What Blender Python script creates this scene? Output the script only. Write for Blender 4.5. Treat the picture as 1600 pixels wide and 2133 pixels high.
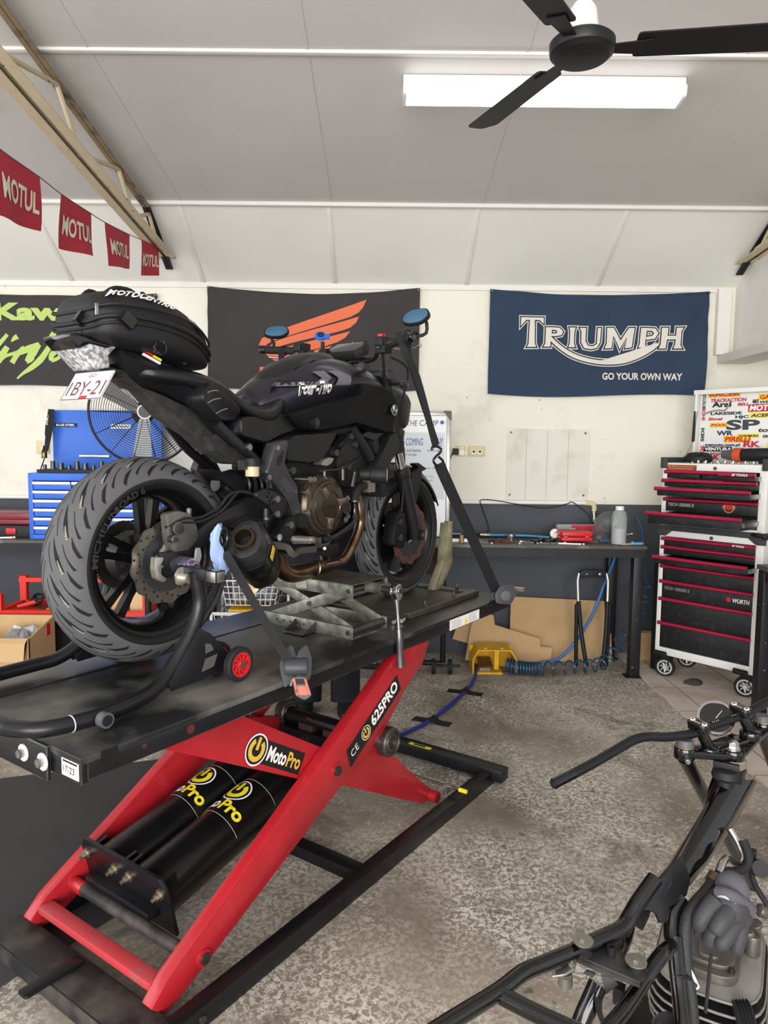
import bpy, bmesh, math, random
from mathutils import Vector, Matrix
random.seed(11)
S = bpy.context.scene
COL = S.collection
for o in list(bpy.data.objects): bpy.data.objects.remove(o)
R = math.radians; PI = math.pi
# ---------------------------------------------------------------- camera
cam = bpy.data.objects.new('camera', bpy.data.cameras.new('camera')); COL.objects.link(cam)
cam.data.sensor_fit = 'HORIZONTAL'; cam.data.sensor_width = 36; cam.data.lens = 1480/1600*36
cam.data.clip_start = .02
_p, _r = R(5.2), .0101
_fw = Vector((0, math.cos(_p), -math.sin(_p))); _u0 = Vector((0, math.sin(_p), math.cos(_p))); _r0 = Vector((1, 0, 0))
_rt = _r0*math.cos(_r)+_u0*math.sin(_r); _up = _u0*math.cos(_r)-_r0*math.sin(_r)
cam.matrix_world = Matrix(((_rt.x, _up.x, -_fw.x, 0), (_rt.y, _up.y, -_fw.y, 0), (_rt.z, _up.z, -_fw.z, 1.5), (0, 0, 0, 1)))
S.camera = cam
# ---------------------------------------------------------------- light and exposure
S.view_settings.view_transform = 'Standard'; S.view_settings.look = 'None'
S.view_settings.gamma = 1; S.view_settings.use_curve_mapping = False
S.view_settings.exposure = .30
wd = bpy.data.worlds.new('world'); S.world = wd; wd.use_nodes = True
wb = wd.node_tree.nodes['Background']; wb.inputs[0].default_value = (.93, .96, 1, 1); wb.inputs[1].default_value = .8
def area(name, loc, target, sx, sy, power, col=(1, 1, 1)):
    l = bpy.data.lights.new(name, 'AREA'); l.shape = 'RECTANGLE'; l.size = sx; l.size_y = sy; l.energy = power; l.color = col
    o = bpy.data.objects.new(name, l); COL.objects.link(o); o.location = loc
    o.rotation_euler = (Vector(target)-Vector(loc)).to_track_quat('-Z', 'Y').to_euler(); return o
area('door_daylight', (-.8, -3.9, 1.75), (-.2, 4, 1.6), 6.0, 2.9, 415, (1, .985, .96))
area('side_door_daylight', (-4.9, 1.2, 1.7), (0, 1.8, 1.2), 3.2, 2.6, 55, (.97, .985, 1))
# ---------------------------------------------------------------- materials
def lin(h):
    h = h.lstrip('#'); c = [int(h[i:i+2], 16)/255 for i in (0, 2, 4)]
    return tuple((x/12.92 if x <= .04045 else ((x+.055)/1.055)**2.4) for x in c)+(1,)
MATS = {}
def mat(name, col, rough=.5, metal=0, col2=None, cs=6, lo=.45, hi=.62, var=0, vs=9, bump=0, bs=60, coat=0, emit=0, trans=0, ior=1.45, det=4):
    if name in MATS: return MATS[name]
    m = bpy.data.materials.new(name); m.use_nodes = True; nt = m.node_tree; N = nt.nodes; L = nt.links
    b = N['Principled BSDF']; c = lin(col); b.inputs['Base Color'].default_value = c
    b.inputs['Roughness'].default_value = rough; b.inputs['Metallic'].default_value = metal
    b.inputs['Coat Weight'].default_value = coat; b.inputs['IOR'].default_value = ior
    if trans: b.inputs['Transmission Weight'].default_value = trans
    if emit: b.inputs['Emission Color'].default_value = c; b.inputs['Emission Strength'].default_value = emit
    tc = N.new('ShaderNodeTexCoord')
    def noise(s, d=4):
        n = N.new('ShaderNodeTexNoise'); n.inputs['Scale'].default_value = s; n.inputs['Detail'].default_value = d
        L.new(tc.outputs['Object'], n.inputs['Vector']); return n
    last = None
    if col2:
        n = noise(cs, det); r = N.new('ShaderNodeValToRGB'); r.color_ramp.elements[0].position = lo; r.color_ramp.elements[1].position = hi
        r.color_ramp.elements[0].color = c; r.color_ramp.elements[1].color = lin(col2)
        L.new(n.outputs['Fac'], r.inputs['Fac']); last = r.outputs['Color']
    if var:
        n = noise(vs); mp = N.new('ShaderNodeMapRange'); mp.inputs['From Min'].default_value = .3; mp.inputs['From Max'].default_value = .7
        mp.inputs['To Min'].default_value = 1-var; mp.inputs['To Max'].default_value = 1+var
        L.new(n.outputs['Fac'], mp.inputs['Value'])
        mx = N.new('ShaderNodeMix'); mx.data_type = 'RGBA'; mx.blend_type = 'MULTIPLY'; mx.inputs['Factor'].default_value = 1
        if last: L.new(last, mx.inputs[6])
        else: mx.inputs[6].default_value = c
        L.new(mp.outputs['Result'], mx.inputs[7]); last = mx.outputs[2]
    if last: L.new(last, b.inputs['Base Color'])
    if bump:
        n = noise(bs, 3); bp = N.new('ShaderNodeBump'); bp.inputs['Strength'].default_value = bump; bp.inputs['Distance'].default_value = .004
        L.new(n.outputs['Fac'], bp.inputs['Height']); L.new(bp.outputs['Normal'], b.inputs['Normal'])
    MATS[name] = m; return m
# ---------------------------------------------------------------- mesh builder
I4 = Matrix.Identity(4)
KM = Matrix.Translation((-.738, 2.168, 0)) @ Matrix.Rotation(R(55), 4, 'Z')      # lift and motorcycle frame: x forward, y left
X3, Y3, Z3 = Vector((1, 0, 0)), Vector((0, 1, 0)), Vector((0, 0, 1))
BASE = {}; FR = {}
def cat(pts, k, closed=False):
    P = [Vector(p) for p in pts]; n = len(P); out = []
    if n < 3 or k < 1: return P
    for i in range(n if closed else n-1):
        a, b, c, d = (P[(i-1) % n], P[i], P[(i+1) % n], P[(i+2) % n]) if closed else (P[max(i-1, 0)], P[i], P[i+1], P[min(i+2, n-1)])
        for j in range(k):
            t = j/k
            out.append(.5*((2*b)+(c-a)*t+(2*a-5*b+4*c-d)*t*t+(3*b-a-3*c+d)*t**3))
    if not closed: out.append(P[-1])
    return out
def rnd(o, r, k=4):
    P = [Vector(p) for p in o]; n = len(P); out = []
    for i in range(n):
        a, b, c = P[i-1], P[i], P[(i+1) % n]; d1 = a-b; d2 = c-b
        rr = min(r, d1.length*.45, d2.length*.45); p = b+d1.normalized()*rr; q = b+d2.normalized()*rr
        for j in range(k+1):
            t = j/k; out.append(p*(1-t)**2+b*2*t*(1-t)+q*t*t)
    return out
def circ(r, n=16, c=(0, 0), ry=None, a0=0):
    return [Vector((c[0]+r*math.cos(a0+2*PI*i/n), c[1]+(ry or r)*math.sin(a0+2*PI*i/n))) for i in range(n)]
def rrect(w, h, r, k=4): return rnd([(-w/2, -h/2), (w/2, -h/2), (w/2, h/2), (-w/2, h/2)], r, k)
def basis(d):
    d = Vector(d).normalized(); a = Z3 if abs(d.z) < .9 else X3
    x = a.cross(d).normalized(); return x, d.cross(x).normalized(), d
_TX = {}
def textmesh(body, bold=0, shear=0, space=1):
    k = (body, bold, shear, space)
    if k in _TX: return _TX[k]
    c = bpy.data.curves.new('lettering', 'FONT'); c.body = body; c.offset = bold; c.shear = shear; c.space_character = space; c.resolution_u = 3
    o = bpy.data.objects.new('lettering', c); COL.objects.link(o)
    dg = bpy.context.evaluated_depsgraph_get(); dg.update()
    me = bpy.data.meshes.new_from_object(o.evaluated_get(dg))
    vs = [v.co.copy() for v in me.vertices]; fs = [tuple(p.vertices) for p in me.polygons]
    bpy.data.objects.remove(o); bpy.data.curves.remove(c); bpy.data.meshes.remove(me)
    if vs:
        x0 = min(v.x for v in vs); x1 = max(v.x for v in vs); y0 = min(v.y for v in vs); y1 = max(v.y for v in vs)
    else: x0 = y0 = 0; x1 = y1 = 1
    vs = [((v.x-x0)/(x1-x0), (v.y-y0)/(y1-y0)) for v in vs]
    _TX[k] = (vs, fs, (x1-x0)/(y1-y0)); return _TX[k]
class M:
    def __init__(s): s.v = []; s.f = []; s.m = []; s.k = 0
    def add(s, vs, fs):
        n = len(s.v); s.v += [Vector(v) for v in vs]; s.f += [tuple(i+n for i in f) for f in fs]; s.m += [s.k]*len(fs); return s
    def box(s, c, d, rot=None):
        s.nb = getattr(s, 'nb', -1)+1; e = .0004*min(s.nb, 14); d = [max(q-e, q*.7) for q in d]; c = Vector(c); q = [Vector((x*d[0]/2, y*d[1]/2, z*d[2]/2)) for x in (-1, 1) for y in (-1, 1) for z in (-1, 1)]
        if rot is not None: q = [rot @ p for p in q]
        return s.add([c+p for p in q], [(0, 1, 3, 2), (4, 6, 7, 5), (0, 4, 5, 1), (2, 3, 7, 6), (0, 2, 6, 4), (1, 5, 7, 3)])
    def bx(s, a, b):
        return s.box([(p+q)/2 for p, q in zip(a, b)], [abs(q-p) for p, q in zip(a, b)])
    def ring(s, rings, closed=True, cap=True, loop=False):
        n = len(rings[0]); vs = [p for r in rings for p in r]; fs = []; k = len(rings)
        for i in range(k if loop else k-1):
            a = i*n; b = ((i+1) % k)*n
            for j in range(n if closed else n-1):
                j2 = (j+1) % n; fs.append((a+j, a+j2, b+j2, b+j))
        if cap and closed and not loop: fs += [tuple(reversed(range(n))), tuple(range((k-1)*n, k*n))]
        return s.add(vs, fs)
    def cyl(s, a, b, r, r2=None, n=16):
        a, b = Vector(a), Vector(b); x, y, _ = basis(b-a); r2 = r if r2 is None else r2
        return s.ring([[c+x*rr*math.cos(2*PI*i/n)+y*rr*math.sin(2*PI*i/n) for i in range(n)] for c, rr in ((a, r), (b, r2))])
    def sweep(s, pts, prof, k=0, closed=False, up=None, scl=None, cap=True):
        P = cat(pts, k, closed) if k else [Vector(p) for p in pts]; n = len(P); rs = []; px = None
        for i in range(n):
            t = (P[(i+1) % n]-P[i-1]) if closed else (P[min(i+1, n-1)]-P[max(i-1, 0)])
            t = t.normalized() if t.length > 1e-9 else Vector((0, 0, 1))
            if up is not None:
                x = Vector(up).cross(t)
                if x.length < 1e-4: x = px or basis(t)[0]
                x.normalize()
            elif px is None: x = basis(t)[0]
            else: x = (px-t*px.dot(t)).normalized()
            px = x; y = t.cross(x); g = 1
            if scl: 
                q = i/(n-1)*(len(scl)-1); j = min(int(q), len(scl)-2); g = scl[j]*(1-q+j)+scl[j+1]*(q-j)
            rs.append([P[i]+x*p[0]*g+y*p[1]*g for p in prof])
        return s.ring(rs, loop=closed, cap=cap)
    def tube(s, pts, r, k=0, n=10, closed=False, scl=None): return s.sweep(pts, circ(r, n), k, closed, scl=scl)
    def strap(s, pts, w, t, up, k=0): return s.sweep(pts, [(-w/2, -t/2), (w/2, -t/2), (w/2, t/2), (-w/2, t/2)], k, up=up)
    def lathe(s, prof, o=(0, 0, 0), ax=(0, 0, 1), n=32, loop=False, cap=True):
        o = Vector(o); x, y, z = basis(ax)
        return s.ring([[o+z*h+(x*math.cos(2*PI*i/n)+y*math.sin(2*PI*i/n))*r for i in range(n)] for r, h in prof], loop=loop, cap=cap)
    def prism(s, out, o, ea, eb, t0, t1):
        o, ea, eb = Vector(o), Vector(ea), Vector(eb); nn = ea.cross(eb).normalized()
        return s.ring([[o+ea*p[0]+eb*p[1]+nn*t for p in out] for t in (t0, t1)])
    def kp(s, out, v0, v1):                                        # outline in x,z, thickness along y
        return s.ring([[Vector((p[0], v, p[1])) for p in out] for v in (v0, v1)])
    def zp(s, out, z0, z1): return s.ring([[Vector((p[0], p[1], z)) for p in out] for z in (z0, z1)])
    def ball(s, c, r, n=12):
        c = Vector(c); r = (r, r, r) if not hasattr(r, '__len__') else r; h = max(n//2, 4); rs = []
        for i in range(h+1):
            a = -PI/2+PI*i/h; a = max(min(a, PI/2-.02), -PI/2+.02)
            rs.append([c+Vector((r[0]*math.cos(a)*math.cos(2*PI*j/n), r[1]*math.cos(a)*math.sin(2*PI*j/n), r[2]*math.sin(a))) for j in range(n)])
        return s.ring(rs)
    def text(s, body, o, ex, ey, w=None, h=None, bold=0, shear=0, lift=.001, al='l', fn=None, space=1):
        vs, fs, ar = textmesh(body, bold, shear, space)
        if w is None: w = h*ar
        if h is None: h = w/ar
        o, ex, ey = Vector(o), Vector(ex).normalized(), Vector(ey).normalized(); n = ex.cross(ey)
        dx = {'l': 0, 'c': -.5, 'r': -1}[al]; dy = -.5 if al == 'c' else 0
        P = [o+ex*(x+dx)*w+ey*(y+dy)*h+n*lift for x, y in vs]
        if fn: P = [fn(p) for p in P]
        return s.add(P, fs)
    def obj(s, name, mats, parent=None, bev=0, ang=38, frame=None, seg=2, kind=None, sub=0):
        if not isinstance(mats, (list, tuple)): mats = [mats]
        if parent is not None: base = BASE[parent.name]; vs = [v-base for v in s.v]; at = None
        else:
            vs = [(frame or I4) @ v for v in s.v]
            lo = [min(v[i] for v in vs) for i in range(3)]; hi = [max(v[i] for v in vs) for i in range(3)]
            at = Vector(((lo[0]+hi[0])/2, (lo[1]+hi[1])/2, lo[2])); vs = [v-at for v in vs]
        me = bpy.data.meshes.new(name); me.from_pydata(vs, [], s.f)
        for m in mats: me.materials.append(m)
        for p, k in zip(me.polygons, s.m): p.material_index = k
        b = bmesh.new(); b.from_mesh(me)
        bmesh.ops.recalc_face_normals(b, faces=b.faces)
        if bev:
            es = [e for e in b.edges if len(e.link_faces) == 2 and e.calc_face_angle(0) > R(48)]
            if es: bmesh.ops.bevel(b, geom=es, offset=bev, segments=seg, affect='EDGES', profile=.5, clamp_overlap=True)
        for f in b.faces: f.smooth = True
        for e in b.edges: e.smooth = not (len(e.link_faces) == 2 and e.calc_face_angle(0) > R(ang))
        b.to_mesh(me); b.free()
        o = bpy.data.objects.new(name, me); COL.objects.link(o)
        if parent is not None: o.parent = parent; BASE[o.name] = BASE[parent.name]
        else: o.location = at; BASE[o.name] = Vector()
        if sub:
            md = o.modifiers.new('smooth', 'SUBSURF'); md.levels = md.render_levels = sub
        if kind: o['kind'] = kind
        return o
def tag(o, label, ctg, group=None, kind=None):
    o['label'] = label; o['category'] = ctg
    if group: o['group'] = group
    if kind: o['kind'] = kind
    return o
def thing(name, label, ctg, base=(0, 0, 0), frame=None, group=None):
    o = bpy.data.objects.new(name, None); COL.objects.link(o); o.empty_display_size = .1
    f = frame or I4; o.location = f @ Vector(base); o.rotation_euler = f.to_euler(); BASE[o.name] = Vector(base)
    return tag(o, label, ctg, group)
def dup(root, loc, rz=None, label=None, group=None):
    def cp(o, p):
        c = o.copy(); COL.objects.link(c)
        if p is not None: c.parent = p
        for ch in o.children: cp(ch, c)
        return c
    r = cp(root, None); r.location = loc
    if rz is not None: r.rotation_euler = (r.rotation_euler[0], r.rotation_euler[1], rz)
    if label: r['label'] = label
    if group: r['group'] = group
    return r
def frame_at(loc, rz): return Matrix.Translation(loc) @ Matrix.Rotation(rz, 4, 'Z')
# ---------------------------------------------------------------- shared materials
mBlack = mat('black_paint', '#17171a', .38, var=.25, vs=5, bump=.05)
mBlackM = mat('black_matte', '#151517', .6, var=.2, bump=.1, bs=90)
mBlackG = mat('black_gloss', '#0b0b0d', .12, coat=.6)
mRub = mat('rubber', '#1b1b1c', .75, var=.2, bump=.15, bs=120)
mChrome = mat('chrome', '#d8d8da', .14, 1)
mSteel = mat('bare_steel', '#a9a8a4', .33, 1, var=.15, vs=20)
mDkSteel = mat('dark_steel', '#5c5b59', .4, .9, var=.2, vs=15)
mGalv = mat('galvanised', '#9b9b90', .42, .7, col2='#63635b', cs=26, lo=.35, hi=.7, bump=.1, bs=50)
mWhite = mat('white_enamel', '#e9e8e4', .35, var=.03)
mWhiteT = mat('white_print', '#f2f1ee', .6)
mRed = mat('red_enamel', '#b5202c', .36, var=.12, vs=14, bump=.03)
mRedP = mat('red_plastic', '#c8252b', .35)
mYel = mat('yellow_paint', '#e0ac1c', .45, var=.12, vs=20)
mYelT = mat('yellow_print', '#f0dd2a', .5)
mBlue = mat('blue_enamel', '#356bd0', .38, var=.06)
mCard = mat('cardboard', '#c3a276', .85, var=.08, vs=5, bump=.05)
mGrey = mat('grey_plastic', '#55565a', .5, var=.1)
mOrange = mat('orange_print', '#e2714c', .7)
mTimber = mat('timber', '#a9855a', .7, var=.15)
# ---------------------------------------------------------------- setting
def floor_mat():
    m = bpy.data.materials.new('worn_concrete'); m.use_nodes = True; nt = m.node_tree; N = nt.nodes; L = nt.links; b = N['Principled BSDF']
    tc = N.new('ShaderNodeTexCoord')
    def noise(s, d, rough=.6, dist=0):
        n = N.new('ShaderNodeTexNoise'); n.inputs['Scale'].default_value = s; n.inputs['Detail'].default_value = d; n.inputs['Roughness'].default_value = rough
        n.inputs['Distortion'].default_value = dist; L.new(tc.outputs['Object'], n.inputs['Vector']); return n.outputs['Fac']
    def ramp(f, e):
        r = N.new('ShaderNodeValToRGB'); r.color_ramp.elements.remove(r.color_ramp.elements[1])
        for i, (p, c) in enumerate(e):
            el = r.color_ramp.elements[0] if i == 0 else r.color_ramp.elements.new(p)
            el.position = p; el.color = lin(c) if isinstance(c, str) else (c, c, c, 1)
        L.new(f, r.inputs['Fac']); return r.outputs['Color']
    def mix(f, a, c, mode='MIX'):
        x = N.new('ShaderNodeMix'); x.data_type = 'RGBA'; x.blend_type = mode
        if isinstance(f, float): x.inputs['Factor'].default_value = f
        else: L.new(f, x.inputs['Factor'])
        for s_, i in ((a, 6), (c, 7)):
            if isinstance(s_, str): x.inputs[i].default_value = lin(s_)
            else: L.new(s_, x.inputs[i])
        return x.outputs[2]
    def mul(a, c):
        x = N.new('ShaderNodeMath'); x.operation = 'MULTIPLY'; L.new(a, x.inputs[0]); L.new(c, x.inputs[1]); return x.outputs[0]
    base = ramp(noise(1.6, 6), [(.3, '#6a5f53'), (.5, '#8d8275'), (.7, '#ada293')])
    big = mul(ramp(noise(1.05, 3, .5, .6), [(.40, 0.0), (.54, 1.0)]), ramp(noise(5.5, 5, .6, 1.2), [(.36, .45), (.54, 1.0)]))
    fine = ramp(noise(60, 9, .72, .7), [(.47, 0.0), (.54, 1.0)])
    col = mix(mul(big, fine), base, '#d9d4ca')
    streak = ramp(noise(15, 7, .75, 3.5), [(.55, 0.0), (.62, .8)])
    col = mix(mul(streak, ramp(noise(.8, 2), [(.4, 0.0), (.55, 1.0)])), col, '#d4d0c8')
    dark = ramp(noise(2.3, 5, .65, .8), [(.56, 0.0), (.7, .75)])
    col = mix(dark, col, '#5c554d')
    spots = ramp(noise(17, 3, .5, .2), [(.69, 0.0), (.74, .7)])
    col = mix(spots, col, '#4a443e')
    L.new(col, b.inputs['Base Color']); b.inputs['Roughness'].default_value = .62
    bp = N.new('ShaderNodeBump'); bp.inputs['Strength'].default_value = .12; bp.inputs['Distance'].default_value = .004
    L.new(noise(60, 6), bp.inputs['Height']); L.new(bp.outputs['Normal'], b.inputs['Normal'])
    return m
def wall_mat():
    m = bpy.data.materials.new('two_tone_wall_paint'); m.use_nodes = True; nt = m.node_tree; N = nt.nodes; L = nt.links; b = N['Principled BSDF']
    g = N.new('ShaderNodeNewGeometry'); sp = N.new('ShaderNodeSeparateXYZ'); L.new(g.outputs['Position'], sp.inputs[0])
    lt = N.new('ShaderNodeMath'); lt.operation = 'LESS_THAN'; lt.inputs[1].default_value = 1.107; L.new(sp.outputs['Z'], lt.inputs[0])
    n = N.new('ShaderNodeTexNoise'); n.inputs['Scale'].default_value = 2.2; n.inputs['Detail'].default_value = 6; n.inputs['Roughness'].default_value = .7
    L.new(g.outputs['Position'], n.inputs['Vector'])
    def ramp(c0, c1, p0, p1, f):
        r = N.new('ShaderNodeValToRGB'); r.color_ramp.elements[0].position = p0; r.color_ramp.elements[1].position = p1
        r.color_ramp.elements[0].color = lin(c0); r.color_ramp.elements[1].color = lin(c1); L.new(f, r.inputs['Fac']); return r.outputs['Color']
    cream = ramp('#d6d0c2', '#e6e2d5', .30, .46, n.outputs['Fac'])
    slate = ramp('#3c4048', '#484c54', .35, .65, n.outputs['Fac'])
    n2 = N.new('ShaderNodeTexNoise'); n2.inputs['Scale'].default_value = 23; n2.inputs['Detail'].default_value = 2; L.new(g.outputs['Position'], n2.inputs['Vector'])
    spk = ramp('#000000', '#ffffff', .755, .79, n2.outputs['Fac'])
    mx = N.new('ShaderNodeMix'); mx.data_type = 'RGBA'; L.new(lt.outputs[0], mx.inputs['Factor']); L.new(cream, mx.inputs[6]); L.new(slate, mx.inputs[7])
    m2 = N.new('ShaderNodeMix'); m2.data_type = 'RGBA'; L.new(spk, m2.inputs['Factor']); L.new(mx.outputs[2], m2.inputs[6]); m2.inputs[7].default_value = lin('#8d877b')
    L.new(m2.outputs[2], b.inputs['Base Color']); b.inputs['Roughness'].default_value = .6
    return m
def tile_mat():
    m = bpy.data.materials.new('floor_tile'); m.use_nodes = True; nt = m.node_tree; N = nt.nodes; L = nt.links; b = N['Principled BSDF']
    tc = N.new('ShaderNodeTexCoord'); br = N.new('ShaderNodeTexBrick'); br.offset = 0; br.inputs['Scale'].default_value = 1
    br.inputs['Brick Width'].default_value = .4; br.inputs['Row Height'].default_value = .4; br.inputs['Mortar Size'].default_value = .004
    br.inputs['Color1'].default_value = lin('#dccfc4'); br.inputs['Color2'].default_value = lin('#d5c8bd'); br.inputs['Mortar'].default_value = lin('#8d8178')
    L.new(tc.outputs['Object'], br.inputs['Vector'])
    n = N.new('ShaderNodeTexNoise'); n.inputs['Scale'].default_value = 5; n.inputs['Detail'].default_value = 6; L.new(tc.outputs['Object'], n.inputs['Vector'])
    r = N.new('ShaderNodeValToRGB'); r.color_ramp.elements[0].position = .35; r.color_ramp.elements[1].position = .6; r.color_ramp.elements[0].color = (.8, .77, .74, 1); r.color_ramp.elements[1].color = (1, 1, 1, 1)
    L.new(n.outputs['Fac'], r.inputs['Fac'])
    mx = N.new('ShaderNodeMix'); mx.data_type = 'RGBA'; mx.blend_type = 'MULTIPLY'; mx.inputs['Factor'].default_value = 1
    L.new(br.outputs['Color'], mx.inputs[6]); L.new(r.outputs['Color'], mx.inputs[7]); L.new(mx.outputs[2], b.inputs['Base Color']); b.inputs['Roughness'].default_value = .45
    return m
mWall = wall_mat(); mCeil = mat('ceiling_shaded_grey', '#cdcac8', .7, var=.03, vs=1.5); mCeilL = mat('ceiling_lit_pale', '#e6e6e0', .65, var=.03, vs=1.5); mTrim = mat('white_trim', '#e2e0da', .55, var=.03)  # ceiling colours carry the light: lower slope painted brighter, upper slope dimmer
M().bx((-6, -7, -.1), (5, 5.3, 0)).obj('floor', floor_mat(), kind='structure')
rng = [(1.72, 5.1), (4.4, 5.1), (4.4, 1.2), (1.72, 1.2)]
edge = [(1.715+random.uniform(-.012, .012), 1.2+i*.13) for i in range(1, 30)]
M().zp([rng[0], rng[1], rng[2], rng[3]]+edge, .0005, .014).obj('floor_tiled', tile_mat(), kind='structure')
M().bx((-5, 5.1, 0), (4.4, 5.2, 2.64)).obj('wall_back', mWall, kind='structure')
M().bx((-5.1, 2.9, 0), (-5, 5.1, 2.64)).obj('wall_left', mWall, kind='structure')
M().bx((4.4, 1.2, 0), (4.5, 5.1, 3.5)).obj('wall_right', mWall, kind='structure')
zc = lambda y: 2.985+(4.5-y)*.122                                   # ceiling height on the upper slope
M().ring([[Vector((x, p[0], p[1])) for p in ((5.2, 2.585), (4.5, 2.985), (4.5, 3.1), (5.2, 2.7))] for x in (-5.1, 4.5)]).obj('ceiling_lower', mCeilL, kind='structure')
pr = [(4.4999, 2.985), (-4, zc(-4)), (-4, zc(-4)+.1), (4.4999, 3.1)]
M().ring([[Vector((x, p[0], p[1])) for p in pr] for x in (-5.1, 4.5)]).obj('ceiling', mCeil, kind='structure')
M().bx((2.45, 2.2, 2.17), (2.52, 5.1, 3.3)).obj('wall_bulkhead', mTrim, kind='structure')
M().bx((2.34, 2.2, 2.11), (2.56, 5.1, 2.17)).obj('trim_1', mTrim, bev=.004, kind='structure')
M().bx((2.31, 5.05, 2.17), (2.40, 5.1, 2.62)).obj('trim_2', mTrim, kind='structure')
m = M(); m.tube([(-5, 4.49, 2.975), (4.4, 4.49, 2.975)], .014, n=8); m.obj('trim_3', mTrim, kind='structure')
m = M(); m.bx((-5, 3.13, zc(3.15)-.010), (4.4, 3.16, zc(3.15)+.01)); m.obj('trim_4', mTrim, bev=.003, kind='structure')
M().bx((-5, 5.085, 2.60), (2.31, 5.1, 2.635)).obj('trim_5', mTrim, kind='structure')
k = 6
for x in (-3.12, -2.2, -1.28, -.36, .56, 1.48):
    d = Vector((0, .6, -.345)).normalized()
    M().prism([(-.014, 0), (.014, 0), (.014, .69), (-.014, .69)], (x, 4.5, 2.985), (1, 0, 0), d, -.006, .006).obj('trim_%d' % k, mTrim, bev=.002, kind='structure'); k += 1
    d = Vector((0, -1, .122)).normalized()
    M().prism([(-.004, 0), (.004, 0), (.004, 4), (-.004, 4)], (x+.02, 4.49, 2.985), (1, 0, 0), d, -.0012, .0012).obj('trim_%d' % k, mCeil, kind='structure'); k += 1
# ================================================================ scissor lift
mRB = mat('lift_red', '#a91f28', .34, var=.12, vs=7, coat=.2)
mTop = mat('worn_black_deck', '#1c1c1d', .34, col2='#6a6762', cs=3.2, lo=.46, hi=.68, var=.25, vs=11, bump=.12, bs=60, det=8)
mLB = mat('lift_black', '#121215', .36, var=.3, vs=6, bump=.04)
mDust = mat('dusty_black', '#201f20', .6, col2='#5a534c', cs=9, lo=.45, hi=.8, bump=.08, det=8)
def emblem(m, o, ex, ey, r, fn=None, kw=0, ky=1):                   # round power-button badge: pale ring, yellow broken ring, bar
    o, ex, ey = Vector(o), Vector(ex).normalized(), Vector(ey).normalized(); n = ex.cross(ey); f = fn or (lambda p: p)
    def band(r0, r1, a0, a1, k, lift):
        m.k = k; K = 28
        m.ring([[f(o+n*lift+(ex*math.cos(a)+ey*math.sin(a))*q) for a in [a0+(a1-a0)*i/K for i in range(K+1)]] for q in (r0, r1)], closed=False, cap=False)
    band(.05*r, .93*r, 0, 2*PI, 2, .0012); band(.9*r, r, 0, 2*PI, kw, .0016); band(.42*r, .74*r, R(125), R(415), ky, .0018)
    m.k = ky
    m.add([f(o+n*.002+ex*x*r+ey*y*r) for x, y in ((-.13, -.02), (.13, -.02), (.13, .78), (-.13, .78))], [(0, 1, 2, 3)])
lift = thing('scissor_lift', 'red and black motorcycle scissor lift raised under the fully assembled black motorcycle', 'lift', (.6, -.12, 0), KM)
PW, PYe = [mWhiteT, mYelT, mBlackM], 1
# platform
m = M()
m.bx((-.485, -.42, .785), (1.74, .33, .80))
m.k = 1
m.bx((-.47, -.42, .742), (1.74, -.405, .788)); m.bx((-.47, .315, .742), (1.74, .33, .788)); m.bx((1.725, -.405, .742), (1.74, .315, .788))
m.bx((-.485, -.42, .735), (-.465, .33, .788)); m.bx((-.497, -.30, .715), (-.484, .24, .802))
for x in (.02, .55, 1.1): m.bx((x, -.40, .745), (x+.05, .31, .785))
dk = m.obj('platform', [mTop, mLB], lift, bev=.003)
m = M(); m.tube([(-.484, .115, .8005), (1.55, .13, .8005)], .0022, n=6); m.obj('seam', mBlackM, dk)
for u, w, r in ((-.176, .768, .012), (-.318, .772, .006)): m = M(); m.cyl((u, -.4195, w), (u, -.4208, w), r, n=20); m.obj('hole', mat('hole_red', '#5a1a1d', .8), dk)
for u in (-.413, .485, .622, 1.45): m = M(); m.bx((u-.022, -.4210, .765), (u+.022, -.4190, .799)); m.obj('slot', mat('slot_black', '#060607', .8), dk)
for v in (-.2, -.285): m = M(); m.cyl((-.497, v, .762), (-.500, v, .762), .021, n=20); m.k = 1; m.cyl((-.499, v, .762), (-.512, v, .762), .011, n=6); m.obj('bolt', [mWhite, mSteel], dk)
m = M(); m.bx((-.4866, -.412, .745), (-.485, -.345, .785)); m.k = 1; m.bx((-.4872, -.408, .778), (-.4860, -.35, .783))
m.text('17-23', (-.4868, -.352, .755), (0, -1, 0), (0, 0, 1), w=.045, lift=.001); m.bx((-.4873, -.40, .768), (-.4866, -.36, .7695))
m.obj('plate_label', [mWhiteT, mBlackM], dk)
m = M(); m.bx((1.17, -.4212, .746), (1.43, -.42, .79)); m.k = 1
for i in range(6):
    for a, b in ((1.18, 1.285), (1.33, 1.42)): m.bx((a, -.4217, .752+i*.006), (b-random.uniform(0, .03), -.4211, .7535+i*.006))
m.k = 2; m.add([(1.295, -.4216, .752), (1.322, -.4216, .752), (1.3085, -.4216, .78)], [(0, 1, 2)])
m.obj('warning_label', [mWhiteT, mGrey, mYelT], dk)
m = M(); m.bx((-.4980, .02, .755), (-.497, .065, .79)); m.obj('warning_sticker', mYelT, dk)
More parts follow.
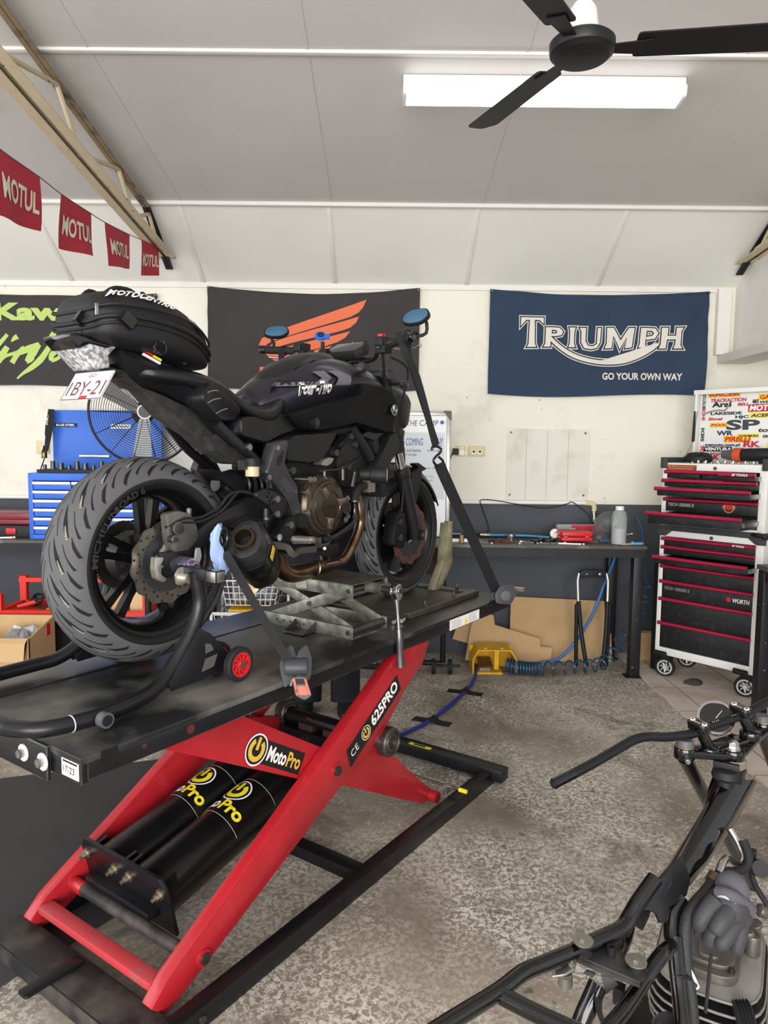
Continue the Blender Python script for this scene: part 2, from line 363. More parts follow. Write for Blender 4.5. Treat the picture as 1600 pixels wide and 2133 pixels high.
# base frame
m = M()
m.bx((-.30, -.50, .0), (1.48, -.45, .06)); m.bx((-.30, .20, 0), (1.48, .25, .06))
m.bx((1.43, -.55, .02), (1.50, .28, .075)); m.bx((.50, -.45, 0), (.56, .2, .045))
m.k = 1; m.bx((-.40, -.50, 0), (-.285, .25, .058))
m.k = 0; m.prism(rnd([(-.47, -.03), (-.47, .015), (-.30, .015), (-.30, -.03)], .012), (0, -.08, .059), (1, 0, 0), (0, 1, 0), 0, .008)
bf = m.obj('base_frame', [mLB, mDust], lift, bev=.003)
m = M(); m.cyl((-.22, -.5, .03), (-.22, -.506, .03), .011); m.obj('pin', mDkSteel, bf)
m = M(); m.bx((1.44, -.17, .075), (1.462, -.05, .0765)); m.k = 1; m.bx((1.444, -.14, .0765), (1.458, -.075, .0772)); m.obj('warning_sticker', [mYelT, mBlackM], bf)
# scissor legs, outer pair
def armA(v0, v1):
    ax = [(-.31, .075), (-.27, .035), (-.225, .045), (.5, .375), (.97, .655), (1.02, .74), (.80, .742), (.39, .50), (-.26, .125)]
    m = M(); m.kp(ax, v0, v1); return m
for sgn, (v0, v1) in ((0, (-.415, -.372)), (1, (.16, .203))):
    m = armA(v0, v1)
    m.kp([(.47, .365), (.62, .375), (.745, .445), (.86, .54), (.99, .70), (1.03, .742), (.98, .742), (.93, .64), (.78, .52), (.62, .43)], (v0+.028) if not sgn else v0, v1 if not sgn else v1-.028)
    a = m.obj('scissor_leg', mRB, lift, bev=.004)
    f = v0 if not sgn else v1; d = -1 if not sgn else 1
    for u, w, r in ((.43, .425, .021), (-.141, .113, .019)):
        m = M(); m.cyl((u, f, w), (u, f+d*.006, w), r*1.25, n=24); m.k = 1; m.cyl((u, f+d*.004, w), (u, f+d*.013, w), r*.8, n=20); m.obj('pivot_pin', [mRB, mDkSteel], a)
    if not sgn:
        e1 = Vector((.52, 0, .335)).normalized(); e2 = Vector((-e1.z, 0, e1.x)); o = Vector((.525, -.4165, .428))
        m = M(); m.k = 2; m.add([o+e1*x+e2*y for x, y in ((-.025, -.01), (.335, -.015), (.345, .052), (-.01, .06))], [(0, 1, 2, 3)])
        m.k = 0; m.text('CE', o+e1*.0+e2*.012, e1, e2, h=.026, bold=.0, space=1.1)
        emblem(m, o+e1*.098+e2*.024, e1, e2, .027, ky=1)
        m.k = 0; m.text('625PRO', o+e1*.14+e2*.004, e1, e2, w=.185, h=.046, bold=.035)
        m.obj('decal', [mWhiteT, mat('gold_print', '#dcb545', .5), mBlackM], a)
# inner pair
for sgn, (v0, v1) in ((0, (-.368, -.332)), (1, (.12, .156))):
    m = M(); m.kp([(-.27, .742), (.02, .742), (.45, .475), (.72, .395), (.80, .36), (.93, .235), (1.155, .045), (1.13, .022), (1.06, .028), (.50, .335), (.33, .415), (0, .595)], v0, v1)
    a = m.obj('scissor_leg', mRB, lift, bev=.004)
    m = M(); f = v0 if not sgn else v1; d = -1 if not sgn else 1
    m.cyl((1.13, f+.03*d*-1, .036), (1.13, f+d*.032, .036), .024); m.obj('end_roller', mRB, a)
    if not sgn:
        P = [(.038, .614), (.274, .485)]; p0 = Vector((P[0][0], -.3695, P[0][1])); e1 = (Vector((P[1][0], -.3695, P[1][1]))-p0); Ln = e1.length; e1.normalize(); e2 = Vector((-e1.z, 0, e1.x))
        e1 = Vector((.862, 0, -.505)).normalized(); e2 = Vector((.505, 0, .862)).normalized(); o = Vector((.107, -.3695, .597))
        m = M(); m.k = 2; m.add([o+e1*x+e2*y for x, y in ((-.01, -.032), (.235, -.034), (.235, .036), (-.01, .038))], [(0, 1, 2, 3)])
        emblem(m, o+e1*.0+e2*.002, e1, e2, .048, ky=1)
        m.k = 0; m.text('Moto', o+e1*.056+e2*-.02, e1, e2, w=.094, h=.046, bold=.03)
        m.k = 1; m.text('Pro', o+e1*.155+e2*-.02, e1, e2, w=.07, h=.046, bold=.03)
        m.obj('decal', [mWhiteT, mat('gold_print', ''), mBlackM], a)
# cross members
m = M(); m.cyl((-.168, -.372, .125), (-.168, .16, .125), .019, n=20); m.k = 1; m.cyl((-.168, -.372, .125), (-.168, -.35, .125), .021); m.cyl((-.168, .10, .125), (-.168, .16, .125), .021); m.obj('cross_shaft', [mDust, mRB], lift)
m = M(); m.bx((-.285, -.372, .085), (-.240, .16, .110)); m.obj('cross_bar', mat('faded_red', '#b83a40', .5, col2='#8d5a55', cs=14, lo=.5, hi=.8, bump=.05), lift, bev=.004)
m = M(); m.cyl((.77, -.33, .395), (.77, .12, .395), .033, n=20); m.bx((.70, -.30, .335), (.75, .10, .375)); m.obj('cam_shaft', mLB, lift)
for v0, v1 in ((-.41, -.36), (.10, .155)):
    m = M(); m.lathe([(.002, .012), (.020, .012), (.022, 0), (.034, .001), (.037, .005), (.042, .005), (.044, 0), (.05, 0), (.055, .006), (.055, .044), (.05, .05), (.022, .05), (.02, .045)], (.775, v0, .40), (0, 1, 0), 32); m.obj('cam_roller', mat('roller_steel', '#55524e', .4, .7, var=.3, vs=30), lift)
# air cylinders
ax0 = Vector((-.115, 0, .165)); axd = Vector((.62, 0, .135)).normalized(); axn = Vector((-axd.z, 0, axd.x))
m = M(); m.prism([(-.255, -.085), (.165, -.085), (.165, .07), (.14, .105), (-.23, .105), (-.255, .07)], ax0, (0, 1, 0), axn, -.006, .006)
m.bx((-.16, -.20, .135), (-.11, .11, .16)); ep = m.obj('end_plate', mLB, lift, bev=.002)
for v in (-.225, -.08, -.01, .135):
    m = M(); q = ax0-axd*.006+Vector((0, v, 0))+axn*.055; m.cyl(q, q-axd*.006, .016, n=16); m.cyl(q, q-axd*.02, .011, n=6); m.cyl(q, q-axd*.032, .006, n=10); m.obj('bolt', mat('brassy_steel', '#a59a86', .35, .9), ep)
for cv in (.045, -.135):
    c0 = ax0+Vector((0, cv, 0)); r = .088
    m = M(); pf = [(r*.9, .0), (r, .006), (r, .60), (r*.93, .635), (r*.7, .66), (.02, .665)]; m.lathe(pf, c0, axd, 40)
    for dv in (-.075, .075): q = c0+Vector((0, dv, 0))+axn*.05; m.box(q+axd*.03, (.06, .012, .05), Matrix((axd, Y3, axn)).transposed())
    cy = m.obj('air_cylinder', mat('satin_black', '#101012', .3, var=.2, vs=9), lift)
    def wrap(p, c0=c0, r=r):
        d = p-c0; h = d.dot(axd); s = d.y; t = d.dot(axn)-r
        a = s/r; return c0+axd*h+(Vector((0, math.sin(a), 0))+axn*math.cos(a))*(r+.0012+t)
    e1 = Vector((0, -1, 0)); o = c0+axn*r+axd*.33
    m = M(); m.k = 0
    emblem(m, o+axd*.075+Vector((0, .012, 0)), e1, axd, .05, fn=wrap)
    m.k = 0; m.text('Moto', o+Vector((0, .135, 0))-axd*.022, e1, axd, w=.12, h=.048, bold=.035, fn=wrap)
    m.k = 1; m.text('Pro', o+Vector((0, .010, 0))-axd*.022, e1, axd, w=.092, h=.048, bold=.035, fn=wrap)
    m.k = 0
    for h in (-.04, .14): m.ring([[wrap(o+axd*(h+q)+Vector((0, s, 0))) for s in [(-.12+.02*i) for i in range(13)]] for q in (0, .0012)], closed=False, cap=False)
    m.obj('decal', [mWhiteT, mYelT, mBlackM], cy)
m = M()
for v in (-.03, -.155):
    for dv in (-.012, .012): m.cyl((.62, v+dv, .31), (.75, v+dv, .37), .006, n=8)
    m.k = 1; m.box((.74, v, .385), (.05, .075, .03)); m.box((.75, v, .40), (.02, .03, .035)); m.k = 0
m.obj('push_rod', [mSteel, mat('rusty_steel', '#51453e', .6, .6)], lift)
m = M(); m.cyl((1.155, -.20, .085), (1.16, -.49, .085), .006, n=10); m.k = 1; m.cyl((1.16, -.485, .085), (1.16, -.52, .085), .009); m.k = 2; m.bx((1.135, -.44, .06), (1.165, -.425, .10)); m.bx((1.12, -.43, .06), (1.16, -.42, .075))
m.obj('safety_rod', [mSteel, mYelT, mGalv], lift)
# ================================================================ front wheel clamp on the platform
mOl = mat('yellow_zinc', '#cfc8a6', .32, .7, col2='#a7a484', cs=16, lo=.4, hi=.65)
wc = thing('wheel_clamp', 'olive zinc front wheel clamp bolted to the front of the lift platform', 'wheel clamp', (1.55, -.1, .8), KM)
m = M(); m.bx((1.06, -.30, .80), (1.66, .14, .808)); m.bx((1.05, -.30, .808), (1.66, -.262, .824)); m.bx((1.05, .11, .808), (1.66, .14, .824)); m.bx((1.62, -.30, .808), (1.66, .14, .818)); m.obj('base_plate', mat('dull_steel', '#5e5b52', .5, .7, var=.2), wc, bev=.002)
def chan(v0, v1, s):
    m = M(); t = .006
    out = [(1.575, .81), (1.665, .935), (1.69, 1.13), (1.735, 1.135), (1.742, .925), (1.635, .81)]
    m.kp(out, v0 if s < 0 else v1-t, v0+t if s < 0 else v1)
    m.kp([(1.575, .81), (1.665, .935), (1.69, 1.13), (1.697, 1.13), (1.672, .933), (1.583, .81)], v0, v1)
    m.kp([(1.627, .81), (1.735, .925), (1.728, 1.135), (1.735, 1.135), (1.742, .925), (1.635, .81)], v0, v1); return m
chan(-.105, -.06, -1).obj('upright', mOl, wc, bev=.0015); chan(.06, .105, 1).obj('upright', mOl, wc, bev=.0015)
m = M(); m.bx((1.70, -.06, .86), (1.715, .06, 1.0)); m.obj('wheel_stop', mat('rust_plate', '#3a2b27', .6, .4), wc)
for p in ((1.2, -.28), (1.45, -.28), (1.62, -.2), (1.64, -.05)):
    m = M(); m.cyl((p[0], p[1], .82), (p[0], p[1], .835), .011, n=6); m.cyl((p[0], p[1], .83), (p[0], p[1], .848), .005, n=8); m.obj('bolt', mDkSteel, wc)
# ================================================================ scissor jack
jk = thing('scissor_jack', 'galvanised scissor jack on the lift platform under the exhaust', 'jack', (.77, -.1, .8), KM)
def cch(u, t, w0, w1, v0, v1, up):
    m = M(); m.bx((u, v0, w0), (u+t, v1, w1)); return m
m = M(); m.bx((.66, -.305, .80), (.664, .15, .845)); m.bx((.876, -.305, .80), (.88, .15, .845)); m.bx((.66, -.305, .80), (.88, .15, .804)); m.k = 1
for i in range(5): m.cyl((.6603, .07-.035*i, .823), (.6592, .07-.035*i, .823), .005, n=12)
m.obj('base_channel', [mGalv, mBlackM], jk, bev=.0015)
m = M(); m.bx((.66, -.305, .955), (.664, .17, 1.0)); m.bx((.876, -.305, .955), (.88, .17, 1.0)); m.k = 1; m.bx((.66, -.305, .998), (.88, .17, 1.003)); m.k = 2; m.bx((.6588, -.085, .962), (.6602, -.03, .996)); m.obj('top_channel', [mGalv, mat('worn_plate', '#4e4a43', .55, .6, var=.3, vs=25), mat('old_label', '#a8a195', .7, var=.2, vs=60)], jk, bev=.0015)
for u in (.672, .858):
    e = Vector((0, -.40, .135)); 
    for a, b in (((.10, .83), (-.27, .975)), ((.12, .975), (-.28, .825))):
        d = Vector((0, b[0]-a[0], b[1]-a[1])); L_ = d.length; d.normalize(); q = Vector((0, -d.z, d.y)); off = 0 if a[1] < .9 else .012
        m = M(); m.prism([(0, -.02), (L_, -.02), (L_, .02), (0, .02)], (u+off, a[0], a[1]), d, q, -.004, .004); m.obj('scissor_arm', mGalv, jk, bev=.001)
m = M(); m.cyl((.66, -.09, .905), (.89, -.09, .905), .008); m.cyl((.664, -.285, .823), (.876, -.285, .823), .016); m.cyl((.664, -.28, .978), (.876, -.28, .978), .013)
for w in (.823, .978): m.cyl((.66, -.285, w), (.653, -.285, w), .009, n=6)
m.obj('pivot_rod', mDkSteel, jk)
m = M(); m.bx((.585, -.13, .803), (.66, -.03, .807)); m.kp([(.59, .804), (.66, .804), (.66, .84)], -.132, -.128); m.kp([(.59, .804), (.66, .804), (.66, .84)], -.032, -.028); m.obj('foot_bracket', mDkSteel, jk)
m = M(); m.cyl((.77, -.27, .978), (.77, -.36, .978), .020, n=24); m.cyl((.77, -.30, .978), (.77, .1, .978), .009); m.obj('lead_screw', mGalv, jk)
rt_ = thing('ratchet_handle', 'chrome ratchet wrench hanging down from the jack screw', 'ratchet', (.77, -.40, .76), KM)
m = M(); m.cyl((.77, -.355, .978), (.77, -.385, .977), .0145, n=20); m.cyl((.77, -.385, .977), (.77, -.405, .977), .011); m.obj('socket', mDkSteel, rt_)
m = M(); m.ring([[Vector((.77+p[0], v, .975+p[1])) for p in circ(.022, 20, ry=.03)] for v in (-.435, -.405)]); m.k = 1; m.cyl((.77, -.435, .98), (.77, -.438, .98), .012); m.obj('ratchet_head', [mChrome, mDkSteel], rt_, bev=.003)
m = M(); m.tube([(.77, -.42, .955), (.772, -.425, .90), (.775, -.43, .83)], .008, 4, n=12, scl=[1.4, .9, 1]); m.obj('shaft', mChrome, rt_)
m = M(); m.tube([(.775, -.43, .835), (.777, -.432, .80), (.779, -.434, .74), (.781, -.436, .695)], .014, 4, n=14, scl=[.75, 1.05, .95, 1.1]); m.obj('grip', mat('grip_steel', '#77767a', .3, .9), rt_)
for (u, v), lb in zip(((.93, -.30), (.965, -.315)), ('loose bolt lying nearer the jack on the lift platform', 'loose bolt on the lift platform beside the ratchet shaft, farther from the jack')):
    m = M(); m.cyl((u, v, .811), (u+.02, v+.006, .811), .009, n=6); m.cyl((u+.02, v+.006, .811), (u+.022, v+.006, .811), .011); m.cyl((u+.02, v+.006, .811), (u+.045, v+.012, .811), .005)
    tag(m.obj('bolt', mSteel, frame=KM), lb, 'bolt', 'loose bolts')
# ================================================================ paddock stand under the rear wheel
st = thing('paddock_stand', 'black tubular rear paddock stand with red wheels holding the rear axle on the lift', 'stand', (-.15, 0, .8), KM)
mSt = mat('stand_black', '#161619', .33, var=.15, bump=.06, bs=200)
rt2 = [(-.53, -.14, .83), (-.52, -.20, .829), (-.475, -.262, .828), (-.36, -.29, .828), (-.24, -.283, .832), (-.165, -.265, .842), (-.095, -.25, .885), (-.03, -.25, .965), (.002, -.25, 1.04), (-.004, -.25, 1.10), (-.012, -.25, 1.14)]
lf2 = [(p[0], -p[1]-.06, p[2]) for p in rt2]
m = M(); m.tube(list(reversed(rt2))+lf2, .0205, 5, n=16)
m.obj('tube_frame', mSt, st)
for s in (-1, 1):
    g = lambda v: v if s < 0 else -v-.06
    m = M(); m.kp([(-.13, .845), (-.02, .98), (.02, .955), (.105, .865), (.115, .842), (-.02, .825), (-.12, .822)], g(-.275), g(-.268)); m.kp([(-.13, .845), (-.02, .98), (.02, .955), (.105, .865), (.115, .842), (-.02, .825), (-.12, .822)], g(-.245), g(-.238))
    br = m.obj('bracket', mSt, st, bev=.001)
    m = M(); f = g(-.2755)
    m.kp([(.0, .885), (.045, .89), (.03, .855), (-.015, .85)], f-.001, f+.001); m.kp([(.0, .93), (.02, .925), (.03, .905), (.0, .90)], f-.001, f+.001); m.obj('cutout', mat('cutout', '#55524e', .6), br)
    for v0 in (-.325, -.23):
        v0 = g(v0) if s < 0 else g(v0)-.028; c = (.095, v0, .853)
        m = M(); m.lathe([(.038, 0), (.047, 0), (.052, .006), (.052, .022), (.047, .028), (.038, .028)], c, (0, 1, 0), 36, loop=True, cap=False); w_ = m.obj('wheel', mRub, st)
        m = M(); m.lathe([(.030, .002), (.039, .002), (.039, .026), (.030, .026)], c, (0, 1, 0), 32, loop=True, cap=False); m.cyl((c[0], c[1], c[2]), (c[0], c[1]+.028, c[2]), .012); m.cyl((c[0], c[1]+.012, c[2]), (c[0], c[1]+.018, c[2]), .032, n=28)
        for i in range(9):
            a = 2*PI*i/9; m.tube([(c[0]+r*math.cos(a+t), c[1]+.006, c[2]+r*math.sin(a+t)) for r, t in ((.01, 0), (.02, .15), (.031, .5))], .0026, n=6)
        m.k = 1; m.cyl((c[0], c[1]-.006, c[2]), (c[0], c[1], c[2]), .009, n=6); m.obj('hub', [mRedP, mSteel], w_)
    m = M(); m.cyl((-.36, g(-.312), .828), (-.36, g(-.335), .828), .019, n=24); m.k = 1; m.cyl((-.36, g(-.3352), .828), (-.36, g(-.336), .828), .014); m.obj('end_cap', [mGrey, mBlackM], st)
    m = M(); m.box((-.005, g(-.245), 1.135), (.035, .12, .035)); m.k = 1; m.box((-.003, g(-.325), 1.133), (.036, .045, .036)); m.obj('support_arm', [mSt, mSteel], st, bev=.003)
    m = M(); m.kp(rnd([(-.045, 1.10), (-.02, 1.10), (.0, 1.125), (.03, 1.135), (.045, 1.175), (.04, 1.20), (.028, 1.2), (.022, 1.165), (-.005, 1.15), (-.035, 1.15), (-.05, 1.13)], .006), g(-.212), g(-.204)); m.cyl((-.02, g(-.205), 1.118), (-.02, g(-.235), 1.118), .014); m.obj('axle_hook', mat('zinc', '#c9c5bb', .35, .8), st)
m = M(); m.strap([(-.553, -.13, .845), (-.553, .06, .845)], .003, .004, (0, 0, 1)); m.obj('scuff', mWhiteT, st)
m = M(); m.tube([(-.424+.0, -.281, .828), (-.422, -.281, .828)], .0212, n=18); m.obj('collar_ring', mWhiteT, st)
# ================================================================ straps, rag
mWeb = mat('black_webbing', '#141416', .75, bump=.15, bs=220)
def buckle(t, o, e1, e2, e3, s=1):
    """ratchet body: round reel housing, side plates and an orange-faced lever"""
    o, e1, e2, e3 = Vector(o), Vector(e1).normalized(), Vector(e2).normalized(), Vector(e3).normalized()
    m = M()
    for d in (-.024*s, .017*s): m.prism(rnd([(-.035*s, -.03*s), (.02*s, -.05*s), (.045*s, -.02*s), (.04*s, .03*s), (0, .048*s), (-.035*s, .035*s)], .012*s), o+e3*d, e1, e2, 0, .007*s)
    m.cyl(o-e3*.03*s, o+e3*.03*s, .026*s, n=24); m.k = 1; m.cyl(o-e3*.033*s, o-e3*.029*s, .022*s, n=24); b = m.obj('reel_housing', [mat('buckle_grey', '#3b3c40', .45), mGrey], t, bev=.002)
    m = M(); m.prism(rnd([(-.018*s, -.035*s), (.018*s, -.035*s), (.022*s, -.085*s), (0, -.098*s), (-.022*s, -.085*s)], .008*s), o, e3, e2, .02*s, .034*s)
    m.k = 1; m.prism(rnd([(-.012*s, -.06*s), (.012*s, -.06*s), (.014*s, -.085*s), (-.014*s, -.085*s)], .005*s), o, e3, e2, .034*s, .036*s); m.prism([(-.018*s, -.04*s), (-.012*s, -.04*s), (-.014*s, -.085*s), (-.02*s, -.085*s)], o, e3, e2, .033*s, .037*s); m.prism([(.012*s, -.04*s), (.018*s, -.04*s), (.02*s, -.085*s), (.014*s, -.085*s)], o, e3, e2, .033*s, .037*s)
    m.k = 2; m.prism([(-.012*s, -.04*s), (.012*s, -.04*s), (.012*s, -.055*s), (-.012*s, -.055*s)], o, e3, e2, .03*s, .0345*s); m.obj('lever', [mGrey, mat('lever_orange', '#e0705a', .6, col2='#7c4a42', cs=60, lo=.5, hi=.7), mBlackM], t)
def hookS(t, p, q):
    p, q = Vector(p), Vector(q); d = (q-p); x = Vector((.9, -.3, 0)).normalized(); h = d.length
    pts = [p+x*-.022+d*.16, p+x*-.02+d*.02, p+x*.004-d*.05, p+x*.026+d*.08, p+x*.018+d*.3, p+x*-.006+d*.5, p+x*-.026+d*.75, p+x*-.018+d*1.0, p+x*.008+d*1.02, p+x*.024+d*.8, p+x*.006+d*.55]
    m = M(); m.tube(pts, .0052, 5, n=10); m.obj('hook', mBlackG, t)
s1 = thing('tie_down_strap', 'black ratchet tie-down strap from the right handlebar grip to the front corner of the lift', 'strap', (1.58, -.42, .805), KM)
gp = Vector((.931, -.33, 1.912)); hk0 = Vector((1.134, -.36, 1.502)); hk1 = Vector((1.155, -.365, 1.432)); bk = Vector((1.604, -.42, .828))
m = M(); m.strap([gp+Vector((-.02, .01, .022)), gp+Vector((.012, -.01, -.07)), gp.lerp(hk0, .35)+Vector((.0, -.01, 0)), hk0], .026, .002, (-.75, -.65, .1), 4); m.strap([gp+Vector((.028, .0, .022)), gp+Vector((.035, -.005, -.07)), gp.lerp(hk0, .35), hk0+Vector((.006, 0, .01))], .026, .002, (-.6, -.8, .1), 4); m.tube([gp+Vector((.0, -.022+.0*i, .0))+Vector((.03*math.cos(a), 0, .03*math.sin(a))) for i, a in enumerate([2*PI*j/10 for j in range(11)])], .002, n=6)
m.obj('soft_loop', mWeb, s1)
hookS(s1, hk0, hk1)
m = M(); m.strap([hk1+Vector((0, 0, .004)), hk1.lerp(bk, .15), bk+Vector((-.01, 0, .02))], .046, .004, (-.75, -.65, 0), 3); m.k = 1
for i in range(4): q = hk1.lerp(bk, .07+.012*i); m.box(q, (.004, .004, .004))
m.obj('webbing', [mWeb, mGrey], s1)
buckle(s1, bk+Vector((.02, -.02, -.005)), (.3, 0, .95), (-.75, .65, .1), (.65, .75, -.15), 1.15)
s2 = thing('tie_down_strap', 'black ratchet tie-down strap from beside the muffler to the side edge of the lift deck', 'strap', (.19, -.42, .8), KM)
a0 = Vector((.1, -.25, 1.183)); a1 = Vector((.203, -.41, .852))
m = M(); m.strap([a0, a0.lerp(a1, .5), a1], .026, .003, (-.7, -.7, .25), 2); m.obj('webbing', mWeb, s2)
m = M(); m.tube([a0+Vector((.016*math.cos(a), .005, .045+.026*math.sin(a))) for a in [2*PI*j/14 for j in range(14)]], .006, n=10, closed=True); m.obj('hook', mBlackG, s2)
buckle(s2, a1+Vector((.02, -.016, -.02)), (.7, 0, .7), (.2, .5, .83), (.6, -.75, 0), 1.1)
m = M(); m.tube([a1+Vector((-.01, -.02, -.07)), a1+Vector((0, -.02, -.05))], .01, n=10); m.obj('anchor_bolt', mDkSteel, s2)
m = M(); rr = []
for i in range(9):
    t = i/8; c = a0+Vector((-.012-.014*math.sin(t*5), .012, .075-.135*t)); rr.append([c+Vector(((.016+.01*t)*math.cos(a)*(1+.35*math.sin(3*a+i)), .012*math.sin(a), .012*math.sin(2*a+i))) for a in [2*PI*j/12 for j in range(12)]])
m.ring(rr); tag(m.obj('shop_rag', mat('blue_paper', '#9fb6e3', .85, bump=.3, bs=40), frame=KM, ang=25), 'crumpled pale blue rag tied under the strap hook beside the muffler', 'rag')
# ================================================================ motorcycle on the lift
mTank = mat('satin_black_tank', '#44444e', .28, .9, var=.08, vs=4, coat=.15)
mBody = mat('matte_black_body', '#17171a', .38, var=.12, vs=8, bump=.04, bs=150)
mCarb = mat('carbon_weave', '#232327', .28, var=.25, vs=260, coat=.2)
mSeat = mat('seat_vinyl', '#161619', .34, var=.1, bump=.12, bs=300)
mEng = mat('engine_black', '#141415', .5, .3, var=.25, vs=20, bump=.06)
mBrz = mat('bronze_cover', '#51473d', .27, .8, var=.12, vs=30)
mAlu = mat('brushed_alloy', '#b9b7b2', .35, .9, var=.1, vs=30)
mDkAl = mat('dark_alloy', '#4b4b4f', .36, .65, var=.15, vs=18)
mTy = mat('tyre_rubber', '#565658', .72, var=.1, vs=14, bump=.06, bs=160)
mTyS = mat('tyre_sidewall', '#1a1a1b', .6, var=.12, vs=40)
mGrv = mat('tread_groove', '#0d0d0e', .8); mGrvD = mat('groove_dust', '#8c8779', .9)
mRim = mat('rim_black', '#101012', .3, .3, coat=.2)
mDisc = mat('brake_disc', '#8b857c', .32, .9, var=.2, vs=40); mDiscR = mat('brake_disc_rusty', '#6d4f47', .5, .6, var=.2, vs=40)
bike = thing('motorcycle', 'assembled black naked motorcycle with a soft tail bag, strapped down on the red lift', 'motorcycle', (0, 0, .8), KM)
def fl(pts, s): return [(x, s*y, z) for x, y, z in pts]
def puff(m, out, vf, vin, ins=.012, shr=.94):
    cx = sum(p[0] for p in out)/len(out); cz = sum(p[1] for p in out)/len(out); sg = 1 if vf(cx, cz) > vin else -1
    r0 = [Vector((p[0], vin, p[1])) for p in out]
    r1 = [Vector((p[0], vf(p[0], p[1])-sg*ins, p[1])) for p in out]
    q = [(cx+(p[0]-cx)*shr, cz+(p[1]-cz)*shr) for p in out]
    r2 = [Vector((p[0], vf(*p), p[1])) for p in q]
    m.ring([r0, r1, r2])
def wheel(name, c, Rr, w, nsp, near, grooves, discs):
    c = Vector(c)
    rm = M(); hw = w*.5; bw = hw*.86
    pf = [(.232, -bw), (.232, -bw+.008), (.218, -bw+.012), (.205, -bw+.03), (.196, 0), (.205, bw-.03), (.218, bw-.012), (.232, bw-.008), (.232, bw), (.222, bw), (.205, bw-.012), (.192, bw-.035), (.185, 0), (.192, -bw+.035), (.205, -bw+.012), (.222, -bw)]
    rm.lathe(pf, c, (0, 1, 0), 64, loop=True, cap=False)
    rm.lathe([(.02, -.05), (.042, -.05), (.05, -.03), (.05, .03), (.042, .05), (.02, .05)], c, (0, 1, 0), 28, loop=True, cap=False)
    for i in range(nsp):
        for d in (-.16, .16):
            a = 2*PI*i/nsp+.25; p0 = Vector((math.cos(a+d*1.6)*.045, 0, math.sin(a+d*1.6)*.045)); p1 = Vector((math.cos(a+d)*.192, 0, math.sin(a+d)*.192))
            t = (p1-p0).normalized(); n = Vector((-t.z, 0, t.x))
            rm.ring([[c+p+n*x*k+Y3*y*k2 for x, y in ((-.013, -.012), (.013, -.012), (.008, .02), (-.008, .02))] for p, k, k2 in ((p0, 1.15, 1.3), (p0.lerp(p1, .5), .8, 1), (p1, 1.1, 1))])
    W_ = rm.obj(name, mRim, bike)
    tm = M(); S_ = [-1+.1*i for i in range(21)]
    rr = lambda s: Rr-hw*(1-math.sqrt(max(0, 1-.92*s*s)))
    prof = [(.226, -bw+.004), (.228, -bw-.002), (rr(1)-.012, -hw*.99)]+[(rr(s), s*hw) for s in S_]+[(rr(1)-.012, hw*.99), (.228, bw+.002), (.226, bw-.004)]
    tm.lathe(prof, c, (0, 1, 0), 96, cap=False)
    nf = len(prof)-1
    for i in range(len(tm.m)):
        if i//96 < 3 or i//96 > nf-4: tm.m[i] = 1
    def pt(s, a, l=0): r = rr(s)+l*.9; return c+Vector((r*math.cos(a), s*(hw+l*.6*abs(s)), r*math.sin(a)))
    def groove(pl, wd, k):
        tm.k = k; L_ = []
        for i in range(len(pl)):
            q = Vector(pl[i]); d = (Vector(pl[min(i+1, len(pl)-1)])-Vector(pl[max(i-1, 0)])); d = Vector((d.x*hw, d.y*Rr)).normalized(); nn = Vector((-d.y/hw, d.x/Rr)); ww = wd[i]
            L_.append((q-nn*ww, q+nn*ww))
        LL = []
        for i in range(len(L_)-1):
            for j in range(4): t = j/4; LL.append((L_[i][0].lerp(L_[i+1][0], t), L_[i][1].lerp(L_[i+1][1], t)))
        LL.append(L_[-1])
        tm.ring([[pt(a[0], a[1], .0007) for a in e] for e in LL], closed=False, cap=False)
    N = grooves
    for i in range(N):
        a0 = 2*PI*i/N; u = 2*PI/N
        for sd, da in ((-1, 0), (1, .5)):
            b = a0+da*u
            groove([(sd*.18, b), (sd*.42, b+.55*u), (sd*.60, b+.95*u)], [.0005, .0060, .0045], 2)
            groove([(sd*.44, b+.62*u), (sd*.60, b+1.0*u)], [.0012, .0032], 3)
            groove([(sd*.05, b+.15*u), (sd*.10, b+.45*u), (sd*.30, b+.95*u)], [.001, .001, .001], 2)
            groove([(sd*.52, b+.15*u), (sd*.66, b+.5*u), (sd*.86, b+.9*u)], [.0008, .0011, .0026], 2)
            groove([(sd*.70, b-.1*u), (sd*.80, b+.2*u), (sd*.93, b+.5*u)], [.0004, .0035, .003], 2)
    ty = tm.obj('tyre', [mTy, mTyS, mGrv, mGrvD], W_, ang=60)
    def arc(p0, r0):
        def f(p):
            x = p.x-p0.x; y = p.z-p0.z; a = p0.y-x/r0; return c+Vector(((r0+y)*math.cos(a), -hw*.985-.0012-.002*max(0, y/.02), (r0+y)*math.sin(a)))
        return f
    if near:
        m = M()
        for tx, a, wd in near: m.text(tx, (0, 0, 0), (1, 0, 0), (0, 0, 1), w=wd, h=.020, bold=.02, lift=0, fn=arc(Vector((0, a, 0)), rr(1)-.0335))
        m.obj('lettering', mat('raised_rubber', '#303032', .4), ty)
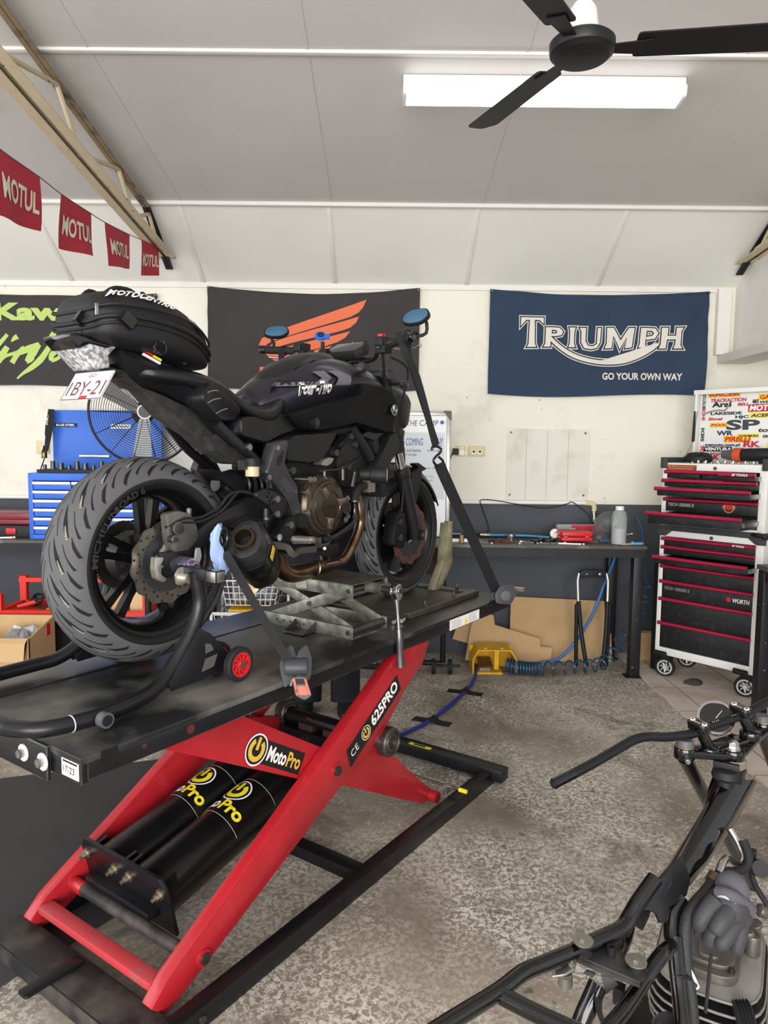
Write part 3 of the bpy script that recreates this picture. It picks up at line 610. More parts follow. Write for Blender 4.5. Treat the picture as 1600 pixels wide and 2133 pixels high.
    for v, ro, ri, k, mt in discs:
        dm = M(); n = 72; out = [(ro+.004*math.sin(12*2*PI*i/n)) for i in range(n)]
        rg = []
        for r_, y in ((None, -.0025), (None, .0025), (ri, .0025), (ri, -.0025)):
            rg.append([c+Vector(((r_ or out[i])*math.cos(2*PI*i/n), v+y, (r_ or out[i])*math.sin(2*PI*i/n))) for i in range(n)])
        dm.ring(rg, loop=True); dm.k = 1
        for i in range(36):
            a = 2*PI*i/36; q = ri+(ro-ri)*(.3, .55, .8)[i % 3]
            for s in (-1, 1): dm.cyl(c+Vector((q*math.cos(a), v+s*.0024, q*math.sin(a))), c+Vector((q*math.cos(a), v+s*.0029, q*math.sin(a))), .004, n=8)
        dm.k = 2
        dm.lathe([(.045, v-.004), (ri+.006, v-.004), (ri+.006, v+.004), (.045, v+.004)], c, (0, 1, 0), 32, loop=True, cap=False)
        for i in range(5): a = 2*PI*i/5; q = ri-.004; dm.cyl(c+Vector((q*math.cos(a), v-.007, q*math.sin(a))), c+Vector((q*math.cos(a), v+.007, q*math.sin(a))), .008, n=12)
        dm.obj('brake_disc', [mt, mBlackM, mDkAl], W_)
    return W_
RW = wheel('rear_wheel', (0, 0, 1.150), .315, .18, 5, [('MICHELIN', R(178), .175), ('ROAD 6', R(134), .11), ('MICHELIN', R(-5), .175)], 20, [(-.105, .1225, .082, 0, mDisc)])
FW = wheel('front_wheel', (1.3995, 0, 1.102), .30, .12, 5, None, 20, [(-.066, .141, .10, 0, mDiscR), (.066, .141, .10, 0, mDiscR)])
m = M(); out = []
for i in range(86): a = 2*PI*i/86; out.append((.105*math.cos(a)*(1+.02*(i % 2)), 1.15+.105*math.sin(a)*(1+.02*(i % 2))))
inn = [(.075*math.cos(2*PI*i/86), 1.15+.075*math.sin(2*PI*i/86)) for i in range(86)]
m.ring([[Vector((p[0], v, p[1])) for p in q] for q, v in ((out, .092), (out, .098), (inn, .098), (inn, .092))], loop=True)
for i in range(5): a = 2*PI*i/5+.4; d = Vector((math.cos(a), 0, math.sin(a))); n_ = Vector((-d.z, 0, d.x)); m.prism([(.03, -.014), (.078, -.008), (.078, .008), (.03, .014)], (0, .0985, 1.15), d, n_, -.003, .003)
m.lathe([(.02, .03), (.075, .04), (.085, .07), (.06, .092), (.02, .092)], (0, 0, 1.15), (0, 1, 0), 32)
m.obj('sprocket', mDkSteel, RW)
m = M(); ch = [Vector((.107*math.cos(a), .095, 1.15+.107*math.sin(a))) for a in [R(90+180*i/30) for i in range(31)]]
ch += [Vector((.02+i*.0165, .095, 1.043+i*.0042)) for i in range(30)]; ch += [Vector((.515-i*.0165, .095, 1.29-i*.0011)) for i in range(31)]
for i in range(len(ch)):
    a = ch[i]; b = ch[(i+1) % len(ch)]; d = (b-a); 
    if d.length > .03 or d.length < .004: continue
    m.box((a+b)/2, (d.length*.95, .014 if i % 2 else .009, .012), d.to_track_quat('X', 'Z').to_matrix())
m.obj('chain', mDkSteel, bike)
# --- tank
def sec(u, pts):
    h = [(0, pts[0][1])]+list(pts[0:]) if pts[0][0] > 1e-6 else list(pts)
    return [Vector((u, -v, w)) for v, w in h]+[Vector((u, v, w)) for v, w in reversed(h[1:])]
ST = [(.40, 1.665, .085, 1.64, 1.535), (.46, 1.712, .10, 1.665, 1.527), (.52, 1.755, .125, 1.69, 1.527), (.60, 1.806, .148, 1.715, 1.53), (.70, 1.842, .170, 1.738, 1.545), (.80, 1.855, .186, 1.75, 1.57), (.90, 1.857, .19, 1.752, 1.595), (1.0, 1.838, .182, 1.745, 1.61), (1.08, 1.806, .155, 1.73, 1.63), (1.13, 1.775, .105, 1.72, 1.66)]
m = M(); rs = []
for u, zt, hw, zs, zb in ST:
    dz = zt-zs; rs.append(sec(u, [(0, zt), (hw*.38, zt-.012*dz/.09), (hw*.72, zt-.32*dz), (hw*.93, zs+.22*dz), (hw, zs), (hw*.965, zs-.03), (hw*.88, zs-.4*(zs-zb)), (hw*.80, zb+.02), (hw*.72, zb), (0, zb)]))
m.ring(rs); tank = m.obj('fuel_tank', mTank, bike, sub=2, ang=80)
m = M(); rs = []
for u, zt, hw in ((.50, 1.738, .045), (.535, 1.772, .072), (.60, 1.812, .085), (.70, 1.851, .082), (.80, 1.866, .07), (.86, 1.868, .055)):
    rs.append([Vector((u, hw*math.cos(a), zt-.018+.02*math.sin(a)-.012*abs(math.cos(a))**2)) for a in [2*PI*i/14 for i in range(14)]])
m.ring(rs); tp = m.obj('tank_pad', mSeat, tank)
def tside(p):                                                       # drops a decal point onto the tank flank
    u, w = p.x, p.z; i = 0
    while i < len(ST)-2 and ST[i+1][0] < u: i += 1
    a, b = ST[i], ST[i+1]; t = (u-a[0])/(b[0]-a[0]); g = [a[k]+(b[k]-a[k])*t for k in range(5)]; dz = g[1]-g[3]
    pl = [(g[1]-.012*dz/.09, .38), (g[1]-.32*dz, .72), (g[3]+.22*dz, .93), (g[3], 1.0), (g[3]-.03, .965), (g[3]-.4*(g[3]-g[4]), .88), (g[4]+.02, .80), (g[4], .72)]
    for k in range(len(pl)-1):
        if pl[k][0] >= w >= pl[k+1][0]: s = (w-pl[k+1][0])/(pl[k][0]-pl[k+1][0]); h = pl[k+1][1]+(pl[k][1]-pl[k+1][1])*s; break
    else: h = .9
    return Vector((u, -(g[2]*h+.0055)+p.y, w))
def decal(m, out, l=0, k=5):                                        # subdivided strip between two polylines
    A, B = out; n = 14
    f = lambda P, t: Vector(P[0]).lerp(Vector(P[1]), t) if len(P) == 2 else (Vector(P[0]).lerp(Vector(P[1]), t*2) if t < .5 else Vector(P[1]).lerp(Vector(P[2]), t*2-1))
    m.ring([[tside(Vector((q.x, -l, q.y))) for q in [f(A, i/n).lerp(f(B, i/n), j/k) for j in range(k+1)]] for i in range(n+1)], closed=False, cap=False)
m = M()
a = [(.458, 1.706), (.484, 1.722), (.66, 1.735), (.699, 1.764), (.686, 1.778), (.647, 1.773)]
b = [(.702, 1.727), (.725, 1.761), (.712, 1.782), (.761, 1.786), (.793, 1.764), (.779, 1.733)]
decal(m, ([a[0], [(.699, 1.725)][0]], [a[1], [(.667, 1.737)][0]])); decal(m, ([[(.66, 1.722)][0], [(.701, 1.753)][0]], [[(.635, 1.734)][0], [(.667, 1.753)][0]]))
decal(m, ([[(.66, 1.75)][0], [(.635, 1.772)][0]], [[(.703, 1.751)][0], [(.686, 1.778)][0]])); decal(m, ([[(.714, 1.727)][0], [(.734, 1.756)][0], [(.703, 1.78)][0]], [[(.788, 1.733)][0], [(.8, 1.767)][0], [(.752, 1.784)][0]]))
m.k = 1; q0 = (.501, -.178, 1.713); q1 = (.639, -.178, 1.724)
m.text('MT-07', (q0[0], 0, q0[2]), (q1[0]-q0[0], 0, q1[2]-q0[2]), (.12, 0, 1), w=math.dist(q0, q1), h=.021, lift=0, bold=.02, shear=.2, fn=lambda p: tside(Vector((p.x, -.0015, p.z))))
m.obj('decal', [mat('decal_grey', '#6c6c72', .4, .3), mBlackM], tank)
m = M(); q0 = (.555, -.17, 1.677); q1 = (.698, -.17, 1.695); ex = (q1[0]-q0[0], 0, q1[2]-q0[2]); L0 = math.dist(q0, q1)
for k, b_, w_ in ((0, .055, .0012), (1, .0, .0022)):
    m.k = k
    for tx, x, y in (('Four', 0, .0), ('-Two', .5, .010)):
        m.text(tx, Vector((q0[0], 0, q0[2]))+Vector(ex)*(x-.008*(1-k)), ex, (.1, 0, 1), w=L0*(.49 if k == 0 else .45), h=.05 if k == 0 else .04, bold=b_, shear=.3, lift=0, fn=lambda p, w_=w_: tside(Vector((p.x, -w_, p.z+.0))))
m.obj('lettering', [mWhiteT, mBlackM], tank)
for s in (-1, 1):
    out = rnd([(.478, 1.607), (.564, 1.636), (.733, 1.679), (.824, 1.7), (.852, 1.743), (.931, 1.742), (1.013, 1.714), (1.065, 1.678), (1.064, 1.635), (1.005, 1.57), (.974, 1.554), (.883, 1.572), (.788, 1.591), (.689, 1.567), (.596, 1.554), (.548, 1.558)], .012, 2)
    vf = lambda x, z, s=s: s*(.165+.07*min(1, max(0, (x-.5)/.45))-.05*max(0, (x-.98)/.15)+.02*max(0, 1-abs(z-1.66)/.12))
    m = M(); puff(m, out, vf, s*.09, .016, .92); sc_ = m.obj('tank_scoop', mCarb, bike, ang=50)
    c = (.582, -.19, 1.584); m.cyl((c[0], s*.178, c[2]), (c[0], s*.2, c[2]), .019, n=24); m.k = 1; m.cyl((c[0], s*.2, c[2]), (c[0], s*.203, c[2]), .012, n=20); m.obj('screw_cover', [mBody, mBlackG], sc_)
    c = (.991, -.205, 1.647); m = M(); y = s*(abs(vf(c[0], c[2]))+.001); m.cyl((c[0], y-s*.004, c[2]), (c[0], y, c[2]), .021, n=28); m.k = 1; m.lathe([(.0185, 0), (.021, 0), (.021, .003), (.0185, .003)], (c[0], y, c[2]), (0, s, 0), 28, loop=True, cap=False)
    for i in range(3): a = PI/2+2*PI*i/3; m.cyl((c[0], y+s*.0015, c[2]), (c[0]+.018*math.cos(a), y+s*.0015, c[2]+.018*math.sin(a)), .0022, n=6); m.box((c[0]+.011*math.cos(a), y+s*.0015, c[2]+.011*math.sin(a)), (.008, .002, .004), Matrix.Rotation(-a+PI/2, 3, 'Y'))
    m.obj('badge', [mBlackG, mChrome], sc_)
    m = M(); m.kp([(1.038, 1.616), (1.052, 1.619), (1.023, 1.576), (.986, 1.557)], s*.19, s*.215); m.obj('trim_wedge', mDkAl, sc_)
    # seat-side panel below the tank
    out = rnd([(.276, 1.592), (.312, 1.598), (.381, 1.596), (.41, 1.62), (.499, 1.611), (.561, 1.564), (.468, 1.538), (.398, 1.509), (.278, 1.534)], .01, 2)
    m = M(); puff(m, out, lambda x, z, s=s: s*.135, s*.04, .014, .94); m.obj('side_cover', mBody, bike, ang=50)
    out = rnd([(.47, 1.523), (.502, 1.539), (.735, 1.557), (.742, 1.548), (.702, 1.499), (.65, 1.449), (.586, 1.441), (.461, 1.451), (.464, 1.498)], .008, 2)
    m = M(); puff(m, out, lambda x, z, s=s: s*.165, s*.05, .012, .95); m.obj('airbox_cover', mBody, bike, ang=50)
# --- seat
SS = [(-.06, 1.742, .085, .05), (.03, 1.745, .11, .06), (.12, 1.738, .125, .06), (.20, 1.722, .13, .06), (.255, 1.695, .128, .055), (.31, 1.652, .14, .05), (.37, 1.638, .147, .055), (.43, 1.645, .145, .07), (.475, 1.675, .132, .085), (.515, 1.712, .115, .10), (.54, 1.722, .085, .06)]
m = M(); rs = []
for u, zt, hw, th in SS: rs.append([Vector((u, -v*hw, zt+dz*th)) for v, dz in ((0, 0), (.5, -.03), (.85, -.16), (1, -.45), (1.0, -.8), (.9, -1), (0, -1))]+[Vector((u, v*hw, zt+dz*th)) for v, dz in ((.9, -1), (1.0, -.8), (1, -.45), (.85, -.16), (.5, -.03))])
m.ring(rs); seat = m.obj('seat', mSeat, bike, sub=2, ang=80)
m = M(); out = rnd([(.136, 1.69), (.163, 1.696), (.234, 1.659), (.288, 1.615), (.262, 1.582), (.201, 1.573), (.141, 1.608), (.106, 1.647)], .02, 3)
puff(m, out, lambda x, z: -.142, -.06, .014, .9); puff(m, out, lambda x, z: .142, .06, .014, .9); sp = m.obj('pillion_pad', mSeat, bike, ang=60)
m = M()
for a, b, c in (((10, 750), (45, 742), (75, 745)), ((0, 830), (50, 805), (95, 800)), ((60, 905), (100, 880), (140, 868))):
    for q in ([(.136, 1.662), (.157, 1.669), (.176, 1.67)], [(.135, 1.63), (.16, 1.642), (.187, 1.647)], [(.168, 1.599), (.19, 1.61), (.215, 1.617)]): m.tube([(x, -.1435, z) for x, z in q], .0016, 3, n=6)
    break
m.obj('seam', mat('seam_grey', '#7c7c80', .6), sp)
# --- tail
TU = [(-.158, 1.774), (-.139, 1.774), (-.079, 1.767), (-.028, 1.758), (.085, 1.734), (.114, 1.7), (.153, 1.653), (.219, 1.581), (.323, 1.505)]; TB = [(-.104, 1.731), (-.084, 1.711), (-.035, 1.676), (.056, 1.66), (.158, 1.623), (.276, 1.584), (.348, 1.546), (.432, 1.473)]
def itp(P, u):
    if u <= P[0][0]: return P[0][1]
    for a, b in zip(P, P[1:]):
        if a[0] <= u <= b[0]: return a[1]+(b[1]-a[1])*(u-a[0])/max(b[0]-a[0], 1e-6)
    return P[-1][1]
m = M(); rs = []
for i in range(19):
    u = TB[0][0]+(.36-TB[0][0])*i/18; zt = itp(TU, u); zb = min(itp(TB, u), zt-.02); k = 1-.35*max(0, min(1, (-.02-u)/.15)); zm = zb+(zt-zb)*.62
    rs.append([Vector((u, v*k, z)) for v, z in ((-.055, zt+.006), (-.082, zt-.004), (-.092, zm), (-.040, zb+.004), (-.03, zb), (.03, zb), (.040, zb+.004), (.092, zm), (.082, zt-.004), (.055, zt+.006))])
m.ring(rs); tail = m.obj('tail_cowl', mBody, bike, ang=32)
m = M(); o = Vector((-.058, -.093, 1.76))
for k, x, w_, y, h in ((0, 0, .03, .006, .006), (1, .032, .03, .006, .006), (2, 0, .062, -.004, .006)): m.k = k; m.prism([(x, y), (x+w_, y), (x+w_, y+h), (x, y+h)], o, (.94, 0, -.34), (.34, 0, .94), -.003, .004)
m.obj('sticker', [mRedP, mYelT, mWhiteT], tail)
lens = mat('clear_lens', '#c9cacb', .2, col2='#77797c', cs=85, lo=.42, hi=.6, coat=.4)
m = M(); out = [(-.236, 1.757), (-.204, 1.781), (-.118, 1.777), (-.148, 1.747), (-.144, 1.714), (-.179, 1.706), (-.192, 1.718)]
m.kp(out, -.062, .062); tl = m.obj('tail_light', lens, bike, bev=.004)
m = M(); m.kp([(-.266, 1.79), (-.246, 1.797), (-.119, 1.779), (-.157, 1.766), (-.207, 1.772), (-.239, 1.756), (-.26, 1.777)], -.066, .066); m.obj('lens_hood', mBlackG, tl, bev=.003)
m = M(); m.kp([(-.128, 1.72), (-.064, 1.713), (-.024, 1.674), (.055, 1.653), (.158, 1.619), (.276, 1.579), (.425, 1.5), (.431, 1.441), (.347, 1.437), (.293, 1.458), (.223, 1.491), (.168, 1.532), (.059, 1.588), (-.025, 1.663), (-.07, 1.682), (-.124, 1.708)], -.032, .032); m.obj('rear_mudguard', mat('dusty_plastic', '#2b2a29', .75, col2='#3d3b38', cs=30, lo=.4, hi=.7), bike, bev=.004)
m = M(); m.kp([(.208, 1.531), (.319, 1.546), (.345, 1.533), (.369, 1.481), (.431, 1.469), (.434, 1.45), (.356, 1.437), (.32, 1.442), (.305, 1.452), (.277, 1.476), (.24, 1.481)], -.045, .045); m.obj('inner_mudguard', mat('dusty_plastic', ''), bike, bev=.004)
# plate
pl0 = Vector((-.185, .040, 1.700)); pex = Vector((.0, -1, -.0)).normalized(); pey = Vector((.52, 0, .85)).normalized(); pn = pex.cross(pey)
pw, ph = .188, .093; o = pl0-pey*ph
m = M(); m.prism(rnd([(0, 0), (pw, 0), (pw, ph), (0, ph)], .008), o, pex, pey, -.001, .001); npl = m.obj('number_plate', mWhite, bike)
m = M(); m.text('1BY-21', o+pex*.012+pey*.014, pex, pey, w=pw-.024, h=.046, bold=.0, lift=.0016); m.k = 1; m.text('QLD', o+pex*pw*.5+pey*.078, pex, pey, h=.014, lift=.0016, al='c')
for q, w2 in (((0, .0), (pw, .002)), ((0, ph-.002), (pw, ph)), ((0, 0), (.002, ph)), ((pw-.002, 0), (pw, ph))): m.prism([(q[0], q[1]), (w2[0], q[1]), w2, (q[0], w2[1])], o, pex, pey, .001, .0014)
m.k = 2; m.prism([(.085, .002), (.12, .002), (.12, .012), (.085, .012)], o, pex, pey, .001, .0016); m.obj('lettering', [mat('maroon_print', '#6a2f3a', .6), mBlackM, mRedP], npl)
m = M(); m.box((-.15, -.03, 1.70), (.05, .06, .03)); m.cyl((-.13, -.11, 1.69), (-.13, -.07, 1.69), .010); m.obj('plate_bracket', mBody, bike)
# --- frame, swingarm, shock
m = M()
for s in (-1, 1):
    m.tube(fl([(.191, -.12, 1.571), (.243, -.13, 1.525), (.293, -.14, 1.485), (.398, -.14, 1.412)], 1 if s < 0 else -1), .017, 2, n=10)
    m.tube(fl([(.845, -.15, 1.583), (.906, -.155, 1.514), (.964, -.155, 1.455)], 1 if s < 0 else -1), .021, 2, n=12)
    m.tube(fl([(1.12, -.05, 1.70), (.858, -.14, 1.584), (.758, -.13, 1.559), (.53, -.14, 1.522)], 1 if s < 0 else -1), .02, 2, n=10)
    m.tube(fl([(.773, -.14, 1.499), (.844, -.14, 1.544), (.881, -.14, 1.513)], 1 if s < 0 else -1), .012, 0, n=8)
fr = m.obj('frame', mBody, bike)
m = M(); c = (.289, -.14, 1.496); m.cyl((c[0], -.12, c[2]), (c[0], -.165, c[2]), .013); m.k = 1; m.cyl((c[0], -.165, c[2]), (c[0], -.168, c[2]), .010); m.obj('frame_bolt', [mDkSteel, mSteel], fr)
for s in (-1, 1):
    out = [(.379, 1.51), (.443, 1.524), (.434, 1.486), (.423, 1.448), (.451, 1.405), (.489, 1.364), (.497, 1.308), (.521, 1.267), (.53, 1.242), (.509, 1.217), (.474, 1.242), (.445, 1.303), (.406, 1.348), (.363, 1.388), (.336, 1.415), (.355, 1.452)]
    m = M(); puff(m, rnd(out, .006, 2), lambda x, z, s=s: s*.192, s*.15, .008, .95); fc = m.obj('frame_cover', mDkAl, bike, ang=50)
    m = M(); m.kp(rnd([(.395, 1.467), (.42, 1.486), (.412, 1.448), (.392, 1.433), (.384, 1.441)], .003, 2), s*.19, s*.1936); m.obj('cover_slot', mBlackM, fc); m = M(); m.kp(rnd([(.392, 1.383), (.425, 1.398), (.462, 1.365), (.471, 1.345), (.431, 1.347)], .004, 2), s*.188, s*.1945); m.obj('cover_inlay', mat('inlay_grey', '#4c4c50', .35, .5), fc)
    m = M(); c = (.494, -.2, 1.243); m.cyl((c[0], s*.18, c[2]), (c[0], s*.21, c[2]), .026, n=28); m.k = 0; m.lathe([(.017, 0), (.021, 0), (.021, .002), (.017, .002)], (c[0], s*.21, c[2]), (0, s, 0), 28, loop=True, cap=False)
    m.obj('pivot_cap', mBlackM, fc)
    for q in ((.389, -.195, 1.495), (.348, -.195, 1.398)): m = M(); m.cyl((q[0], s*.19, q[2]), (q[0], s*.197, q[2]), .009); m.obj('cover_bolt', mSteel, fc)
    out = [(.272, 1.351), (.315, 1.364), (.363, 1.351), (.412, 1.322), (.418, 1.283), (.384, 1.255), (.357, 1.272), (.325, 1.308), (.271, 1.337)]
    m = M(); puff(m, rnd(out, .006, 2), lambda x, z, s=s: s*.212, s*.195, .004, .95); fh = m.obj('footrest_hanger', mBody, bike, ang=50)
    for q in ((.363, -.215, 1.326), (.363, -.215, 1.277)): m = M(); m.cyl((q[0], s*.205, q[2]), (q[0], s*.219, q[2]), .011); m.obj('hanger_bolt', mSteel, fh)
    for q in ((.32, -.213, 1.336), (.33, -.213, 1.323), (.341, -.213, 1.331), (.33, -.213, 1.311), (.346, -.213, 1.314), (.325, -.213, 1.349)): m = M(); m.cyl((q[0], s*.211, q[2]), (q[0], s*.2128, q[2]), .0045, n=10); m.obj('hole', mBlackG, fh)
    out = [(.378, 1.208), (.429, 1.258), (.463, 1.263), (.48, 1.23), (.451, 1.201), (.463, 1.177), (.384, 1.177), (.364, 1.19)]
    m = M(); puff(m, rnd(out, .006, 2), lambda x, z, s=s: s*.205, s*.17, .006, .95); fpb = m.obj('footpeg_bracket', mBody, bike, ang=50)
    for q in ((.437, -.207, 1.233), (.379, -.207, 1.197)): m = M(); m.cyl((q[0], s*.2, q[2]), (q[0], s*.212, q[2]), .012); m.obj('bracket_bolt', mSteel, fpb)
    p = (.421, -.23, 1.187); q = (.44, -.31, 1.189)
    m = M(); m.tube(fl([p, q], 1 if s < 0 else -1), .011, n=10)
    for i in range(9): a = Vector(p).lerp(Vector(q), .15+.09*i); m.box((a.x, -a.y*s, a.z), (.026, .004, .026))
    m.obj('footpeg', mAlu, bike)
    # swingarm
    out = [(.052, 1.221), (.127, 1.266), (.2, 1.298), (.262, 1.318), (.304, 1.332), (.334, 1.327), (.377, 1.304), (.418, 1.281), (.405, 1.264), (.315, 1.262), (.273, 1.265), (.227, 1.247), (.188, 1.225), (.149, 1.203), (.102, 1.184), (.056, 1.181), (.036, 1.191), (.034, 1.207)]
    m = M(); m.kp(rnd(out, .01, 2), s*.115, s*.15); m.obj('swingarm', mBody, bike, bev=.006)
    m = M(); m.box((.012, s*.135, 1.15), (.12, .04, .075)); m.k = 1; m.cyl((0, s*.1, 1.15), (0, s*.175, 1.15), .026, n=24); m.k = 2; m.cyl((0.012, s*.17, 1.15), (0.012, s*.205, 1.148), .024, n=28); m.cyl((0.012, s*.2, 1.148), (0.012, s*.225, 1.148), .016, n=24); m.k = 3; m.cyl((0.012, s*.2245, 1.148), (0.012, s*.226, 1.148), .008, n=6)
    m.obj('axle_block', [mBody, mDkAl, mat('purple_anodised', '#9d8fb2', .3, .9), mBlackM], bike, bev=.003)
m = M(); m.kp([(.41, 1.316), (.552, 1.265), (.576, 1.184), (.441, 1.215)], -.12, .12); m.cyl((.40, -.15, 1.24), (.40, .15, 1.24), .03); m.obj('swingarm_bridge', mBody, bike, bev=.006)
m = M(); q0 = Vector((.349, -0, 1.365)); q1 = Vector((.552, -0, 1.35)); d = q1-q0
pts = []
for i in range(81): a = 2*PI*5*i/80; x, y, z = basis(d); pts.append(q0+d*(.2+.75*i/80)+(x*math.cos(a)+y*math.sin(a))*.045)
m.tube(pts, .009, n=8); m.k = 1; m.cyl(q0-d*.3, q1+d*.3, .024, n=16); m.cyl(q0+d*.05, q0+d*.2, .052, n=24); m.ball(q0+d*.05+Vector((0, 0, .0)), .055); m.kp([(.241, 1.422), (.269, 1.409), (.36, 1.371), (.36, 1.346), (.327, 1.349), (.292, 1.38), (.249, 1.41)], -.07, .03)
m.obj('shock_absorber', [mat('spring_black', '#1c1c1e', .35), mBody], bike)
m = M(); c = Vector((.295, -.17, 1.434)); m.cyl(c+Vector((0, 0, -.032)), c+Vector((0, 0, .0)), .0225, n=24); m.k = 1; m.cyl(c, c+Vector((0, 0, .022)), .027, n=24); m.cyl(c+Vector((0, 0, .02)), c+Vector((0, 0, .026)), .021, n=20); m.k = 2; m.box(c+Vector((-.04, 0, .005)), (.04, .004, .03)); m.tube([c+Vector((.01, 0, -.03)), (.363, -.16, 1.411), (.371, -.17, 1.384), (.353, -.19, 1.355)], .011, 5)
m.obj('fluid_reservoir', [mat('fluid_amber', '#c6b595', .35), mBlackM, mDkSteel], bike)
m = M(); m.tube([(.337, -.19, 1.295), (.336, -.19, 1.264)], .012); m.tube([(.336, -.19, 1.264), (.339, -.19, 1.233)], .005); m.k = 1; m.tube([(.335, -.192, 1.267), (.335, -.192, 1.258)], .013); m.obj('rear_master_cylinder', [mBody, mDkSteel], bike)
# rear caliper
m = M(); c = Vector((.014, -.12, 1.284))
out = [(-.035, 1.303), (.012, 1.308), (.056, 1.294), (.079, 1.255), (.082, 1.218), (.045, 1.185), (-.008, 1.184), (-.028, 1.215), (-.032, 1.258)]
m.kp(rnd(out, .012, 3), -.155, -.125); m.k = 1; q = (-.003, -.155, 1.257); m.cyl((q[0], -.15, q[2]), (q[0], -.172, q[2]), .020, n=24); q = (-.01, -.155, 1.239); m.cyl((q[0]-.01, -.15, q[2]-.012), (q[0]-.01, -.175, q[2]-.012), .012); m.k = 0; q = (.058, -.14, 1.292); m.cyl((q[0], -.14, q[2]-.01), (q[0]+.002, -.14, q[2]+.02), .008)
m.obj('rear_caliper', [mat('caliper_grey', '#74716c', .45, .7, var=.2, vs=30), mDkSteel], bike, bev=.003)
m = M(); m.kp(rnd([(-.052, 1.174), (-.025, 1.2), (-.017, 1.213), (-0, 1.211), (-.013, 1.184), (.086, 1.22), (.079, 1.203), (-.014, 1.148), (-.046, 1.159)], .004, 2), -.128, -.118); m.kp(rnd([(-.081, 1.181), (-.052, 1.177), (-.062, 1.157), (-.063, 1.129), (-.043, 1.112), (-.056, 1.104), (-.079, 1.118), (-.085, 1.146)], .004, 2), -.165, -.140); m.tube([(-.03, -.15, 1.15), (-.085, -.15, 1.145)], .005); m.obj('caliper_bracket', mat('bare_bracket', '#b3b0a8', .4, .8, var=.15, vs=30), bike, bev=.002)
m = M()
for dz in (0, -.012): m.tube([(-.035, -.15, 1.262), Vector((.027, -.155, 1.283))+Vector((0, 0, dz)), Vector((.092, -.155, 1.282))+Vector((0, 0, dz)), Vector((.167, -.155, 1.31))+Vector((0, 0, dz*1.5)), Vector((.205, -.155, 1.343))+Vector((0, 0, dz*2)), (.255, -.15, 1.353), (.301, -.16, 1.345)], .0045, 4, n=8)
m.obj('brake_hose', mRub, bike)
# --- engine
m = M(); m.kp(rnd([(.541, 1.486), (.758, 1.503), (.828, 1.557), (.947, 1.5), (.917, 1.427), (.873, 1.347), (.874, 1.265), (.831, 1.205), (.76, 1.167), (.679, 1.123), (.54, 1.109), (.457, 1.179), (.516, 1.255), (.54, 1.335), (.493, 1.426)], .012, 2), -.13, .15); eng = m.obj('engine', mEng, bike, bev=.01)
cc = Vector((.62, -.22, 1.288))
m = M(); m.lathe([(.118, 0), (.116, .02), (.108, .026), (.104, .034), (.092, .040), (.090, .046), (.080, .050), (.078, .056), (.052, .062), (.05, .058), (.03, .060), (.001, .060)], (cc.x, -.175, cc.z), (0, -1, 0), 48); m.kp(rnd([(.51, 1.364), (.558, 1.39), (.608, 1.376), (.622, 1.219), (.559, 1.191), (.54, 1.201), (.516, 1.316)], .01, 2), -.20, -.14)
cl = m.obj('clutch_cover', mBrz, bike, ang=30)
for a in (R(125), R(15), R(262)):
    d = Vector((math.cos(a), 0, math.sin(a))); n_ = Vector((-d.z, 0, d.x)); m = M(); m.prism([(.042, -.014), (.082, -.008), (.082, .008), (.042, .014)], (cc.x, -.232, cc.z), d, n_, -.01, .012)
    m.obj('cover_rib', mat('bronze_edge', '#86796b', .3, .85), cl, bev=.002)
m = M(); m.text('DOHC', (cc.x-.022, -.2355, cc.z-.006), (1, 0, 0), (0, 0, 1), w=.044, h=.012, bold=.02, lift=.001); m.obj('lettering', mBrz, cl)
for q in ((.539, -.2, 1.385), (.561, -.2, 1.384), (.514, -.21, 1.341), (.518, -.21, 1.268), (.64, -.2, 1.198), (.754, -.19, 1.225), (.768, -.19, 1.238), (.766, -.19, 1.306)):
    m = M(); m.cyl((q[0], q[1]+.06, q[2]), (q[0], q[1]-.006, q[2]), .0105); m.cyl((q[0], q[1]-.006, q[2]), (q[0], q[1]-.012, q[2]), .0075, n=6); m.obj('cover_bolt', mSteel, cl)
m = M(); q = (.748, -.2, 1.272); m.cyl((q[0], -.12, q[2]), (q[0], -.205, q[2]), .024, n=28); m.k = 1; m.lathe([(.018, 0), (.024, 0), (.024, .003), (.018, .003)], (q[0], -.205, q[2]), (0, -1, 0), 28, loop=True, cap=False); m.obj('timing_plug', [mBrz, mDkAl], cl)
m = M(); q = Vector((.624, -.2, 1.392)); m.cyl(q+Vector((0, 0, -.05)), q, .014); m.cyl(q, q+Vector((0, 0, .02)), .007); m.tube([q+Vector((-.03, 0, .02)), q+Vector((0, 0, .022)), (.765, -.18, 1.422), (.913, -.15, 1.46)], .0035, 4, n=8); m.k = 1; m.kp(rnd([(.628, 1.435), (.644, 1.453), (.676, 1.461), (.703, 1.457), (.689, 1.44), (.663, 1.43)], .004, 2), -.18, -.14); m.obj('clutch_arm', [mDkSteel, mAlu], bike)
for p, q in (((.844, -.17, 1.403), (.825, -.17, 1.346)), ((.793, -.15, 1.425), (.793, -.15, 1.373))): m = M(); m.tube([p, q], .010); m.obj('engine_stud', mDkSteel, eng)
for q in ((.842, -.15, 1.542), (.869, -.15, 1.511), (.749, -.15, 1.478), (.825, -.15, 1.425), (.485, -.17, 1.417)): m = M(); m.cyl((q[0], q[1]+.03, q[2]), (q[0], q[1]-.008, q[2]), .013, n=14); m.obj('engine_bolt', mDkAl, eng)
m = M(); m.kp(rnd([(.795, 1.503), (.873, 1.549), (.979, 1.486), (.942, 1.38), (.897, 1.336), (.796, 1.349), (.768, 1.446)], .01, 2), -.145, .12); m.obj('cylinder_head', mat('cylinder_black', '#1d1c1b', .55, .2, var=.2), bike, bev=.006)
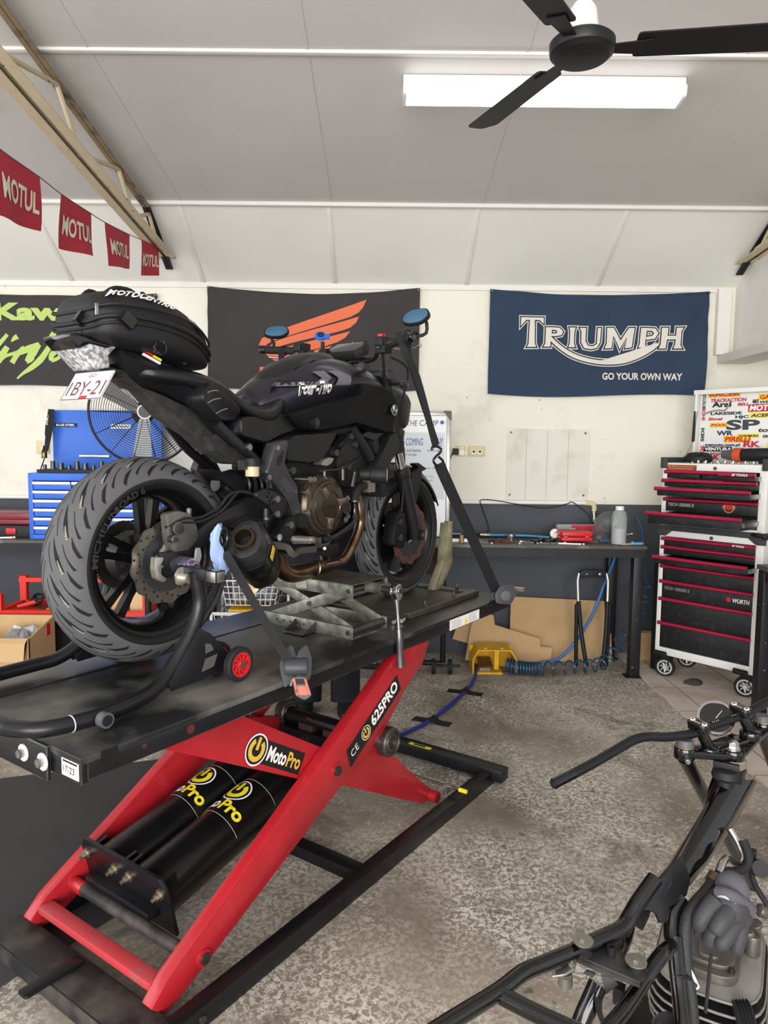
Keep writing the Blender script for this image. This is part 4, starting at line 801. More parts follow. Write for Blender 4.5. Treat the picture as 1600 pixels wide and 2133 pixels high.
m = M(); m.tube([(.916, -.16, 1.347), (.858, -.17, 1.331), (.834, -.175, 1.284)], .017, 4); m.k = 1; m.lathe([(.017, 0), (.021, 0), (.021, .008), (.017, .008)], (.836, -.175, 1.288), (0, 0, 1), 20, loop=True, cap=False); m.k = 2; m.box((.951, -.16, 1.345), (.045, .03, .05)); m.k = 3; m.tube([(.834, -.175, 1.284), (.834, -.175, 1.235), (.796, -.18, 1.201), (.699, -.18, 1.164), (.664, -.17, 1.158)], .015, 3)
m.obj('coolant_hose', [mRub, mDkSteel, mat('cast_alloy', '#8c877c', .5, .7, var=.1), mBlackG], bike)
m = M(); m.cyl((.668, -.15, 1.158), (.621, -.19, 1.166), .035, n=28); m.cyl((.621, -.19, 1.166), (.654, -.2, 1.163), .018); m.box((.671, -.17, 1.121), (.09, .05, .04)); m.k = 1; m.cyl((.626, -.2, 1.131), (.612, -.212, 1.134), .009); m.obj('water_pump', [mEng, mSteel], bike, bev=.003)
m = M(); m.strap([(.335, -.21, 1.179), (.368, -.22, 1.171), (.396, -.23, 1.163), (.418, -.235, 1.137), (.453, -.24, 1.148), (.536, -.235, 1.142)], .010, .022, (0, -.3, 1), 3); m.obj('brake_pedal', mat('pedal_alloy', '#6f6d69', .4, .85, var=.1), bike)
mEx = mat('heat_tinted_steel', '#6a4f3c', .28, .95, col2='#8b7a63', cs=11, lo=.4, hi=.65)
m = M(); m.tube([(.86, -.06, 1.42), (.93, -.09, 1.40), (.925, -.13, 1.258), (.935, -.13, 1.197), (.901, -.125, 1.121), (.837, -.12, 1.054), (.745, -.115, 1.041)], .0185, 5, n=16); m.tube([(.86, .06, 1.42), (.95, .06, 1.38), (.96, .05, 1.25), (.92, .02, 1.14), (.82, -.03, 1.09), (.751, -.11, 1.04)], .0185, 5, n=16)
m.tube([(.757, -.11, 1.041), (.652, -.12, 1.043), (.518, -.15, 1.046), (.443, -.17, 1.068), (.41, -.175, 1.109), (.382, -.18, 1.136)], .027, 5, n=18, scl=[.85, 1.2, 1.1, 1, .95])
ex = m.obj('exhaust_pipe', mEx, bike)
m = M(); m.lathe([(.030, 0), (.033, .002), (.033, .006), (.030, .008)], (.661, -.12, 1.044), (1, -.1, -.12), 20, loop=True, cap=False); m.tube([(.701, -.145, 1.056), (.764, -.15, 1.058)], .005); m.obj('exhaust_spring', mSteel, ex)
mE = Vector((.178, -.255, 1.212)); mF = Vector((.325, -.185, 1.098)); d = (mF-mE).normalized(); sx = Vector((0, 0, 1)).cross(d).normalized(); sy = d.cross(sx)
hx = rnd([(-.058, -.05), (0, -.082), (.058, -.05), (.064, .03), (.025, .085), (-.025, .085), (-.064, .03)], .025, 4)
def mring(t, k): return [mE+d*t+sx*p[0]*k+sy*p[1]*k for p in hx]
m = M(); L_ = (mF-mE).length; m.ring([mring(.035, 1), mring(L_, 1), mring(L_+.05, .5)]); mu = m.obj('muffler', mat('muffler_black', '#121213', .32, var=.1), bike, ang=50)
m = M(); m.ring([mring(.055, 1.005), mring(.03, 1.02), mring(.0, .82), mring(-.004, .62), mring(-.002, .50), mring(.05, .45), mring(.06, .1)]); m.obj('end_cap', mCarb, mu, ang=45)
m = M(); m.lathe([(.028, -.018), (.034, -.018), (.036, -.01), (.036, .03), (.028, .03)], mE, d, 28, loop=True, cap=False); m.k = 1; m.cyl(mE+d*.03, mE+d*.035, .03, n=24); m.obj('outlet_ring', [mat('outlet_steel', '#57493b', .35, .9), mBlackM], mu)
for t in (.058, .115, .128, L_-.01):
    m = M(); m.ring([mring(t, 1.01), mring(t, 1.025), mring(t+.004, 1.025), mring(t+.004, 1.01)], loop=True); m.obj('band', mDkSteel if t in (.058, L_-.01) else mBlackG, mu)
m = M(); q = mE+d*.085; m.prism([(-.012, -.022), (.012, -.022), (.012, .022), (-.012, .022)], q+sx*-.066+sy*.0, d, sy, -.001, .001); m.prism([(-.012, -.022), (.012, -.022), (.012, .022), (-.012, .022)], q+sx*.066+sy*.0, d, sy, -.001, .001); m.obj('muffler_sticker', mat('gold_print', ''), mu)
m = M(); m.tube([mF+d*.02+Vector((-.03, .02, -.04)), mF+d*-.05+Vector((-.02, .02, -.075))], .034, n=20); m.obj('muffler_stub', mEx, mu)
# --- radiator, front end
m = M(); m.box((1.03, 0, 1.44), (.03, .32, .30), Matrix.Rotation(R(-16), 3, 'Y')); rad = m.obj('radiator', mat('radiator_fins', '#2b2b2d', .6, .5), bike, bev=.004)
m = M()
for i in range(24): m.box((1.03+.018*math.cos(R(16)), 0, 1.44), (.004, .30, .003), Matrix.Rotation(R(-16), 3, 'Y')); m.v[-8:] = [v+Vector((.28*math.sin(R(0)), 0, (i-11.5)*.0115)) for v in m.v[-8:]]
m.obj('radiator_core', mDkSteel, rad)
for s in (-1, 1):
    m = M(); out = [(1.055, 1.541), (1.109, 1.561), (1.144, 1.516), (1.102, 1.468), (1.069, 1.44), (1.046, 1.38), (.982, 1.345), (.957, 1.419), (1.011, 1.487)]; puff(m, rnd(out, .008, 2), lambda x, z, s=s: s*.185, s*.13, .01, .93); m.obj('radiator_shroud', mBody, bike, ang=50)
    m = M(); m.kp(rnd([(.888, 1.545), (1.003, 1.588), (1.085, 1.586), (1.036, 1.557), (.973, 1.528)], .004, 2), s*.17, s*.15); m.obj('shroud_bracket', mDkAl, bike, bev=.003)
    m = M(); q = Vector((.826, -.21, 1.396)); e = Vector((.873, -.3, 1.395)); q.y *= -s; e.y *= -s; dd = (e-q); m.cyl(q, q+dd*.45, .023, n=20); m.cyl(q+dd*.4, q+dd*1.0, .031, n=28); m.k = 1; m.lathe([(.012, 0), (.024, .001), (.03, -.003), (.031, -.012)], q+dd*1.003, dd, 28); m.obj('crash_bobbin', [mBlackM, mBlackG], bike, bev=.003)
    ft = [Vector((1.385, s*.105, 1.085)), Vector((1.375, s*.105, 1.13)), Vector((1.271, s*.105, 1.395))]
    m = M(); m.tube(ft, .029, n=18, scl=[.9, 1, 1.05]); m.lathe([(.028, -.03), (.034, -.025), (.036, 0), (.034, .012), (.028, .016)], ft[2], ft[2]-ft[1], 24); fk = m.obj('fork_leg', mBody, bike)
    m = M(); m.cyl(ft[2], (1.225, s*.105, 1.52), .0205, n=20); m.obj('stanchion', mChrome, fk)
    m = M(); m.cyl((1.24, s*.105, 1.48), (1.125, s*.105, 1.80), .026, n=18); m.obj('fork_upper', mBlackM, fk)
    m = M(); m.cyl((1.395, s*.075, 1.102), (1.395, s*.138, 1.102), .026, n=20); m.cyl((1.395, s*.138, 1.102), (1.395, s*.142, 1.102), .017); m.k = 1; m.cyl((1.395, s*.141, 1.102), (1.395, s*.144, 1.102), .010, n=6); m.obj('axle_clamp', [mBody, mSteel], fk)
    m = M(); m.kp(rnd([(1.20, 1.07), (1.28, 1.05), (1.31, 1.12), (1.29, 1.21), (1.235, 1.22), (1.205, 1.15)], .012, 3), s*.055, s*.115); m.k = 1
    for z in (1.10, 1.17): m.cyl((1.25, s*.11, z), (1.25, s*.12, z), .02, n=20)
    m.obj('front_caliper', [mEng, mDkSteel], bike, bev=.004)
m = M(); rs = []
for a in [R(25+i*9) for i in range(13)]:
    r_ = .322; rs.append([Vector((1.3995+(r_-.03*abs(y)**2.5*1.6)*math.cos(a), y*.075, 1.102+(r_-.03*abs(y)**2.5*1.6)*math.sin(a))) for y in [-1+.2*i for i in range(11)]]+[Vector((1.3995+(r_-.006-.03*abs(y)**2.5*1.6)*math.cos(a), y*.070, 1.102+(r_-.006-.03*abs(y)**2.5*1.6)*math.sin(a))) for y in [1-.2*i for i in range(11)]])
m.ring(rs)
for s in (-1, 1): m.kp(rnd([(1.30, 1.30), (1.44, 1.41), (1.47, 1.39), (1.42, 1.24), (1.36, 1.20)], .01, 2), s*.07, s*.088); m.kp([(1.43, 1.425), (1.455, 1.43), (1.53, 1.40), (1.49, 1.39)], s*.04, s*.075)
m.obj('front_mudguard', mBody, bike)
m = M(); m.box((1.115, 0, 1.79), (.10, .25, .03), Matrix.Rotation(R(20), 3, 'Y')); m.box((1.22, 0, 1.57), (.09, .25, .04), Matrix.Rotation(R(20), 3, 'Y')); m.cyl((1.07, 0, 1.55), (1.0, 0, 1.80), .03); m.k = 1
for s in (-1, 1): m.cyl((1.125, s*.105, 1.80), (1.117, s*.105, 1.825), .022, n=20)
m.cyl((1.06, 0, 1.80), (1.05, 0, 1.825), .016, n=6); m.obj('triple_clamp', [mDkAl, mAlu], bike, bev=.006)
m = M(); m.ring([[Vector((u, y*k, 1.66+z*k)) for y, z in rnd([(-.09, -.08), (.09, -.08), (.11, .06), (.05, .11), (-.05, .11), (-.11, .06)], .03)] for u, k in ((1.18, .7), (1.24, 1), (1.33, .98), (1.37, .8))]); m.k = 1; m.ring([[Vector((u, y*k, 1.66+z*k)) for y, z in rnd([(-.09, -.08), (.09, -.08), (.11, .06), (.05, .11), (-.05, .11), (-.11, .06)], .03)] for u, k in ((1.365, .78), (1.385, .6))]); m.obj('headlight', [mBody, lens], bike)
for s in (-1, 1):
    m = M(); q = Vector((1.095, -.2, 1.76)); q.y *= -s; m.tube([(1.15, s*.09, q.z+.01), q], .008); dd = Vector((1, 0, .05)); rs = []
    for x, k in ((-.03, .3), (-.015, .9), (.01, 1), (.035, .35)): rs.append([q+Vector((x+.02, 0, 0))+Vector((0, .014*k*math.cos(a)-s*-.012, .018*k*math.sin(a))) for a in [2*PI*i/14 for i in range(14)]])
    m.ring(rs); m.obj('indicator', mCarb, bike)
# handlebar
m = M(); hb = [(.925, .37, 1.913), (.955, .22, 1.905), (1.0, .17, 1.89), (1.055, .10, 1.862), (1.06, 0, 1.86)]; hbR = [(.935, -.37, 1.91), (.965, -.22, 1.902)]+[(x, -y, z) for x, y, z in hb[2:4]]
m.tube(hb+list(reversed(hbR)), .0125, 4, n=14)
for s in (-1, 1): m.box((1.06, s*.05, 1.845), (.04, .03, .05))
bar = m.obj('handlebar', mat('bar_grey', '#4a4948', .35, .8), bike)
for s, A, B in ((1, (.905, .37, 1.914), (.952, .235, 1.906)), (-1, (.925, -.372, 1.911), (.968, -.235, 1.902))):
    A, B = Vector(A), Vector(B); dd = (B-A)
    m = M(); m.cyl(A, B, .0165, n=20); m.cyl(B-dd*.06, B, .021, n=20); gr = m.obj('grip', mRub, bar)
    m = M(); m.cyl(A-dd*.14, A+dd*.02, .0195, n=22); m.k = 1; m.cyl(A-dd*.145, A-dd*.14, .008, n=6); m.obj('bar_end', [mBlackG, mSteel], bar, bev=.002)
    m = M(); q = B+dd*.22; m.box(q, (.05, .05, .062)); m.box(q+Vector((-.02, -s*.0, .012)), (.03, .04, .03)); m.k = 1; m.box(q+Vector((-.036, 0, -.012)), (.006, .018, .010)); m.k = 2
    if s < 0: m.box(q+Vector((-.012, 0, .038)), (.022, .03, .016))
    m.obj('switch_box', [mBlackM, mGrey, mRedP], bar, bev=.005)
    m = M(); p0 = q+Vector((.03, 0, -.005)); m.tube([p0, A.lerp(B, .8)+Vector((.06, 0, -.02)), A.lerp(B, .3)+Vector((.062, 0, -.028)), A-dd*.1+Vector((.045, 0, -.026))], .0055, 4, n=10, scl=[1.3, 1, .9, 1.2]); m.k = 1; m.box(p0, (.035, .05, .025)); m.obj('lever', [mAlu, mDkAl], bar)
    # mirror on a bar-end stalk
    if s < 0: e0, e1, e2, mc, mn = A-dd*.12, Vector((.95, -.42, 1.927)), Vector((.942, -.42, 1.978)), Vector((.904, -.4, 1.983)), Vector((-.75, -.1, .45))
    else: e0, e1, e2, mc, mn = A+dd*.25, A+dd*.25+Vector((.01, 0, .03)), Vector((.937, .36, 1.966)), Vector((.959, .355, 1.999)), Vector((-.62, -.45, .62))
    m = M(); m.tube([e0, e1, e2, mc+Vector((.012, 0, 0))], .0065, 3, n=10)
    st_ = m.obj('mirror_stalk', mBlackM, bar)
    mn.normalize(); mx_ = Vector((0, 0, 1)).cross(mn).normalized(); my_ = mn.cross(mx_); ov = rnd([(-.05, -.02), (-.02, -.034), (.03, -.03), (.055, 0), (.04, .03), (-.01, .032), (-.045, .015)], .02, 4)
    m = M(); m.prism([p*1.1 for p in ov], mc, mx_, my_, -.012, .002); m.k = 1; m.prism(ov, mc, mx_, my_, .002, .0035); m.obj('mirror', [mBlackM, mat('sky_tint_mirror', '#79b4e0', .08, 1)], bar, bev=.001)  # reflected sky is put into the glass colour as blue
m = M(); q = (.846, .36, 1.894); g = Vector((.93, .28, 1.908)); m.tube([g+Vector((.02*math.cos(a), 0, .02*math.sin(a))) for a in [2*PI*i/12 for i in range(12)]], .003, n=6, closed=True); m.strap([g+Vector((-.02, -.0, 0)), g+Vector((-.01, .0, -.09)), g+Vector((.05, .05, -.16))], .026, .002, (-.6, -.7, .2)); m.obj('soft_loop', mWeb, bar)
m = M(); cl0 = Vector((1.0, 0, 1.905)); ex_ = Vector((0, -1, 0)); ey_ = Vector((.60, 0, .42)).normalized(); ou = [(-.10, -.01), (-.075, -.045), (.075, -.045), (.105, -.005), (.085, .05), (-.075, .05)]
m.prism(rnd(ou, .012), cl0, ex_, ey_, -.03, .004); m.k = 1; m.prism(rnd([(x*.86, y*.78) for x, y in ou], .01), cl0, ex_, ey_, .004, .0052); m.k = 2; m.cyl(cl0+ey_*.044+ex_*.01+ex_.cross(ey_)*.003, cl0+ey_*.044+ex_*.01+ex_.cross(ey_)*.007, .005); m.obj('instrument_cluster', [mBlackM, mat('screen_grey', '#3f443f', .15, coat=.5), mSteel], bike, bev=.004)
m = M(); q0 = Vector((.97, .1, 1.891)); q1 = Vector((.97, .1, 1.936)); m.tube([q0, q1], .008); m.cyl(q0+Vector((0, .01, 0)), q0+Vector((0, -.03, 0)), .016); q = Vector((.957, .1, 1.958)); nn = Vector((-.6, -.5, .75)).normalized(); x, y, _ = basis(nn); m.k = 1; m.cyl(q-nn*.006, q+nn*.006, .024, n=28); m.prism(rnd([(-.012, .0), (.012, .0), (.012, -.04), (-.012, -.04)], .004), q, Vector((.55, -.75, -.1)).cross(nn).normalized()*1, Vector((-.5, .8, .1)), -.005, .005); m.k = 2; m.cyl(q+nn*.006, q+nn*.009, .015, n=24); m.obj('phone_mount', [mBlackM, mat('blue_plastic', '#2f6fd0', .4), mBlackG], bike)
m = M(); m.tube([(.98, -.2, 1.87), (1.05, -.16, 1.80), (1.13, -.10, 1.72), (1.15, -.03, 1.6)], .006, 5, n=8); m.tube([(.98, .2, 1.87), (1.06, .15, 1.78), (1.14, .06, 1.68)], .006, 5, n=8); m.tube([(1.02, -.21, 1.86), (1.18, -.19, 1.82), (1.22, -.13, 1.65), (1.27, -.12, 1.42), (1.25, -.12, 1.22)], .0045, 6, n=8); m.obj('control_cable', mRub, bike)
m = M(); q = Vector((1.10, -.16, 1.80)); m.box(q+Vector((.03, .04, -.0)), (.07, .05, .04)); m.k = 1; m.box(q+Vector((.03, .04, .022)), (.05, .04, .006)); m.obj('brake_reservoir', [mDkAl, mAlu], bike, bev=.006)
# ================================================================ tail bag
bag = thing('tail_bag', 'black soft luggage bag strapped on the tail of the motorcycle on the lift', 'bag', (-.05, 0, 1.76), KM)
BS = [(-.215, .075, 1.80, 1.88), (-.205, .112, 1.787, 1.905), (-.17, .142, 1.777, 1.925), (-.08, .157, 1.766, 1.936), (.02, .157, 1.757, 1.928), (.10, .142, 1.748, 1.902), (.165, .108, 1.738, 1.868), (.205, .072, 1.738, 1.845), (.22, .04, 1.755, 1.835)]
def bring(k, kz, zoff=0):
    rs = []
    for u, hw, zb, zt in BS:
        zm = zb+(zt-zb)*.55
        rs.append([Vector((u, y*hw, zm+(z*(zt-zm) if z > 0 else z*(zm-zb)))) for y, z in [(0, 1), (-.55, .97), (-.82, .72), (-.95, .28), (-1, 0), (-1, -.55), (-.93, -.9), (-.6, -1), (0, -1), (.6, -1), (.93, -.9), (1, -.55), (1, 0), (.95, .28), (.82, .72), (.55, .97)]])
    return rs
m = M(); m.ring(bring(1, 1)); bb = m.obj('bag_body', mat('bag_fabric', '#151517', .55, var=.12, vs=10, bump=.2, bs=260), bag, sub=2, ang=80)
m = M()
for dz, r in ((.03, .0045), (-.012, .007), (-.03, .004)):
    loop = []
    for sgn in (-1, 1):
        q = [(u, sgn*hw*1.0, zb+(zt-zb)*.55+dz*(.6 if dz > 0 else 1)) for u, hw, zb, zt in BS]; loop += q if sgn < 0 else list(reversed(q))
    m.tube(loop, r, 3, n=8, closed=True)
m.obj('zip', mBlackM, bag)
def bside(p, l=.004):
    u = p.x; i = 0
    while i < len(BS)-2 and BS[i+1][0] < u: i += 1
    a, b = BS[i], BS[i+1]; t = (u-a[0])/(b[0]-a[0]); g = [a[k]+(b[k]-a[k])*t for k in range(4)]; zm = g[2]+(g[3]-g[2])*.55; h = p.z
    pl = [(0, 1), (.28, .95), (.72, .82), (.97, .55), (1.0, .2)]
    for k in range(4):
        if pl[k][0] <= h <= pl[k+1][0]: s = (h-pl[k][0])/(pl[k+1][0]-pl[k][0]); y = pl[k][1]+(pl[k+1][1]-pl[k][1])*s; break
    else: y = 1
    return Vector((u, -g[1]*y-l*.9, zm+(g[3]-zm)*h+l*.4))
m = M(); m.text('MOTOCENTRIC', (-.188, 0, .66), (1, 0, -.9), (.1, 0, 1), w=.275, h=.27, bold=.035, shear=.25, lift=0, fn=lambda p: bside(Vector((p.x, 0, p.z))), space=1.05); m.k = 1; m.ring([[bside(Vector((u, 0, h))) for h in hh] for u, hh in ((.07, (.45, .5)), (.11, (.25, .55)), (.16, (.12, .45)), (.195, (.1, .2)))], closed=False, cap=False); m.obj('lettering', [mWhiteT, mat('reflective_grey', '#9a9ba0', .4)], bag)
m = M(); m.tube([(-.13, -.03, 1.925), (-.10, -.03, 1.943), (-.05, -.03, 1.944), (-.02, -.03, 1.925)], .007, 4); m.tube([(-.17, .02, 1.915), (-.15, .02, 1.932), (-.12, .02, 1.928)], .006, 3); m.obj('handle', mWeb, bag)
for p, q in (((-.172, -.158, 1.855), (-.079, -.11, 1.776)), ((-.214, -.03, 1.85), (-.20, -.04, 1.79)), ((.119, -.09, 1.833), (.089, -.08, 1.751))):
    m = M(); p, q = Vector(p), Vector(q); m.strap([p, p.lerp(q, .4)+Vector((0, -.012, 0)), q], .026, .003, (-.5, -.8, .2), 2); m.k = 1; m.box(p.lerp(q, .25)+Vector((-.003, -.012, 0)), (.04, .016, .032), Matrix.Rotation(R(35), 3, 'Y')); m.obj('buckle_strap', [mWeb, mBlackG], bag)
m = M(); q = Vector((-.238, -.145, 1.856)); m.box(q+Vector((0, -.004, -.005)), (.009, .004, .03)); m.obj('zip_pull', mSteel, bag, bev=.001)
m = M(); q = Vector((-.042, -.15, 1.774)); m.tube([q+Vector((.02*math.cos(a), 0, .018*math.sin(a))) for a in [2*PI*i/12 for i in range(12)]], .004, n=8, closed=True); q = Vector((.185, -.06, 1.803)); m.ball(q, (.012, .02, .014)); m.obj('ring', mBlackG, bag)
# ================================================================ ceiling fittings
mTr = mat('truss_cream', '#cbbd9f', .55, col2='#4b3d31', cs=23, lo=.66, hi=.72, var=.06)
def truss(X, lb):
    t = thing('roof_truss', lb, 'truss', (X, 4.9, 2.74), group=None)
    zb = lambda y: 2.745+.089*(4.9-y)
    m = M()
    for s in (-1, 1):
        for w, h in ((.055, .006), (.006, .055)):
            c = X+s*(.008+w/2); m.ring([[Vector((c+a*w/2, y, zb(y)+b)) for a, b in ((-1, 0), (1, 0), (1, h), (-1, h))] for y in (4.90, -1.0)])
    m.obj('bottom_chord', mTr, t)
    m = M(); top = [(4.5, 2.95), (-1, zc(-1)-.03)]
    for w, h, dx in ((.05, .006, 0), (.006, .028, .0)): m.ring([[Vector((X+dx+a*w/2, y, z+b)) for a, b in ((-1, 0), (1, 0), (1, h), (-1, h))] for y, z in top])
    m.obj('top_chord', mat('truss_brown', '#8a7a60', .6, col2='#4a3d31', cs=9, lo=.45, hi=.65), t); m = M()
    for w, h in ((.05, .006), (.008, .03)): m.ring([[Vector((X+a*w/2, y, z+b)) for a, b in ((-1, 0), (1, 0), (1, h), (-1, h))] for y, z in ((4.96, 2.69), (4.5, 2.95))])
    m.obj('end_chord', mat('truss_black', '#1d1a18', .6), t)
    ys = [4.72, 4.55, 4.28, 4.05, 3.55, 3.32, 2.75, 2.5, 1.9, 1.65, 1.0, .75, 0.1, -.15, -.8]
    for i in range(len(ys)-1):
        up = i % 2 == 0; y0, y1 = ys[i], ys[i+1]; zt = lambda y: (zc(y)-.035 if y < 4.5 else 2.95-(y-4.5)*.5)
        a = (X, y0, zb(y0)+.02) if up else (X, y0, zt(y0)); b = (X, y1, zt(y1)) if up else (X, y1, zb(y1)+.02)
        m = M(); m.cyl(a, b, .0115, n=10); m.obj('web_bar', mTr, t)
truss(-1.475, 'cream steel lattice roof truss above the red bunting, ending beside the dark wing flag')
truss(2.40, 'cream steel lattice roof truss over the corner near the navy flag')
mDif = mat('light_diffuser', '#ffffff', .5, emit=2.6)
def batten(x0, x1, lb):
    t = thing('ceiling_light', lb, 'light', ((x0+x1)/2, 3.32, 3.05), group='batten lights'); sl = Matrix.Rotation(-math.atan(.122), 3, 'X'); zz = zc(3.32)-.02
    cx = (x0+x1)/2; m = M(); m.box((cx, 3.32, zz), (x1-x0, .09, .035), sl); m.obj('body', mWhite, t, bev=.003)
    m = M(); pf = rnd([(-.055, 0), (.055, 0), (.05, -.05), (-.05, -.05)], .015); m.ring([[Vector((x, 3.32+p[0], zz-.018+p[1]+(-p[0])*.122)) for p in pf] for x in (x0+.012, x1-.012)]); m.obj('diffuser', mDif, t)
    for x in (x0, x1-.014): m = M(); m.ring([[Vector((q, 3.32+p[0]*1.08, zz-.016+p[1]*1.05+(-p[0])*.122)) for p in pf] for q in (x, x+.014)]); m.obj('end_cap', mWhite, t)
batten(.066, 1.308, 'white batten light on the ceiling behind the black ceiling fan')
batten(-3.1, -1.80, 'white batten light beyond the left roof truss, mostly out of the frame')
fn_ = thing('ceiling_fan', 'black three-blade ceiling fan on a white rod', 'ceiling fan', (.58, 2.25, 2.64))
mFan = mat('fan_black', '#121214', .45)
m = M(); m.lathe([(.001, -.022), (.04, -.021), (.08, -.014), (.094, -.002), (.097, .008), (.097, .026), (.088, .034), (.001, .036)], (.58, 2.25, 2.685), (0, 0, 1), 48); m.obj('motor_housing', mFan, fn_, ang=25)
m = M(); m.lathe([(.050, 0), (.045, .05), (.04, .085), (.026, .105), (.014, .115), (.012, .13)], (.58, 2.25, 2.721), (0, 0, 1), 32); m.cyl((.58, 2.25, 2.85), (.58, 2.25, 3.24), .011); m.lathe([(.05, 0), (.045, .05), (.02, .08)], (.58, 2.25, 3.17), (0, 0, 1), 24); m.obj('hanger_rod', mWhite, fn_)
for a in (-6, 114, 234):
    a = R(a); d = Vector((math.cos(a), math.sin(a), 0)); s_ = Vector((-d.y, d.x, 0)); tl_ = (s_*math.cos(R(10))+Z3*-math.sin(R(10)))
    c = Vector((.58, 2.25, 2.70)); m = M(); m.prism(rnd([(.155, -.05), (.56, -.062), (.60, -.02), (.585, .05), (.155, .045)], .012), c, d, tl_, -.002, .003); bl = m.obj('blade', mFan, fn_)
    m = M(); m.prism([(.085, -.018), (.20, -.03), (.20, .03), (.085, .018)], c-Z3*.004, d, tl_, -.004, 0); m.obj('blade_bracket', mFan, bl)
# bunting
bt = thing('bunting', 'string of four red pennant flags with pale lettering, running to the left truss', 'bunting', (-1.45, 3.6, 2.3))
bp = [(-1.30, 1.9, 2.49), (-1.338, 2.5, 2.51), (-1.367, 2.9, 2.544), (-1.383, 3.12, 2.556), (-1.41, 3.5, 2.595), (-1.424, 3.7, 2.617), (-1.457, 4.15, 2.685), (-1.475, 4.4, 2.728), (-1.486, 4.75, 2.784)]
m = M(); m.tube(bp, .0022, 3, n=6); m.obj('string', mGrey, bt)
mPn = mat('pennant_red', '#b3283a', .75, var=.06)
for i in range(1, 8, 2):
    p, q = Vector(bp[i]), Vector(bp[i+1]); L_ = (q-p).length; ex = (q-p)/L_; side = Vector((1, 0, 0))
    H = (.235, .225, .215, .21)[i//2]; ph = i*1.3
    def pf(s, t, l=0, p=p, ex=ex, H=H, ph=ph, L_=L_): return p+ex*s*L_+Vector((.018*t*math.sin(s*5+ph)+.012*math.sin(t*2+ph)*t+l, -.02*t*math.sin(ph)*0, -t*H*(1-.12*s)))
    m = M(); m.ring([[pf(s/10, t/8) for t in range(9)] for s in range(11)], closed=False, cap=False); pn = m.obj('pennant', mPn, bt)
    m = M(); m.text('MOTUL', (0, 0, 0), (1, 0, 0), (0, 1, 0), w=1, h=1, bold=.028, lift=0, fn=lambda v: pf(.10+.84*v.x, .72-.38*v.y, .003)); m.obj('lettering', mat('pennant_print', '#e9dfc8', .75), pn)
# ================================================================ wall flags
def grow(P, d):
    P = [Vector(p) for p in P]; n = len(P); A = sum(P[i].x*P[(i+1) % n].y-P[(i+1) % n].x*P[i].y for i in range(n)); sg = 1 if A > 0 else -1; out = []
    for i in range(n):
        a, b, c = P[i-1], P[i], P[(i+1) % n]; e1 = (b-a).normalized(); e2 = (c-b).normalized()
        n1 = Vector((e1.y, -e1.x))*sg; n2 = Vector((e2.y, -e2.x))*sg; bi = n1+n2
        k = bi.length; bi = n1 if k < .3 else bi/k; out.append(b+bi*min(d/max(bi.dot(n1), .4), d*2.2))
    return out
def stroke(pts, w, k=4):
    P = cat([(p[0], p[1], 0) for p in pts], k); n = len(P); Lf = []; Rt = []
    for i in range(n):
        t = (P[min(i+1, n-1)]-P[max(i-1, 0)]).normalized(); q = i/(n-1)*(len(w)-1); j = min(int(q), len(w)-2); ww = w[j]+(w[j+1]-w[j])*(q-j)
        Lf.append(Vector((P[i].x-t.y*ww, P[i].y+t.x*ww))); Rt.append(Vector((P[i].x+t.y*ww, P[i].y-t.x*ww)))
    return Lf+list(reversed(Rt))
